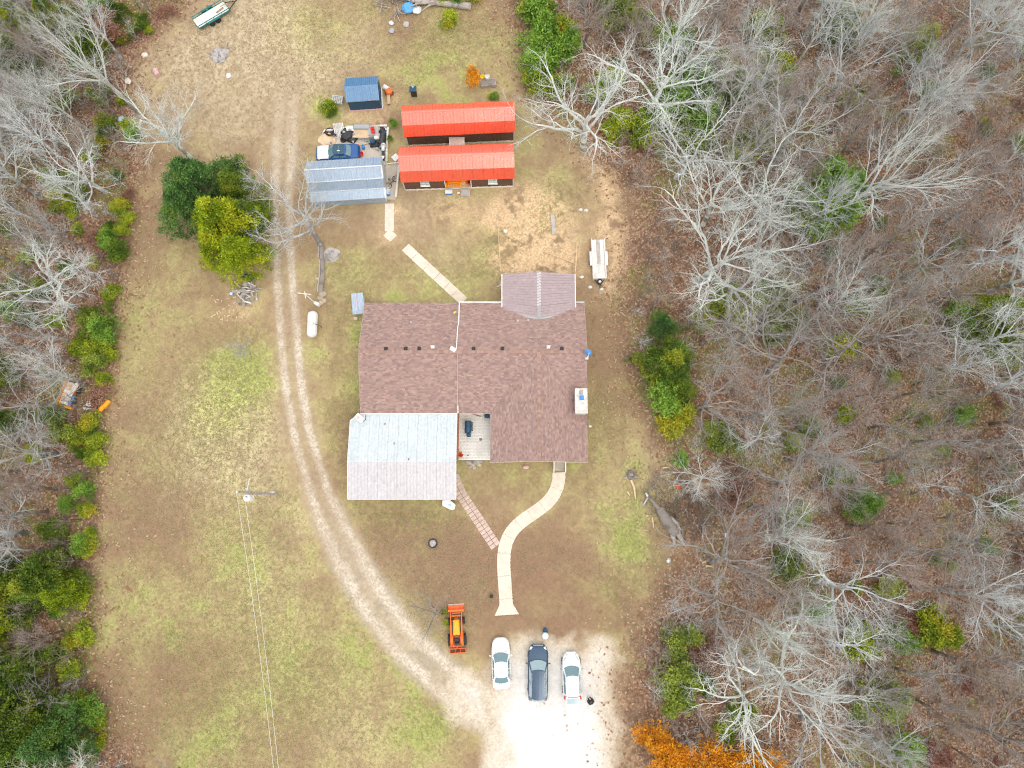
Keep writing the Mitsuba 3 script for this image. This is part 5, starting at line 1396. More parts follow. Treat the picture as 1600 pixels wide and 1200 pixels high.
part(k, 'saddle', cbox((q[0], q[1] - .4, .82), (.3, .65, .12), .05), 'black_plastic')
part(k, 'fairing', hull([(q[0] + sx * s_, q[1] + sy, z) for s_ in (1, -1) for sx, sy, z in ((.25, .45, .7), (.28, .6, .95), (.1, .95, .8), (.12, .7, 1.1))]), 'white_paint')
part(k, 'tail_fairing', hull([(q[0] + sx * s_, q[1] + sy, z) for s_ in (1, -1) for sx, sy, z in ((.18, -.65, .72), (.06, -1.05, .9), (.16, -.7, .9))]), 'white_paint')
part(k, 'handlebar', tube([(q[0] - .36, q[1] + .42, 1.05), (q[0] - .12, q[1] + .55, 1.02), (q[0] + .12, q[1] + .55, 1.02), (q[0] + .36, q[1] + .42, 1.05)], .02), 'black_steel')
q = at(565.5, 242.5)
single('red_bucket', lathe([(.18, 0), (.24, .38), (.21, .38), (.16, .03)], 16, (q[0], q[1], .08)), 'red_plastic', 'red bucket on the concrete behind the blue car', 'bucket')
q = at(568.5, 232)
single('blue_jug', join([cbox((q[0], q[1], .35), (.34, .42, .5), .1, rotz(.2)), cyl((q[0] - .05, q[1] + .1, .55), (q[0] - .05, q[1] + .12, .72), .06)]), 'blue_plastic', 'blue water jug on the concrete near the red bucket', 'jug')
q = at(573, 225)
single('wooden_trellis', join([box((q[0], q[1], .12 + .02 * i), (1.6, .07, .03), rotz(.12 * i)) for i in range(4)]), 'plank_tan', 'loose tan battens on the concrete in the middle of the pad', 'battens')
q = P(618, 246, .2)
single('white_board', cbox((q[0], q[1], .2), (.72, .72, .12), .03, rotz(.75)), 'white_paint', 'white square board set diagonally by the south barn corner', 'board')
k = thing('bicycle', 'black bicycle lying on the walkway between grey shed and south barn', 'bicycle')
q = P(613, 285, .15)
for dx, dy in ((-.38, -.42), (.32, .42)):
    a_ = np.linspace(0, 2 * PI, 17)
    part(k, 'wheel', tube(np.stack([q[0] + dx + .33 * np.cos(a_), q[1] + dy + .33 * np.sin(a_), .2 + .06 * np.cos(a_)], 1), .03, 6), 'tyre_rubber')
part(k, 'frame', join([tube([(q[0] - .38, q[1] - .42, .22), (q[0] - .05, q[1] - .1, .28), (q[0] + .32, q[1] + .42, .22)], .025), tube([(q[0] - .05, q[1] - .1, .28), (q[0] - .3, q[1] + .25, .3), (q[0] + .32, q[1] + .42, .22)], .022)]), 'black_steel')
part(k, 'handlebar', tube([(q[0] + .1, q[1] + .65, .3), (q[0] + .3, q[1] + .45, .35), (q[0] + .55, q[1] + .3, .3)], .02), 'black_steel')
part(k, 'saddle', cbox((q[0] - .36, q[1] + .3, .32), (.12, .26, .07), .03), 'black_plastic')
k = thing('drinks_cooler', 'blue and white cooler at the south east corner of the grey shed', 'cooler')
q = P(606, 303, .2)
part(k, 'body', cbox((q[0], q[1], .3), (.5, .42, .45), .05), 'blue_plastic')
part(k, 'lid', cbox((q[0], q[1] + .02, .56), (.54, .46, .1), .04), 'sky_plastic')
bag(606, 297, .3, 'white_plastic', 'white sack beside the blue cooler at the grey shed')

for x, y, sx, sy, sz, m_, lab in ((576, 213, .5, .35, .4, 'sky_plastic', 'pale blue plastic crate west of the grey cabinet'), (591, 204, .6, .3, .5, 'stone_grey', 'grey tool box behind the grey cabinet'), (540, 206, .4, .4, .5, 'grey_steel', 'steel drum box beside the pale pallet'),
                                 (556, 214, .35, .5, .3, 'stone_grey', 'grey crate between tarpaulin and plywood'), (524, 213, .45, .3, .35, 'grey_steel', 'grey crate between wheelbarrow and pallet'), (580, 224, .5, .4, .35, 'siding_dark', 'dark crate west of the lawn mower'),
                                 (573, 219, .45, .45, .25, 'stone_grey', 'low grey box south of the plywood'), (593, 216, .4, .6, .6, 'black_plastic', 'tall black box beside the barrel grill'), (552, 222, .3, .3, .25, 'offwhite', 'cream box on the concrete behind the blue car roof'),
                                 (596, 231, .35, .4, .4, 'siding_dark', 'dark crate between grill and motorcycle'), (590, 234, .3, .3, .3, 'stone_grey', 'small grey crate south of the lawn mower'), (560, 203, .5, .25, .6, 'sky_plastic', 'pale blue bin against the north wall of the pad')):
    q = at(x, y)
    key = thing('storage_crate', lab, 'crate')
    part(key, 'box', cbox((q[0], q[1], .08 + sz / 2), (sx, sy, sz), .03, rotz(rng.uniform(-.5, .5))), m_)
    part(key, 'lid', cbox((q[0], q[1], .1 + sz), (sx * .9, sy * .9, .05), .02, rotz(rng.uniform(-.5, .5))), 'grey_steel' if m_ != 'grey_steel' else 'black_plastic')

# ---------------------------------------------------------------- around the yard
q = P(528, 158, .1)
k = thing('wire_cage', 'grey wire topped crate on the grass west of the small dark shed', 'crate')
part(k, 'frame', join([box((q[0], q[1] + s_ * .45, .25), (1.2, .06, .4), rotz(-.14)) for s_ in (1, -1)] + [box((q[0] + s_ * .58, q[1], .25), (.06, .9, .4), rotz(-.14)) for s_ in (1, -1)]), 'plank_grey')
part(k, 'grid', join([box((q[0], q[1] + y, .46), (1.15, .05, .03), rotz(-.14)) for y in np.linspace(-.4, .4, 6)] + [box((q[0] + x, q[1], .45), (.05, .85, .03), rotz(-.14)) for x in np.linspace(-.5, .5, 6)]), 'pale_steel')
q = P(604, 138, .3)
single('white_barrel', move(lathe([(.05, -.4), (.27, -.38), (.28, 0), (.27, .38), (.05, .4)], 16, R=roty(PI / 2)), (q[0], q[1], .3), rotz(-.6)), 'white_plastic', 'white barrel on its side at the east end of the small dark shed', 'barrel', smooth=40)
k = thing('garden_cart', 'red cart heaped by the small dark shed', 'cart')
q = P(608, 145, .3)
part(k, 'tray', cbox((q[0], q[1], .45), (.75, .6, .3), .05, rotz(.1)), 'orange_deep')
part(k, 'load', lump((q[0], q[1], .6), (.36, .34, .18), 5, .5, 2), 'orange_paint', smooth=40)
part(k, 'bottle', lathe([(.08, .6), (.09, .95), (.03, 1.0)], 10, (q[0] + .1, q[1] + .25, 0)), 'yellow_orange')
for s_ in (1, -1):
    part(k, 'wheel', lathe([(.03, -.04), (.2, -.04), (.2, .04), (.03, .04)], 12, (q[0] + s_ * .42, q[1], .2), roty(PI / 2)), 'tyre_rubber')
q = P(607.5, 156, .2)
k = thing('plank_bench', 'narrow weathered plank bench south of the red cart', 'bench')
part(k, 'seat', cbox((q[0], q[1], .42), (.38, 1.25, .06), .02, rotz(.06)), 'plank_tan')
part(k, 'leg', join([box((q[0], q[1] + y, .2), (.34, .08, .4)) for y in (-.5, .5)]), 'plank_brown')
k = thing('burn_barrel', 'black steel barbecue smoker with a chimney on the grass north of the barns', 'smoker')
q = P(647.5, 149, 0)
part(k, 'cabinet', cbox((q[0], q[1], .65), (.62, .5, 1.15), .04), 'black_steel')
part(k, 'top', cbox((q[0], q[1] - .02, 1.28), (.78, .66, .08), .03), 'siding_dark')
part(k, 'chimney', lathe([(.07, 1.3), (.07, 1.55), (.11, 1.56), (.03, 1.62)], 10, (q[0] + .02, q[1] + .08, 0)), 'pale_steel')
part(k, 'leg', join([box((q[0] + dx, q[1] + dy, .05), (.06, .06, .12)) for dx in (-.26, .26) for dy in (-.2, .2)]), 'black_steel')
k = thing('planter_box', 'weathered raised planter box east of the orange shrub', 'planter')
q = P(763, 130, .3)
part(k, 'side', join([box((q[0], q[1] + s_ * .38, .28), (1.7, .06, .5), rotz(.05)) for s_ in (1, -1)] + [box((q[0] + s_ * .83, q[1], .28), (.06, .72, .5)) for s_ in (1, -1)]), 'bare_wood')
part(k, 'soil', box((q[0], q[1], .3), (1.6, .7, .36), rotz(.05)), 'rotten_wood')
q = P(753.5, 119.5, .4)
single('yellow_pot', lathe([(.19, 0), (.26, .42), (.22, .42), (.17, .05)], 14, (q[0], q[1], .0)), 'yellow_plastic', 'yellow pot by the planter box', 'pot')
q = P(761.5, 122.5, .5)
single('white_bucket', lathe([(.2, 0), (.26, .4), (.23, .4), (.17, .04)], 14, (q[0], q[1], .48)), 'white_plastic', 'white bucket standing on the planter box', 'bucket')
# small scraps round the north yard
for x, y, r, m_, nm, lab in ((611.5, 36, .30, 'pale_steel', 'grey_drum', 'round grey drum on the grass in the north yard'), (612, 48, .32, 'grey_steel', 'metal_box', 'pale metal box south of the grey drum'), (635, 38, .33, 'stone_grey', 'rubble_stone', 'flat grey stone east of the grey drum'),
                             (638, 14, .75, 'blue_tarp', 'blue_tarp', 'crumpled blue tarp below the fallen log'), (652, 17, .55, 'pale_steel', 'grey_tarp', 'crumpled grey sheet beside the blue tarp'), (680, 1, .4, 'offwhite', 'white_sheet', 'white sheet behind the fallen log'),
                             (200, 127, .36, 'offwhite', 'white_bag', 'large white bag at the north west tree line'), (226, 86, .32, 'offwhite', 'white_sack', 'white sack near the slim trunks at the north west tree line'),
                             (190, 186, .38, 'sky_plastic', 'blue_sheet', 'pale blue sheet in the brush west of the leaning tree'), (357, 118, .3, 'white_paint', 'white_scrap', 'white scrap on the north lawn below the ash ring')):
    bag(x, y, r, m_, lab, nm, nm.split('_')[1], .5)
q = P(243, 112, .3)
k = thing('red_barrel', 'faded red barrel with a black mouth on the north lawn', 'barrel')
part(k, 'drum', move(lathe([(.05, -.42), (.29, -.42), (.30, 0), (.29, .42), (.05, .42)], 16, R=rotx(PI / 2)), (q[0] + .1, q[1] - .1, .3), rotz(.5)), 'pale_pink', smooth=40)
part(k, 'mouth', move(lathe([(.02, -.01), (.26, 0), (.25, .02), (.02, .02)], 14, R=rotx(PI / 2)), (q[0] - .12, q[1] + .30, .3), rotz(.5)), 'dark_cavity')
# ash ring and fire pit
q = P(344, 86, 0)
k = thing('ash_ring', 'grey heap of ash and burnt wood on the north lawn', 'ash heap')
part(k, 'ash', lump((q[0], q[1], -.02), (1.05, .95, .2), 12, .45, 3, 2.0), 'ash_grey', smooth=50)
for i in range(26):
    a_, r_ = rng.uniform(0, 2 * PI), rng.uniform(.3, 1.1)
    o = np.array([q[0] + r_ * math.cos(a_), q[1] + r_ * math.sin(a_), rng.uniform(.05, .2)])
    e = o + rng.normal(0, .35, 3) * [1, 1, .15]
    part(k, 'stick', cyl(o, e, rng.uniform(.03, .07), n=6), ('rotten_wood', 'ash_grey', 'bare_wood')[i % 3])
q = P(676.5, 849, 0)
k = thing('fire_pit', 'round fire pit with grey ash on the brown front lawn', 'fire pit')
part(k, 'ring', lathe([(.36, 0), (.36, .22), (.42, .24), (.46, .2), (.47, 0)], 20, (q[0], q[1], 0)), 'black_steel')
part(k, 'ash', lump((q[0], q[1], .08), (.34, .34, .07), 8, .4, 2, 2), 'ash_grey')
for i in range(7):
    a_ = i * .9
    part(k, 'stone', lump((q[0] + .14 * math.cos(a_) * (i % 3), q[1] + .14 * math.sin(a_) * (i % 3), .16), (.09, .07, .05), i, .4, 1), 'limewash' if i % 2 else 'stone_grey')
q = P(702, 789, .4)
k = thing('white_sign_board', 'white boat shaped board leaning by the carport south edge', 'board')
part(k, 'board', hull([np.array(P(x, y, z)) + [0, 0, d] for d in (0, .06) for x, y, z in ((691, 782, .75), (703, 781, .78), (712, 789, .5), (710, 796, .2), (705, 797, .18), (691, 790, .45))]), 'white_plastic')
part(k, 'blue_print', box((P(703, 789, .55)[0], P(703, 789, .55)[1], .63), (.30, .16, .02), rotz(-.6) @ rotx(-.3)), 'sky_plastic')
q = P(768, 931, 0)
k = thing('yard_light', 'small black garden lantern in the grass beside the front walk', 'lantern')
part(k, 'body', cbox((q[0], q[1], .22), (.26, .26, .36), .04), 'black_plastic')
part(k, 'cap', lathe([(.20, .42), (.05, .52), (.02, .56)], 8, (q[0], q[1], 0)), 'black_steel')
q = P(852, 993, .5)
k = thing('bin_barrel', 'pale blue barrel standing north of the parked cars', 'barrel')
part(k, 'drum', lathe([(.26, 0), (.30, .25), (.29, .3), (.31, .55), (.30, .82), (.27, .86)], 20, (q[0], q[1], 0)), 'sky_plastic', smooth=40)
part(k, 'lid', lathe([(.28, .86), (.29, .9), (.20, .93), (.02, .93)], 20, (q[0], q[1], 0)), 'white_plastic')
q = P(852, 986, .2)
single('grey_stone', lump((q[0], q[1], .1), (.22, .3, .2), 5, .3), 'siding_dark', 'dark green stone just north of the pale blue barrel', 'stone', smooth=30)
# on the deck
q = P(731.5, 667, 1.3)
k = thing('deck_smoker', 'black barrel smoker on the white deck', 'smoker')
part(k, 'drum', move(lathe([(.05, -.62), (.31, -.60), (.33, -.5), (.33, .5), (.31, .60), (.05, .62)], 20, R=rotx(PI / 2)), (q[0], q[1], 1.3)), 'siding_dark', smooth=40)
part(k, 'band', move(lathe([(.335, -.02), (.345, 0), (.335, .02)], 20, R=rotx(PI / 2)), (q[0], q[1], 1.3)), 'black_steel')
part(k, 'leg', join([cyl((q[0] + dx, q[1] + dy, DZ), (q[0] + dx * .8, q[1] + dy, 1.1), .03) for dx in (-.28, .28) for dy in (-.45, .45)]), 'black_steel')
part(k, 'side_shelf', cbox((q[0] + .40, q[1] + .05, 1.2), (.12, .9, .04), .01), 'black_steel')
part(k, 'fire_box', cbox((q[0] + .05, q[1] - .80, 1.05), (.42, .36, .42), .05), 'siding_dark')
part(k, 'chimney', cyl((q[0] + .1, q[1] + .45, 1.5), (q[0] + .1, q[1] + .45, 2.0), .06), 'black_steel')
q = P(761, 650, 1.2)
k = thing('deck_grill', 'small dark blue grill cart in the deck north east corner', 'grill')
part(k, 'hood', cbox((q[0], q[1], 1.25), (.55, .42, .3), .1), 'siding_dark')
part(k, 'cart', join([box((q[0] + dx, q[1] + dy, .85), (.04, .04, .6)) for dx in (-.22, .22) for dy in (-.15, .15)] + [box((q[0], q[1], .75), (.46, .32, .03))]), 'black_steel')
k = thing('umbrella_stand', 'folded dark umbrella lying on the deck beside the house wall', 'umbrella')
a_, b_ = P(739, 647.5, .65), P(752, 651, .65)
part(k, 'pole', cyl(a_, b_, .03, n=6), 'black_steel')
part(k, 'canopy', tube([a_, a_ * .6 + b_ * .4], [.04, .11], 8), 'pale_pink')
q = P(751, 686.5, .6)
single('deck_drain', lathe([(.16, DZ + .002), (.16, DZ + .03), (.10, DZ + .04), (.02, DZ + .02)], 12, (q[0], q[1], 0)), 'rotten_wood', 'small round drain cover on the white deck', 'drain')
k = thing('potted_plant', 'potted plant with orange red blooms at the deck south west corner', 'plant')
q = P(719.5, 711, .8)
part(k, 'pot', lathe([(.15, DZ + .02), (.21, DZ + .32), (.17, DZ + .32)], 12, (q[0], q[1], 0)), 'brick_red')
part(k, 'leaf', join([(np.array([q[0], q[1], DZ + .35]) + np.array([[0, 0, 0], [math.cos(a) * r, math.sin(a) * r, h], [math.cos(a + .5) * r * .7, math.sin(a + .5) * r * .7, h * 1.1]]), np.array([[0, 1, 2]])) for a, r, h in zip(rng.uniform(0, 6.3, 60), rng.uniform(.1, .36, 60), rng.uniform(.05, .35, 60))]), 'orange_deep', kind='stuff')
single('deck_can', lathe([(.06, DZ + .02), (.06, DZ + .2), (.02, DZ + .22)], 10, (q[0] + .75, q[1] - .02, 0)), 'black_plastic', 'small black can on the deck beside the potted plant', 'can')
# rubble and small things along the house
for i, (x, y, r) in enumerate(((733, 723, .33), (738, 727, .28), (744, 722, .36), (749, 726, .25), (741, 731, .22), (735, 730, .2), (751, 721, .22), (729, 721, .2))):
    q = P(x, y, 0)
    single('rubble_stone', lump((q[0], q[1], .08), (r, r * .75, .16), 40 + i, .4), 'clay_rock' if i % 2 else 'stone_grey', 'loose stone in the rubble at the south edge of the deck', 'stone', 'stones at the foot of the deck', smooth=30)
q = P(822, 730, .2)
single('pink_toy', lump((q[0], q[1], .15), (.3, .2, .14), 4, .4, 2), 'pale_pink', 'pink and white scrap on the grass below the south wing', 'scrap', smooth=40)
k = thing('blue_dish', 'blue satellite dish on the east end of the house ridge', 'satellite dish')
q = P(919.5, 551, 5.1)
part(k, 'reflector', lathe([(.02, -.09), (.2, -.06), (.34, 0), (.36, .02), (.2, -.035), (.02, -.06)], 18, (q[0] - .05, q[1] + .02, 5.15), rotx(-.35) @ roty(.3)), 'blue_plastic', smooth=40)
part(k, 'arm', tube([(q[0] - .05, q[1] - .3, 4.9), (q[0] - .02, q[1] - .42, 5.05), (q[0] + .02, q[1] - .1, 5.45)], .025), 'white_paint')
part(k, 'mount', join([cyl((q[0] - .12, q[1] - .45, 4.5), (q[0] - .05, q[1] - .3, 4.95), .035), cbox((q[0] - .12, q[1] - .5, 4.72), (.3, .2, .08), .02)]), 'white_paint')
q = P(921, 667, 1.5)
single('wall_lamp', cbox((q[0] + .02, q[1], 1.9), (.28, .2, .16), .05), 'white_plastic', 'white floodlight sticking out from the east wall of the house', 'lamp')
# garden plot things
q0, q1 = P(863, 336, .1), P(866, 366, .1)
single('grey_plank', beam(q0 + [0, 0, .04], q1 + [0, 0, .04], .42, .06), 'plank_grey', 'wide grey plank lying north to south in the garden plot', 'plank')
single('long_pole', cyl(P(848, 392, .15), P(898, 411.5, .15), .06), 'fresh_wood', 'long peeled pole lying across the garden soil', 'pole')
bag(790, 361, .22, 'offwhite', 'white stone shaped bag by the west garden fence', 'white_bag', 'bag', .5)
for x, y in ((909, 433), (940, 452), (907, 328), (922, 449), (916, 329)):
    q = P(x, y, 0)
    single('pale_stone', lump((q[0], q[1], .04), (.22, .17, .12), x, .35), 'limewash', 'small pale stone on the sandy strip near the white trailer', 'stone', 'pale stones by the white trailer', smooth=30)
# ---------------------------------------------------------------- logs, brush and stones
q0, q1 = P(645, 3, .3), P(736, 10, .3)
k = thing('fallen_log', 'long pale fallen log with broken limbs at the north end of the yard', 'log')
d = q1 - q0
part(k, 'trunk', tube([q1, q1 - d * .3 + [0, .05, 0], q1 - d * .62 + [0, .1, 0], q0 + [0, .1, .05], q0 - d * .25 + [0, .45, .1]], [.40, .36, .28, .2, .1], 12), 'bare_wood', smooth=40)
for i, (a, dx, dy, dz) in enumerate(((.55, -2.6, .9, .4), (.75, -2.2, -.75, .2), (.9, -3.5, .3, .3), (.6, -1.6, -1.0, .1), (1.0, -2.6, .8, .3))):
    o = q1 - d * a
    part(k, 'limb', tube([o, o + np.array([dx, dy, dz]) * .5 + [0, .1, .15], o + np.array([dx, dy, dz])], [.15, .1, .04], 7), 'bare_wood', smooth=40)


def brush(name, label, c, r, n, mats, L=1.2, cat='brush pile', h=.5, thick=.045, seed=1):
    g = np.random.default_rng(seed)
    k = thing(name, label, cat)
    for m_ in mats:
        pts, rad = [], []
        for _ in range(n // len(mats)):
            a, rr = g.uniform(0, 2 * PI), r * math.sqrt(g.uniform(0, 1))
            o = np.array([c[0] + rr * math.cos(a), c[1] + rr * math.sin(a), g.uniform(.05, h)])
            e = g.normal(0, 1, 3) * [1, 1, .25]
            e *= L * g.uniform(.3, 1) / np.linalg.norm(e) / 2
            pts.append([o - e, o + g.normal(0, .05, 3), o + e])
            t = thick * g.uniform(.4, 1.5)
            rad.append([t, t * .9, t * .5])
        pts = np.maximum(np.array(pts), [[[-1e9, -1e9, .02]]])
        part(k, 'branch', tubes(pts, rad, 5), m_, kind='stuff')
    return k


q = P(620, 2, 0)
brush('brush_pile', 'grey brush heaped at the west end of the fallen log', (q[0], q[1] + .6), 2.6, 150, ['bare_wood', 'rotten_wood'], 2.0, seed=3)
q = P(384, 458, 0)
k = brush('firewood_heap', 'jumbled heap of grey logs and pale offcuts below the olive cedar', q, 1.45, 90, ['bare_wood', 'ash_grey', 'limewash'], 1.1, 'woodpile', .7, .07, 4)
part(k, 'plank', join([cbox((q[0] - .5, q[1] + .05, .6), (1.5, .3, .1), .02, rotz(.1)), cbox((q[0] + .1, q[1] + .9, .5), (.5, .6, .4), .05), cbox((q[0] + .4, q[1] - .4, .6), (1.1, .18, .1), .02, rotz(-.5))]), 'stone_grey')
part(k, 'white_tub', lathe([(.12, .5), (.17, .8), (.02, .82)], 12, (q[0] - 1.25, q[1] - .3, 0)), 'sky_plastic')
part(k, 'black_tarp', lump((q[0] + .35, q[1] + 1.6, .4), (.6, .5, .4), 6, .4, 2), 'siding_dark', smooth=40)
for i in range(24):
    x, y = rng.normal(352, 12), rng.normal(487, 13)
    q = P(x, y, 0)
    single('wood_chip', cbox((q[0], q[1], .04), (rng.uniform(.15, .4), .1, .06), .015, rotz(rng.uniform(0, 3))), 'fresh_wood', 'pale split wood scrap on the lawn south west of the firewood heap', 'wood scrap', 'wood scraps by the firewood heap')

k = thing('fallen_snag', 'old grey hollow fallen trunk with two split prongs at the east lawn edge', 'log')
pt = lambda x, y, z: P(x, y, z)  # noqa: E731
part(k, 'trunk', tube([pt(1030, 795, .45), pt(1041, 812, .55), pt(1050, 826, .5), pt(1056, 835, .4)], [.42, .58, .55, .45], 12), 'rotten_wood', smooth=40)
part(k, 'prong', tube([pt(1046, 820, .5), pt(1052, 838, .4), pt(1054, 850, .25)], [.38, .24, .12], 9), 'bare_wood', smooth=40)
part(k, 'prong', tube([pt(1054, 826, .5), pt(1063, 840, .4), pt(1070, 852, .25)], [.32, .24, .12], 9), 'bare_wood', smooth=40)
part(k, 'limb', tube([pt(1032, 798, .5), pt(1022, 786, .5), pt(1012, 776, .3), pt(1008, 768, .2)], [.3, .16, .12, .07], 8), 'rotten_wood', smooth=40)
part(k, 'limb', tube([pt(1046, 808, .6), pt(1058, 818, .8), pt(1064, 828, .6)], [.22, .16, .07], 8), 'bare_wood', smooth=40)
part(k, 'splinter', join([tube([pt(1012, 778, .3), pt(1005, 790, .1), pt(1001, 784, .1)], [.09, .07, .03], 6), tube([pt(1012, 776, .3), pt(1009, 770, .6)], [.14, .05], 6)]), 'limewash')
k = thing('tree_stump', 'dark hollow stump with a ragged log at its foot east of the house', 'stump')
q = pt(986, 742, 0)
part(k, 'bole', lathe([(.55, 0), (.45, .25), (.40, .45), (.30, .42), (.25, .15), (.02, .12)], 14, q), 'rotten_wood', smooth=30)
part(k, 'root', join([tube([q + [0, 0, .15], q + [dx, dy, .03]], [.16, .05], 6) for dx, dy in ((.8, -.35), (-.8, -.4), (.3, .6), (-.5, .4))]), 'bare_wood', smooth=40)
part(k, 'fallen_limb', tube([pt(986, 750, .15), pt(991, 762, .15), pt(993, 780, .1)], [.13, .12, .06], 8), 'fresh_wood', smooth=40)
q = pt(1045, 775, 0)
brush('brush_pile', 'tangled brown brush between the hollow trunk and the rocks', q, 2.6, 170, ['bark_brown', 'rotten_wood'], 1.6, seed=7, thick=.03, h=.7)
q = pt(1075, 800, 0)
brush('brush_pile', 'tangled brush east of the hollow fallen trunk', q, 2.4, 130, ['bark_brown', 'bark_grey'], 1.8, seed=8, thick=.025, h=.6)
for i, (x, y, r) in enumerate([(1064 + 90 * t + rng.normal(0, 4), 746 + 36 * t + rng.normal(0, 5), rng.uniform(.18, .5)) for t in rng.uniform(0, 1, 26)]):
    q = pt(x, y, 0)
    single('ledge_rock', lump((q[0], q[1], .1), (r, r * .7, .3), 70 + i, .4, 3), 'clay_rock', 'pale rock in the stony ledge east of the fallen trunk', 'rock', 'rocks of the stony ledge', smooth=30)
for i, (x0, y0, x1, y1) in enumerate(((1035, 731, 1046, 731), (1103, 884, 1115, 886), (1146, 858, 1150, 867), (1165, 880, 1171, 885), (1097, 880, 1108, 874), (980, 768, 984, 775), (1019, 808, 1021, 825), (1010, 806, 1014, 806))):
    single('pale_branch', tube([pt(x0, y0, .1), (pt(x0, y0, .12) + pt(x1, y1, .12)) / 2 + [.03, .03, .03], pt(x1, y1, .1)], [.09, .08, .05], 7), 'fresh_wood', 'short bare pale branch lying on the ground at the east wood edge', 'branch', 'pale branches on the ground', smooth=40)
for i, (x, y, r, m_) in enumerate(((1056, 724, .2, 'offwhite'), (1074, 767, .2, 'offwhite'), (1060, 760, .3, 'orange_deep'), (1135, 836, .22, 'white_plastic'), (1045, 876, .24, 'pale_steel'), (1199, 919, .16, 'white_plastic'), (1127, 981, .2, 'white_plastic'), (1066, 968, .14, 'pale_pink'))):
    bag(x, y, r, m_, ('orange' if m_ == 'orange_deep' else 'pale') + ' scrap of litter lying among leaves at the east wood edge', 'litter_scrap', 'litter', .4, 300 + i)
    if m_ != 'orange_deep':
        labels[[x for x in labels if x.startswith('litter_scrap') and '__' not in x][-1]]['group'] = 'litter at the east wood edge'

# the orange machine and scraps at the west wood edge
k = thing('flatbed_wagon', 'pale boarded wagon with an orange bumper at the west wood edge', 'wagon')
q0, q1 = P(99, 632, .8), P(113, 598, .8)
d = q1 - q0
a_ = math.atan2(d[1], d[0])
L_ = np.linalg.norm(d[:2])
ww = lambda m: move(m, ((q0 + q1) / 2)[:2].tolist() + [0], rotz(a_))  # noqa: E731
part(k, 'chassis', ww(join([beam((-L_ / 2, s_ * .5, .5), (L_ / 2, s_ * .5, .5), .1, .14) for s_ in (1, -1)])), 'orange_deep')
for i in range(6):
    part(k, 'plank', ww(box((-L_ / 2 + (i + .5) * L_ / 6, .08, .64), (L_ / 6 - .02, 1.1, .05))), 'fresh_wood' if i % 3 else 'deck_white')
part(k, 'bumper', ww(join([cbox((-L_ / 2 - .18, .05, .55), (.24, 1.75, .3), .05), cbox((-L_ / 2 - .05, -.5, .6), (.4, .16, .3), .04), cbox((-L_ / 2 - .05, .5, .6), (.4, .16, .3), .04)])), 'orange_plastic')
part(k, 'side_board', ww(box((0, .72, .75), (L_, .06, .3))), 'orange_plastic')
part(k, 'load', ww(join([lump((.75, -.4, .75), (.55, .3, .18), 3, .4, 2), lump((-.2, -.1, .72), (.6, .4, .12), 4, .4, 2)])), 'offwhite', smooth=40)
part(k, 'blue_bag', ww(join([lump((-.85, -.55, .7), (.25, .2, .2), 5, .4, 2), lump((-.2, -.62, .7), (.2, .16, .2), 6, .4, 2)])), 'blue_plastic', smooth=40)
for x_ in (-.6, .6):
    for s_ in (1, -1):
        part(k, 'wheel', ww(lathe([(.05, -.1), (.3, -.1), (.3, .1), (.05, .1)], 14, (x_, s_ * .68, .3), rotx(PI / 2))), 'tyre_rubber')
bag(141, 631, .5, 'white_plastic', 'crumpled white sheet between the wagon and the orange drum', 'white_sheet', 'sheet', .4, sx=.7)
bag(134, 637, .3, 'offwhite', 'small cream bag beside the crumpled white sheet', 'cream_bag', 'bag', .6)
bag(149, 640, .2, 'offwhite', 'tiny cream scrap west of the orange drum', 'cream_scrap', 'scrap', .6)
q = P(163, 636, .3)
k = thing('orange_drums', 'pair of orange yellow traffic drums at the west lawn edge', 'drum')
for dx, dy in ((-.2, -.1), (.18, .3)):
    part(k, 'drum', move(lathe([(.05, -.45), (.26, -.42), (.24, .4), (.05, .42)], 14, R=rotx(1.2)), (q[0] + dx, q[1] + dy, .35), rotz(-.4)), 'yellow_orange', smooth=40)
q = P(218, 198, 1.2)
single('white_post', tube([P(216, 207, .0), P(220, 188, 1.6)], .12, 8), 'white_paint', 'white plastic pipe standing at the west wood edge by the pale twisted tree', 'pipe')

# ---------------------------------------------------------------- bare trees


def _perp(t):
    ref = np.where(np.abs(t[:, 2:]) < .9, [0, 0, 1.0], [1.0, 0, 0])
    a = np.cross(t, ref)
    a /= np.linalg.norm(a, axis=1, keepdims=True)
    return a, np.cross(t, a)


def _walk(g, pos, d, ln, r0, r1, S, wander, up, zig=0.):
    N = len(pos)
    pts, dirs = [pos], [d]
    step = (ln / S)[:, None]
    for i in range(S):
        d = d + g.normal(0, wander, (N, 3)) + np.array([0, 0, up])
        if zig:
            a, _ = _perp(d / np.linalg.norm(d, axis=1, keepdims=True))
            d = d + a * zig * (1 if i % 2 else -1)
        d = d / np.linalg.norm(d, axis=1, keepdims=True)
        pos = pos + d * step
        pts.append(pos)
        dirs.append(d)
    t = np.linspace(0, 1, S + 1)
    rad = r0[:, None] * (1 - t) ** .85 + r1[:, None] * t
    return np.stack(pts, 1), np.stack(dirs, 1), np.maximum(rad, r1[:, None])


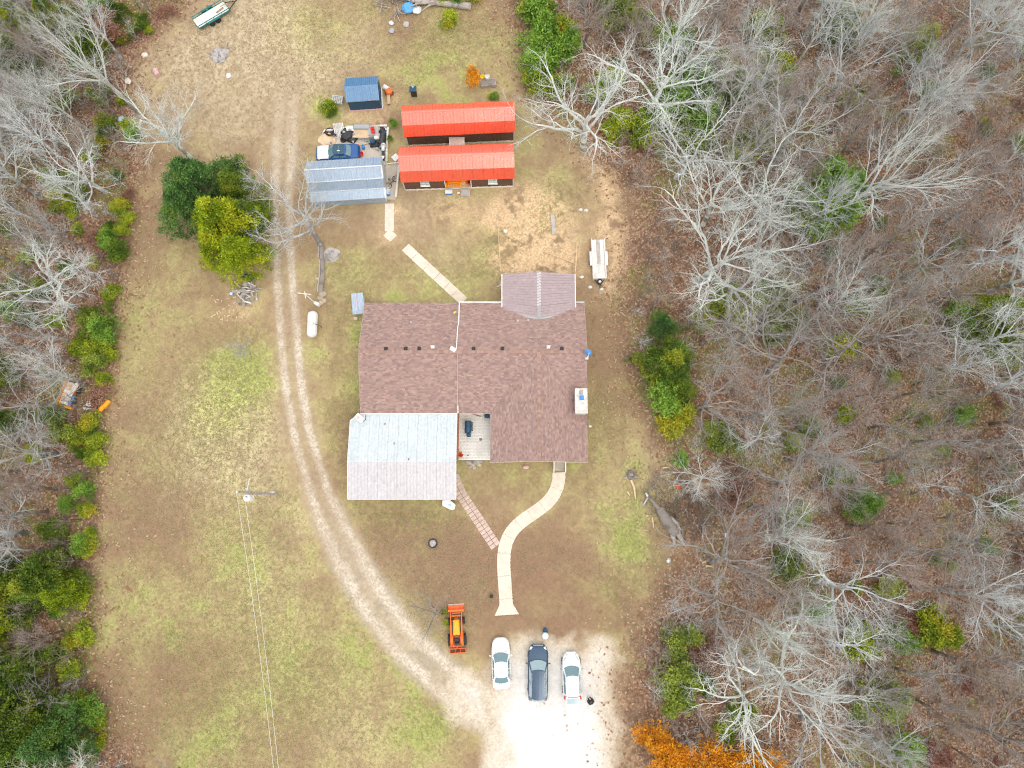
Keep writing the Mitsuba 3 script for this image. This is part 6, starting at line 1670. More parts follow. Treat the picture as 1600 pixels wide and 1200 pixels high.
def bare_tree(seed, h, r, trunk_len, lean, spec, limb_from=.35):
    """(trunk mesh, crown mesh) of a leafless tree of height about h. spec: one row per branch order: (children per parent, angle lo, hi, length lo, hi relative to the parent, segments, sides, wander, up, zigzag)."""
    g = np.random.default_rng(seed)
    pos, d = np.zeros((1, 3)) + [0, 0, -.15], np.array([[lean, 0, 1.0]]) / math.hypot(1, lean)
    Pt, D, R = _walk(g, pos, d, np.array([h * trunk_len]), np.array([r]), np.array([r * .3]), 10, .05, .04, .02)
    trunk = tubes(Pt, R, 9)
    crown, ln = [], np.array([h * trunk_len])
    first = True
    for (n, a0, a1, l0, l1, S, sides, wander, up, zig) in spec:
        N, M = len(Pt), Pt.shape[1] - 1
        f0 = limb_from if first else .18
        t = (f0 + (1 - f0) * (np.arange(n)[None] + g.uniform(0, 1, (N, n))) / n)
        t[:, -1] = 1.0
        t = t.reshape(-1)
        par = np.repeat(np.arange(N), n)
        x = t * M
        i = np.minimum(x.astype(int), M - 1)
        u = (x - i)[:, None]
        pos = Pt[par, i] * (1 - u) + Pt[par, i + 1] * u
        tang = D[par, np.minimum(i + 1, M)]
        rad = R[par, i] * (1 - u[:, 0]) + R[par, i + 1] * u[:, 0]
        a, b = _perp(tang)
        az = (np.tile(np.arange(n), N) * 2.4 + np.repeat(g.uniform(0, 6.28, N), n) + g.normal(0, .4, N * n))[:, None]
        ang = g.uniform(a0, a1, N * n) * np.where(t > .97, .35, 1.0)
        ang = ang[:, None]
        dd = tang * np.cos(ang) + (a * np.cos(az) + b * np.sin(az)) * np.sin(ang)
        length = ln[par] * g.uniform(l0, l1, N * n) * (1.15 - .55 * t)
        r0 = np.minimum(rad * (.66 if first else .60), .05 * length ** .9 + .003)
        r1 = np.maximum(r0 * .28, .0037)
        Pt, D, R = _walk(g, pos, dd, length, r0, r1, S, wander, up, zig)
        low = Pt[:, :, 2] < .15
        Pt[:, :, 2] = np.where(low, .15, Pt[:, :, 2])
        ln = length
        crown.append(tubes(Pt, R, sides))
        first = False
    return trunk, join(crown)


OAK = [(8, .6, 1.15, .95, 1.5, 11, 6, .13, .035, .08), (7, .45, 1.0, .32, .60, 7, 5, .17, .02, .11), (6, .45, 1.0, .35, .65, 5, 3, .20, .01, .10), (5, .4, .95, .40, .78, 3, 3, .23, .0, 0)]
BROOM = [(9, .35, .8, .62, 1.0, 9, 6, .06, .04, .02), (7, .35, .7, .35, .62, 6, 4, .09, .03, .03), (6, .35, .75, .38, .65, 4, 3, .12, .02, .03), (4, .35, .8, .42, .75, 2, 3, .15, 0, 0)]
SLIM = [(10, .5, 1.05, .28, .5, 7, 5, .10, .04, .04), (6, .45, .9, .40, .65, 4, 4, .14, .02, .05), (5, .45, .9, .42, .7, 3, 3, .18, 0, .04), (4, .4, .9, .42, .75, 2, 3, .2, 0, 0)]
SAPL = [(9, .4, .95, .35, .65, 5, 4, .12, .04, .05), (6, .4, .9, .4, .65, 3, 3, .16, .02, .04), (4, .4, .9, .42, .7, 2, 3, .2, 0, 0)]
PROTO = {}
for nm, seed, args, spec, bk in (
        ('oak_a', 11, (13.5, .30, .52, .05), OAK, 'bark_green'), ('oak_b', 12, (12.5, .28, .50, .10), OAK, 'bark_pale'), ('oak_c', 13, (14.5, .33, .48, .02), OAK, 'bark_green'), ('oak_d', 14, (11.5, .25, .55, .14), OAK, 'bark_grey'),
        ('broom_a', 21, (14.5, .22, .60, .03), BROOM, 'bark_pale'), ('broom_b', 22, (13.0, .20, .62, .06), BROOM, 'bark_grey'), ('broom_c', 23, (12.0, .19, .58, .08), BROOM, 'bark_brown'), ('broom_d', 24, (14.0, .22, .6, .04), BROOM, 'bark_green'),
        ('slim_a', 31, (13.5, .17, .80, .03), SLIM, 'bark_grey'), ('slim_b', 32, (12.0, .15, .82, .07), SLIM, 'bark_pale'), ('slim_c', 33, (11.0, .14, .8, .1), SLIM, 'bark_brown'),
        ('sapling_a', 41, (5.5, .07, .7, .05), SAPL, 'bark_brown'), ('sapling_b', 42, (4.2, .06, .65, .1), SAPL, 'bark_grey'), ('sapling_c', 43, (6.5, .08, .7, .03), SAPL, 'bark_brown'), ('sapling_d', 44, (5.0, .07, .65, .08), SAPL, 'bark_pale')):
    tr, cr = bare_tree(seed, *args, spec, limb_from=.25 if nm.startswith('sap') else .42)
    scene['kind_' + nm] = {'type': 'shapegroup', 'trunk': mikit.ply(tr, bk, smooth=True), 'crown': mikit.ply(cr, bk, smooth=True)}
    PROTO[nm] = len(cr[1]) + len(tr[1])


def leafy(seed, pts, dirs, leaf, per, spread, up=.3):
    """Sprays of small leaf blades round every point: per blades each, about leaf long."""
    g = np.random.default_rng(seed)
    N = len(pts) * per
    o = np.repeat(pts, per, 0) + g.normal(0, spread, (N, 3))
    d = np.repeat(dirs, per, 0) + g.normal(0, .75, (N, 3)) + [0, 0, up]
    d /= np.linalg.norm(d, axis=1, keepdims=True)
    a, b = _perp(d)
    w = np.cos(az := g.uniform(0, 6.28, N))[:, None] * a + np.sin(az)[:, None] * b
    L = (leaf * g.uniform(.6, 1.4, N))[:, None]
    v = np.stack([o - w * L * .30, o + w * L * .30, o + d * L + w * L * .12, o + d * L - w * L * .12], 1)
    k = np.arange(N)[:, None] * 4
    return v.reshape(-1, 3), np.vstack([k + [0, 1, 2], k + [0, 2, 3]])


def cedar(seed, h, r, n=760, per=24, leaf=.17):
    g = np.random.default_rng(seed)
    z = h * (.06 + .94 * g.uniform(0, 1, n) ** .9)
    a = g.uniform(0, 2 * PI, n)
    lob = 1 + .28 * np.sin(a * 3 + seed) + .18 * np.sin(a * 5 + z * 1.3 + seed * 2) + .15 * np.sin(z * 2.2 + a * 2)
    R = r * (1 - (z / h) ** 1.35) * lob * g.uniform(.45, 1.05, n) ** .6 + .05
    pts = np.stack([R * np.cos(a), R * np.sin(a), z + .15 * R], 1)
    dirs = np.stack([np.cos(a), np.sin(a), .45 + 0 * a], 1)
    trunk = tubes(np.array([[[0, 0, -.1], [.05, 0, h * .5], [0, 0, h * .92]]]), np.array([[.05 + r * .05, .1, .03]]), 8)
    return trunk, leafy(seed + 1, pts, dirs, leaf, per, .16)


def bush(seed, h, r, n=190, per=16, leaf=.13):
    g = np.random.default_rng(seed)
    k = 7
    a = g.uniform(0, 2 * PI, k)
    cen = np.stack([np.cos(a) * r * g.uniform(.15, .85, k), np.sin(a) * r * g.uniform(.15, .85, k), h * g.uniform(.25, .75, k)], 1)
    rad = r * g.uniform(.28, .55, k)
    w = g.integers(0, k, n)
    d = g.normal(0, 1, (n, 3))
    d[:, 2] = np.abs(d[:, 2]) * .9
    d /= np.linalg.norm(d, axis=1, keepdims=True)
    pts = cen[w] + d * (rad[w] * g.uniform(.3, 1.15, n) ** .6)[:, None]
    pts[:, 2] = np.clip(pts[:, 2], .06, None)
    stem = []
    for i in range(12):
        q = pts[g.integers(n)]
        stem.append([[0, 0, 0], q * [.4, .4, .55], q * 1.05])
    return tubes(np.array(stem), np.tile([.03, .02, .008], (12, 1)), 4), leafy(seed + 1, pts, d, leaf, per, .13)


for nm, kind, args, m_ in (('cedar_a', cedar, (51, 8.0, 3.2), 'cedar_dark'), ('cedar_b', cedar, (52, 7.0, 2.8), 'cedar_olive'), ('cedar_c', cedar, (53, 6.0, 2.4), 'cedar_mid'), ('cedar_d', cedar, (54, 7.5, 3.0), 'cedar_mid'),
                          ('shrub_a', bush, (61, 1.8, 1.2), 'shrub_green'), ('shrub_b', bush, (62, 1.5, 1.1), 'shrub_yellow'), ('shrub_c', bush, (63, 2.2, 1.3), 'shrub_bright'), ('shrub_d', bush, (64, 1.6, 1.2), 'cedar_mid'),
                          ('brown_a', bush, (65, 3.2, 1.8, 240, 18, .14), 'autumn_brown'), ('orange_a', bush, (66, 3.6, 1.9, 260, 18, .15), 'autumn_orange'), ('red_a', bush, (67, 1.6, 1.3, 130, 14, .14), 'autumn_red'), ('brown_b', bush, (68, 1.3, 1.4, 130, 14, .14), 'autumn_brown')):
    st_, cr = kind(*args)
    scene['kind_' + nm] = {'type': 'shapegroup', 'stem' if kind is bush else 'trunk': mikit.ply(st_, 'bark_brown', smooth=True), 'crown': mikit.ply(cr, m_)}
    PROTO[nm] = len(cr[1]) + len(st_[1])

NAMES = {'oak': ('oak_tree', 'tree', 'spreading tree'), 'broom': ('bare_tree', 'tree', 'fan-twigged tree'), 'slim': ('slender_tree', 'tree', 'slender tree'), 'sapling': ('sapling', 'sapling', 'leafless sapling'), 'cedar': ('cedar_tree', 'tree', 'evergreen cedar'),
         'shrub': ('shrub', 'shrub', 'leafy shrub'), 'brown': ('brown_leaved_shrub', 'shrub', 'brown-leaved shrub'), 'orange': ('orange_shrub', 'shrub', 'orange shrub'), 'red': ('red_shrub', 'shrub', 'red-leaved shrub')}
TONE = {'bark_green': 'palest', 'bark_pale': 'whitish', 'bark_grey': 'grey', 'bark_brown': 'brownish', 'cedar_dark': 'dark', 'cedar_olive': 'olive', 'cedar_mid': 'green', 'shrub_green': 'green', 'shrub_yellow': 'yellowish', 'shrub_bright': 'bright', 'autumn_brown': 'withered', 'autumn_orange': 'glowing',
        'autumn_red': 'dull'}
RANK = ['northernmost', 'second', 'third', 'fourth', 'fifth', 'sixth', 'seventh', 'eighth', 'ninth', 'tenth', 'eleventh', 'twelfth', 'thirteenth', 'fourteenth', 'fifteenth', 'sixteenth', 'seventeenth', 'eighteenth', 'nineteenth', 'twentieth']
wild = {}


def zone(x, y):
    """Where in the photograph a plant stands, in words one can find."""
    side = 'west wood' if x < 0 else 'east wood'
    d = (west_x(y) - x) if x < 0 else (x - east_x(y))
    depth = 'edging the' if d < 5 else ('inside the' if d < 20 else 'deep in the')
    ns = 'near north yard' if y > 33 else ('level with barns' if y > 20 else ('level with house' if y > 3 else ('level with lawn' if y > -9 else 'level with cars')))
    return f'{depth} {side} {ns}'


def plant(kind, x, y, s=1.0, rot=None, lean=0.0, leandir=0.0, label=None, group=None, sz=None):
    base, cat, look = NAMES[kind.split('_')[0]]
    g = scene['kind_' + kind]
    free_label = label is None
    key = thing(base, label or '', cat, group)
    if free_label:
        wild.setdefault((TONE[g['crown']['bsdf']['id']], look, zone(x, y)), []).append((-y, key))
    if rot is None:
        rot = rng.uniform(0, 360)
    m = T().translate([float(x), float(y), 0]).rotate([math.sin(-leandir), math.cos(leandir), 0], math.degrees(lean)) if lean else T().translate([float(x), float(y), 0])
    scene[key] = {'type': 'instance', 'to_world': m.rotate([0, 0, 1], float(rot)).scale([float(s), float(s), float(sz or s)]), 'shapegroup': {'type': 'ref', 'id': 'kind_' + kind}}
    return key


taken = []


def put(kind, px, py, label=None, **k):
    q = P(px, py, 0)
    taken.append((q[0], q[1], 5.6 if kind.startswith(('oak', 'broom')) and px > 800 else 3.0 if not kind.startswith(('shrub', 'sap', 'brown', 'red')) else 1.2))
    return plant(kind, q[0], q[1], label=label, **k)


# trees one can point at
put('oak_a', 911, 234, 'broad lichen grey tree forking low just east of the red barns', s=1.3, rot=150)
put('oak_c', 1004, 190, 'tall pale forked tree, second from the barns at the wood edge', s=1.05, rot=40)
put('oak_b', 1045, 172, 'tall grey tree leaning north east behind the second forked tree', s=1.0, rot=120)
put('oak_b', 1056, 278, 'pale many limbed tree at the wood edge north east of the garden', s=1.05, rot=300)
put('oak_c', 1085, 440, 'largest whitish tree, its crown reaching over the white trailer', s=1.12, rot=10)
put('oak_a', 1130, 470, 'broad pale tree touching the largest whitish tree on its south east', s=.95, rot=150)
put('oak_a', 1098, 352, 'pale tree directly north of the largest whitish tree', s=.95, rot=77)
put('broom_d', 1288, 346, 'white fan shaped tree, brightest crown in the north east wood', s=1.35, rot=20, lean=.12, leandir=.6)
put('broom_a', 1255, 372, 'pale upswept tree just south west of the white fan shaped tree', s=.95, rot=90)
put('oak_d', 1196, 582, 'grey tree with a long slanting trunk east of the house chimney', s=1.1, rot=60)
put('oak_d', 1085, 640, 'grey tree overhanging the cedar east of the house', s=.8, rot=250)
put('oak_a', 1200, 1042, 'wide pale tree spreading over the ground east of the parked cars', s=1.15, rot=100)
put('oak_c', 1150, 1075, 'pale tree whose limbs reach towards the parking area', s=.95, rot=170)
put('oak_b', 1250, 1120, 'whitish tree behind the wide pale tree in the south east', s=1.0, rot=33)
put('oak_a', 312, 262, 'pale dead looking tree with twisted limbs north of the dark cedar', s=.95, rot=80, lean=.16, leandir=2.3)
put('broom_d', 217, 178, 'long white leaning tree at the north west corner of the yard', s=1.12, rot=0, lean=.22, leandir=2.6)
put('broom_a', 126, 275, 'white upswept tree leaning out over the west wood', s=1.0, rot=50, lean=.1, leandir=2.8)
put('oak_c', 108, 452, 'pale tree with a curved trunk level with the gas tank in the west wood', s=.85, rot=10)
put('broom_d', 152, 338, 'pale thin tree by the west lawn edge level with the grey shed', s=.7, rot=100)
put('oak_d', 108, 640, 'grey tree leaning west beside the orange bumpered wagon', s=.95, rot=190, lean=.15, leandir=3.0)
put('broom_c', 88, 765, 'round grey tree whose fine twigs spread over the west edge', s=.95, rot=44)
put('broom_b', 75, 800, 'grey tree just south of the round grey tree on the west edge', s=.8, rot=140)
put('oak_d', 92, 1095, 'small grey bare tree among the south western cedars', s=.62, rot=20)
put('broom_c', 100, 985, 'grey brown tree between the two groups of south western cedars', s=.65, rot=220)
put('broom_b', 280, 1200, 'grey brown bare tree cut by the bottom edge of the picture', s=.55, rot=20)
put('oak_b', 502, 385, 'bare tree with a dark split trunk leaning over the gravel drive', s=.98, rot=40, lean=.26, leandir=2.3)
put('slim_b', 410, 322, 'small pale bare tree beside the olive cedar', s=.62, rot=10)
put('oak_d', 690, 955, 'small bare lawn tree beside the orange tractor', s=.43, rot=60, lean=.1, leandir=3.4)
put('broom_b', 392, 556, 'faint grey bare sapling on the west lawn by the drive', s=.36, rot=100)
put('cedar_a', 338, 318, 'large dark green cedar west of the drive', s=1.15)
put('cedar_a', 318, 345, 'dark green cedar on the lawn side of the large dark cedar', s=1.0, rot=200)
put('cedar_d', 385, 315, 'mid green cedar between the large dark cedar and the drive', s=.85)
put('cedar_b', 372, 372, 'olive yellow cedar south of the large dark green cedar', s=1.25)
put('cedar_b', 392, 412, 'smaller olive cedar at the woodpile', s=.95, rot=130)
put('cedar_b', 352, 395, 'olive cedar on the lawn side of the woodpile', s=.8, rot=250)
put('cedar_d', 402, 352, 'mid green cedar behind the olive cedar next to the drive', s=.75)
put('shrub_d', 372, 272, 'brownish green shrub at the north side of the large dark cedar', s=1.4)
put('cedar_d', 1032, 580, 'green cedar at the wood edge right of the house', s=.98)
put('cedar_c', 1050, 605, 'green cedar touching the wood edge cedar on its south', s=.8)
put('cedar_a', 1030, 515, 'dark cedar under the largest whitish tree', s=.5)
put('cedar_b', 1530, 500, 'olive round evergreen near the east edge of the picture', s=.9)
put('cedar_b', 1545, 540, 'olive evergreen just south of the round one near the east edge', s=.65)
put('cedar_b', 1420, 90, 'yellow green evergreen in the north east wood', s=.75)
for i, (x, y, k_, s_) in enumerate(((45, 925, 'cedar_c', .95), (100, 905, 'cedar_d', .8), (15, 960, 'cedar_b', .8), (60, 1040, 'cedar_d', .75), (20, 1060, 'cedar_c', .9), (40, 1105, 'cedar_d', 1.1), (85, 1130, 'cedar_d', .95), (120, 1135, 'cedar_a', .8),
                                    (30, 1150, 'cedar_b', .9), (75, 1165, 'cedar_c', .85), (10, 1110, 'cedar_b', .9), (118, 920, 'cedar_b', .6), (0, 900, 'cedar_c', .9))):
    put(k_, x, y, s=s_ * 1.2)
for x, y, k_, s_ in ((10, 90, 'cedar_b', .9), (30, 60, 'cedar_b', .9), (45, 110, 'cedar_d', .7), (95, 45, 'cedar_d', .6), (135, 75, 'cedar_c', .7), (150, 95, 'cedar_d', .6), (120, 40, 'cedar_c', .6), (15, 590, 'cedar_d', .7), (50, 500, 'cedar_c', .45), (30, 660, 'cedar_d', .5), (190, 30, 'cedar_c', .5), (5, 20, 'cedar_d', .8)):
    put(k_, x, y, s=s_)
put('brown_a', 178, 62, 'pinkish brown leaved tree in the north west corner', s=1.05)
put('orange_a', 738, 132, 'bright orange shrub north of the red barns', s=.62)
put('shrub_b', 700, 38, 'round yellow green bush south of the fallen log', s=1.05)
put('shrub_b', 512, 172, 'yellow green bush beside the wire topped crate', s=.9)
put('shrub_d', 518, 176, 'brown green bush at the side of the yellow green bush', s=.7)
put('shrub_c', 614, 197, 'bright green weed by the north east corner of the junk pad', s=.45)
put('shrub_c', 610, 220, 'green weed along the east wall of the junk pad', s=.3)
put('shrub_b', 767, 152, 'yellow flowering plant behind the north barn', s=.4)
put('shrub_c', 773, 156, 'dark green clump beside the yellow flowering plant', s=.45)
put('orange_a', 1022, 1165, 'orange shrub nearest the parking area', s=1.15)
put('orange_a', 1012, 1140, 'small orange shrub at the south east edge of the lawn', s=.8)
put('orange_a', 1062, 1178, 'second orange shrub from the parking area', s=1.05)
put('orange_a', 1110, 1185, 'middle orange shrub beneath the pale tree in the south', s=1.2)
put('orange_a', 1165, 1172, 'easternmost orange shrub below the wide pale tree', s=1.25)
put('shrub_a', 694, 955, 'green weeds round the foot of the small lawn tree', s=.3)
put('shrub_b', 702, 972, 'yellowish weeds touching the tractor bucket', s=.42)
for x, y in ((690, 2), (715, 0), (740, -2)):
    put('shrub_b' if x != 715 else 'shrub_c', x, y, s=.8, label='green bush at the top edge of the picture behind the fallen log', group='bushes behind the fallen log')

# understory greenery along the wood edges and deep in the woods
for x, y, k_, s_ in ((180, 520, 'shrub_c', 1.2), (165, 535, 'shrub_b', 1.1), (150, 560, 'shrub_b', 1.2), (175, 560, 'shrub_b', .9), (160, 575, 'shrub_a', 1.1), (135, 545, 'shrub_b', 1.0), (145, 515, 'shrub_a', 1.0), (170, 505, 'shrub_a', .9),
                     (190, 325, 'shrub_b', .9), (200, 345, 'shrub_b', .8), (195, 365, 'shrub_b', .7), (175, 380, 'shrub_c', .9), (165, 372, 'shrub_b', .7), (115, 320, 'shrub_b', .9), (120, 335, 'shrub_b', .7), (150, 660, 'shrub_b', 1.0),
                     (160, 690, 'shrub_b', .9), (158, 720, 'shrub_b', .9), (150, 705, 'shrub_b', .7), (110, 670, 'shrub_a', 1.1), (90, 655, 'shrub_c', 1.0), (120, 690, 'shrub_b', .9), (145, 835, 'shrub_b', .6), (147, 855, 'shrub_b', .85), (140, 770, 'shrub_c', .8),
                     (140, 985, 'shrub_b', 1.0), (118, 1035, 'shrub_b', 1.1), (115, 1000, 'shrub_b', .7), (158, 1128, 'shrub_b', .7), (163, 1155, 'shrub_b', .6), (130, 1090, 'shrub_b', .8), (135, 930, 'shrub_b', 1.0), (25, 450, 'shrub_a', .9),
                     (210, 205, 'shrub_b', .9), (215, 220, 'shrub_c', .7), (160, 230, 'shrub_b', 1.0), (145, 245, 'shrub_b', .9), (165, 155, 'shrub_a', 1.0), (95, 170, 'shrub_b', .8), (115, 290, 'shrub_a', .9), (225, 40, 'shrub_d', .8), (70, 460, 'shrub_d', 1.0),
                     (840, 75, 'shrub_c', 1.3), (850, 45, 'shrub_c', 1.2), (870, 60, 'shrub_b', 1.2), (880, 85, 'shrub_c', 1.1), (835, 30, 'shrub_a', 1.1), (820, 10, 'shrub_a', 1.1), (845, 110, 'shrub_c', 1.2), (840, 130, 'shrub_b', 1.1), (855, 140, 'shrub_b', 1.0),
                     (875, 150, 'shrub_a', .9), (955, 20, 'shrub_a', 1.1), (970, 50, 'shrub_a', 1.0), (930, 150, 'shrub_b', .9), (950, 130, 'shrub_b', .8), (960, 200, 'shrub_b', .9), (955, 215, 'shrub_b', .7), (1000, 210, 'shrub_b', .9), (1030, 180, 'shrub_c', 1.2),
                     (1070, 170, 'shrub_c', 1.3), (1085, 195, 'shrub_c', 1.2), (1060, 200, 'shrub_a', 1.1), (1080, 150, 'shrub_c', 1.1), (1110, 135, 'shrub_a', 1.2), (1140, 150, 'shrub_c', .9), (1050, 80, 'shrub_c', 1.0), (1020, 60, 'shrub_a', 1.0),
                     (1010, 220, 'shrub_b', .9), (1065, 230, 'shrub_a', 1.0), (1090, 235, 'shrub_a', .9), (1150, 245, 'shrub_b', .9), (1170, 235, 'shrub_a', .9), 
                      (1100, 500, 'shrub_b', .8), (1150, 490, 'shrub_b', .9), (1125, 470, 'shrub_b', .9),
                     (1180, 480, 'shrub_b', .8), (1200, 470, 'shrub_a', .9), (1215, 520, 'shrub_a', 1.1), (1280, 310, 'shrub_c', 1.4), (1260, 325, 'shrub_c', 1.4), (1290, 330, 'shrub_c', 1.3), (1270, 360, 'shrub_c', 1.2), (1250, 340, 'shrub_a', 1.2),
                     (1040, 625, 'shrub_c', 1.2), (1060, 640, 'shrub_b', 1.0), (1045, 660, 'shrub_b', 1.0), (1110, 680, 'shrub_b', .8), (1130, 700, 'shrub_a', .9), (1230, 820, 'shrub_a', .9), (1220, 870, 'shrub_d', 1.0), (1250, 800, 'shrub_b', .7), (1335, 790, 'shrub_c', .9),
                     (1230, 880, 'shrub_b', .8), (1265, 940, 'shrub_c', .9), (1385, 920, 'shrub_b', .9), (1450, 970, 'shrub_b', 1.2), (1470, 985, 'shrub_b', .9), (1330, 1000, 'shrub_b', 1.2), (1345, 1010, 'shrub_b', 1.0), (1400, 990, 'shrub_c', .9),
                     (1060, 1000, 'shrub_a', 1.0), (1055, 1060, 'shrub_a', 1.2), (1070, 1075, 'shrub_a', 1.0), (1040, 1085, 'shrub_a', .9), (1130, 1145, 'shrub_b', .7), (1150, 1105, 'shrub_a', .8), (1350, 1100, 'shrub_a', 1.2), (1380, 1085, 'shrub_a', 1.0),
                     (1330, 170, 'shrub_b', .9), (1200, 115, 'shrub_b', 1.2), (1195, 60, 'shrub_b', 1.1), (1400, 1170, 'shrub_c', 1.0), (1300, 540, 'shrub_b', .9), (1330, 490, 'shrub_a', .8), (1490, 500, 'shrub_c', .9), (1500, 520, 'shrub_d', 1.0), (1320, 650, 'shrub_b', .7),
                     (1365, 455, 'shrub_a', .7), (1360, 300, 'shrub_b', .5), (1240, 690, 'shrub_b', .7), (1300, 750, 'shrub_a', .8), (1440, 660, 'shrub_b', .5), (1560, 560, 'shrub_b', 1.1), (1290, 20, 'shrub_a', .9), (1310, 60, 'shrub_d', 1.1), (1450, 150, 'shrub_c', .8),
                     (1285, 470, 'red_a', 1.1), (1295, 480, 'red_a', 1.0), (1410, 965, 'red_a', 1.1), (1425, 960, 'red_a', .9), (1585, 880, 'red_a', 1.2), (1440, 1160, 'red_a', 1.0), (1460, 1170, 'red_a', 1.2), (1500, 1070, 'red_a', .9), (1100, 1020, 'brown_b', .9), (1140, 780, 'brown_b', .9), (1150, 760, 'brown_b', .9)):
    put(k_, x, y, s=s_ * (1.0 if k_ == 'red_a' else 1.8 if 930 < x < 1330 and y < 560 else (1.5 if x > 815 else 1.1)))

# the rest of the woods: trees and saplings at natural spacing
g = np.random.default_rng(5)


def free(x, y, r):
    return all((x - a) ** 2 + (y - b) ** 2 > (.5 * (r + c)) ** 2 for a, b, c in taken)


def scatter(n, box_, inside, kinds, r, s0, s1, tries=9000):
    done = 0
    for _ in range(tries):
        if done >= n:
            return
        x, y = g.uniform(*box_[0]), g.uniform(*box_[1])
        if not inside(x, y) or not free(x, y, r):
            continue
        taken.append((x, y, r))
        plant(kinds[g.integers(len(kinds))], x, y, g.uniform(s0, s1), g.uniform(0, 360), label=None)
        done += 1


east = lambda m: (lambda x, y: x > east_x(y) + m)  # noqa: E731
west = lambda m: (lambda x, y: x < west_x(y) - m)  # noqa: E731
scatter(235, ((8, 60), (-25, 60)), lambda x, y: x > east_x(y) + (2.5 if y < 8 and y > -10 else 7.5), ['oak_a', 'oak_b', 'oak_d', 'broom_a', 'broom_b', 'broom_c', 'broom_d', 'slim_a', 'slim_b', 'slim_c', 'broom_b', 'broom_c', 'slim_b', 'broom_c', 'oak_d'], 3.0, .75, 1.1)
scatter(105, ((-62, -30), (-25, 60)), west(1.8), ['oak_d', 'broom_a', 'broom_b', 'broom_c', 'slim_a', 'slim_b', 'oak_b', 'broom_d'], 2.7, .65, .95)
scatter(230, ((8, 60), (-25, 60)), east(1.2), ['sapling_a', 'sapling_b', 'sapling_c', 'sapling_d'], 1.6, .7, 1.2)
scatter(120, ((-62, -30), (-25, 60)), west(.8), ['sapling_a', 'sapling_b', 'sapling_c', 'sapling_d'], 1.6, .7, 1.2)
scatter(70, ((8, 60), (-25, 60)), east(1.5), ['brown_b', 'shrub_d', 'shrub_a', 'shrub_b', 'shrub_c'], 1.5, .5, 1.1)
scatter(75, ((-62, -30), (-25, 60)), west(.4), ['brown_b', 'shrub_d', 'shrub_b', 'shrub_a', 'shrub_d', 'shrub_c'], 1.3, .6, 1.2)

scatter(75, ((-50, -28), (-25, 60)), lambda x, y: west_x(y) - 4.5 < x < west_x(y) - .5, ['brown_b', 'shrub_d', 'shrub_b', 'shrub_a', 'shrub_c', 'sapling_b', 'sapling_d'], .9, .45, .9)
for (tone, look, where), found in wild.items():
    for i, (_, key) in enumerate(sorted(found)):
        if len(found) > len(RANK):
            labels[key].update(label=f'one of the many {tone} {look}s {where}', group=f'{tone} {look}s {where}')
        elif len(found) == 1:
            labels[key]['label'] = f'{tone} {look} {where}'
        else:
            labels[key]['group'] = f'{tone} {look}s {where}'
            labels[key]['label'] = f"{RANK[i]} {'' if i == 0 else 'from north '}of the {tone} {look}s {where}"

# ---------------------------------------------------------------- fallen leaves and grass, as real pieces
def leaves(n, seed, inside, m_, name, size=.11, boxes=((-62, 62), (-26, 62))):
    g2 = np.random.default_rng(seed)
    x, y = g2.uniform(*boxes[0], n), g2.uniform(*boxes[1], n)
    keep = inside(x, y, g2)
    x, y = x[keep], y[keep]
    N = len(x)
    a, s_, t = g2.uniform(0, 6.28, N), size * g2.uniform(.6, 1.5, N), g2.normal(0, .35, (N, 2))
    z = g2.uniform(.015, .05, N)
    u = np.stack([np.cos(a), np.sin(a), t[:, 0]], 1) * s_[:, None]
    w_ = np.stack([-np.sin(a), np.cos(a), t[:, 1]], 1) * s_[:, None] * .6
    c = np.stack([x, y, z + s_ * .4], 1)
    v = np.stack([c - u, c - w_, c + u, c + w_], 1).reshape(-1, 3)
    v[:, 2] = np.maximum(v[:, 2], .012)
    k = np.arange(N)[:, None] * 4
    struct(name, (v, np.vstack([k + [0, 1, 2], k + [0, 2, 3]])), m_, {'leaf_rust': 'rust brown fallen leaves over the woodland floor', 'leaf_tan': 'tan fallen leaves over the woodland floor and lawn edges'}[m_], 'stuff')


mat('leaf_rust', (.27, .135, .08), .8)
mat('leaf_tan', (.46, .33, .22), .8)


def in_woods(x, y, g2, m=1.5):
    d = np.maximum(west_x(y) - x, x - east_x(y))
    return g2.uniform(0, 1, len(x)) < 1 / (1 + np.exp(-d / m * 1.6))


leaves(120000, 1, in_woods, 'leaf_rust', 'fallen_leaves', .13)
leaves(110000, 2, lambda x, y, g2: in_woods(x, y, g2, 2.6), 'leaf_tan', 'fallen_leaves', .12)


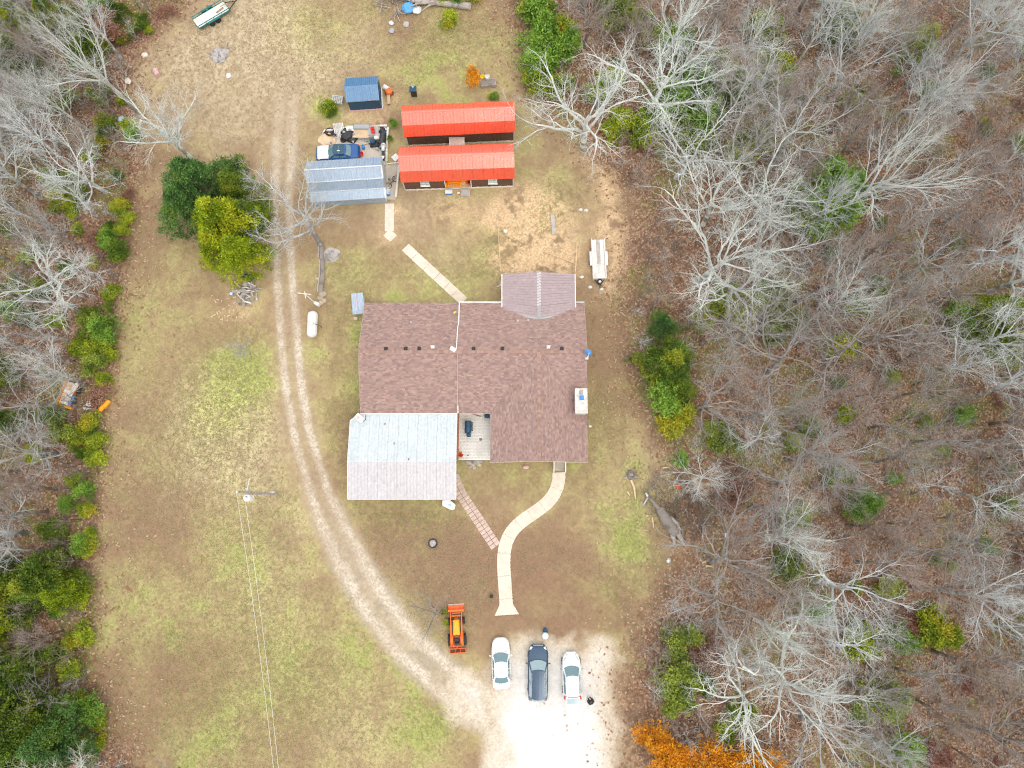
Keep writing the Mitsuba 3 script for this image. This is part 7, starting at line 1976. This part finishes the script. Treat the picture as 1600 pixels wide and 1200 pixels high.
def tufts(n, seed, items, m_, name, label, h=.16):
    g2 = np.random.default_rng(seed)
    pts = []
    tot = sum(r * r * a for _, _, r, a in items)
    for px, py, r, a in items:
        k = int(n * r * r * a / tot)
        c = P(px, py)
        pts.append(c[:2] + g2.normal(0, r * .5, (k, 2)))
    xy = np.vstack(pts)
    ok = ~((xy[:, 0] > X0) & (xy[:, 0] < X1) & (xy[:, 1] > 0) & (xy[:, 1] < YN + 3.5))
    for line, wide in ((DR, 2.7), (np.array([P(*q)[:2] for q in [(873, 738), (872, 755), (863, 776), (842, 796), (815, 815), (798, 833), (789, 856), (788, 900), (790, 930), (792, 965)]]), 1.0), (np.array([P(633, 386)[:2], P(725, 471)[:2]]), .8),
                       (np.array([P(608, 315)[:2], P(609, 372)[:2]]), .9), (np.array([P(*q)[:2] for q in [(709, 742), (717, 765), (737, 797), (757, 827), (777, 857)]]), .8), (np.array([P(560, 200)[:2], P(545, 310)[:2]]), 5.0),
                       (np.array([P(715, 200)[:2], P(715, 290)[:2]]), 7.0), (np.array([P(866, 1010)[:2], P(866, 1250)[:2]]), 7.2)):
        for p0, p1 in zip(line[:-1], line[1:]):
            d = p1 - p0
            t = np.clip(((xy - p0) @ d) / (d @ d), 0, 1)
            ok &= (np.linalg.norm(xy - p0 - t[:, None] * d, axis=1) > wide * (g2.uniform(.55, 1.05, len(xy)) if line is DR else 1)) | ((xy[:, 1] > 36) & (line is DR))
    xy = xy[ok]
    N = len(xy)
    vs = []
    for b in range(3):
        a = g2.uniform(0, 6.28, N)
        d = np.stack([np.cos(a), np.sin(a), 0 * a], 1)
        w_ = np.stack([-np.sin(a), np.cos(a), 0 * a], 1) * .025
        o = np.c_[xy + g2.normal(0, .04, (N, 2)), np.full(N, .0)]
        hh = h * g2.uniform(.5, 1.3, N)[:, None]
        vs.append(np.stack([o - w_, o + w_, o + d * hh * .9 + np.array([0, 0, 1.0]) * hh], 1))
    v = np.vstack(vs).reshape(-1, 3)
    struct(name, (v, np.arange(len(v)).reshape(-1, 3)), m_, label, 'stuff')


mat('grass_green', (.34, .345, .135), .8)
mat('grass_straw', (.38, .31, .19), .8)
tufts(26000, 3, GREEN, 'grass_green', 'grass', 'green grass tufts on the lawn')
tufts(24000, 4, PALE + BARE + [(300, 700, 12, .5), (500, 1100, 10, .5), (750, 860, 8, .5)], 'grass_straw', 'dry_grass', 'dry straw coloured grass on the lawn')
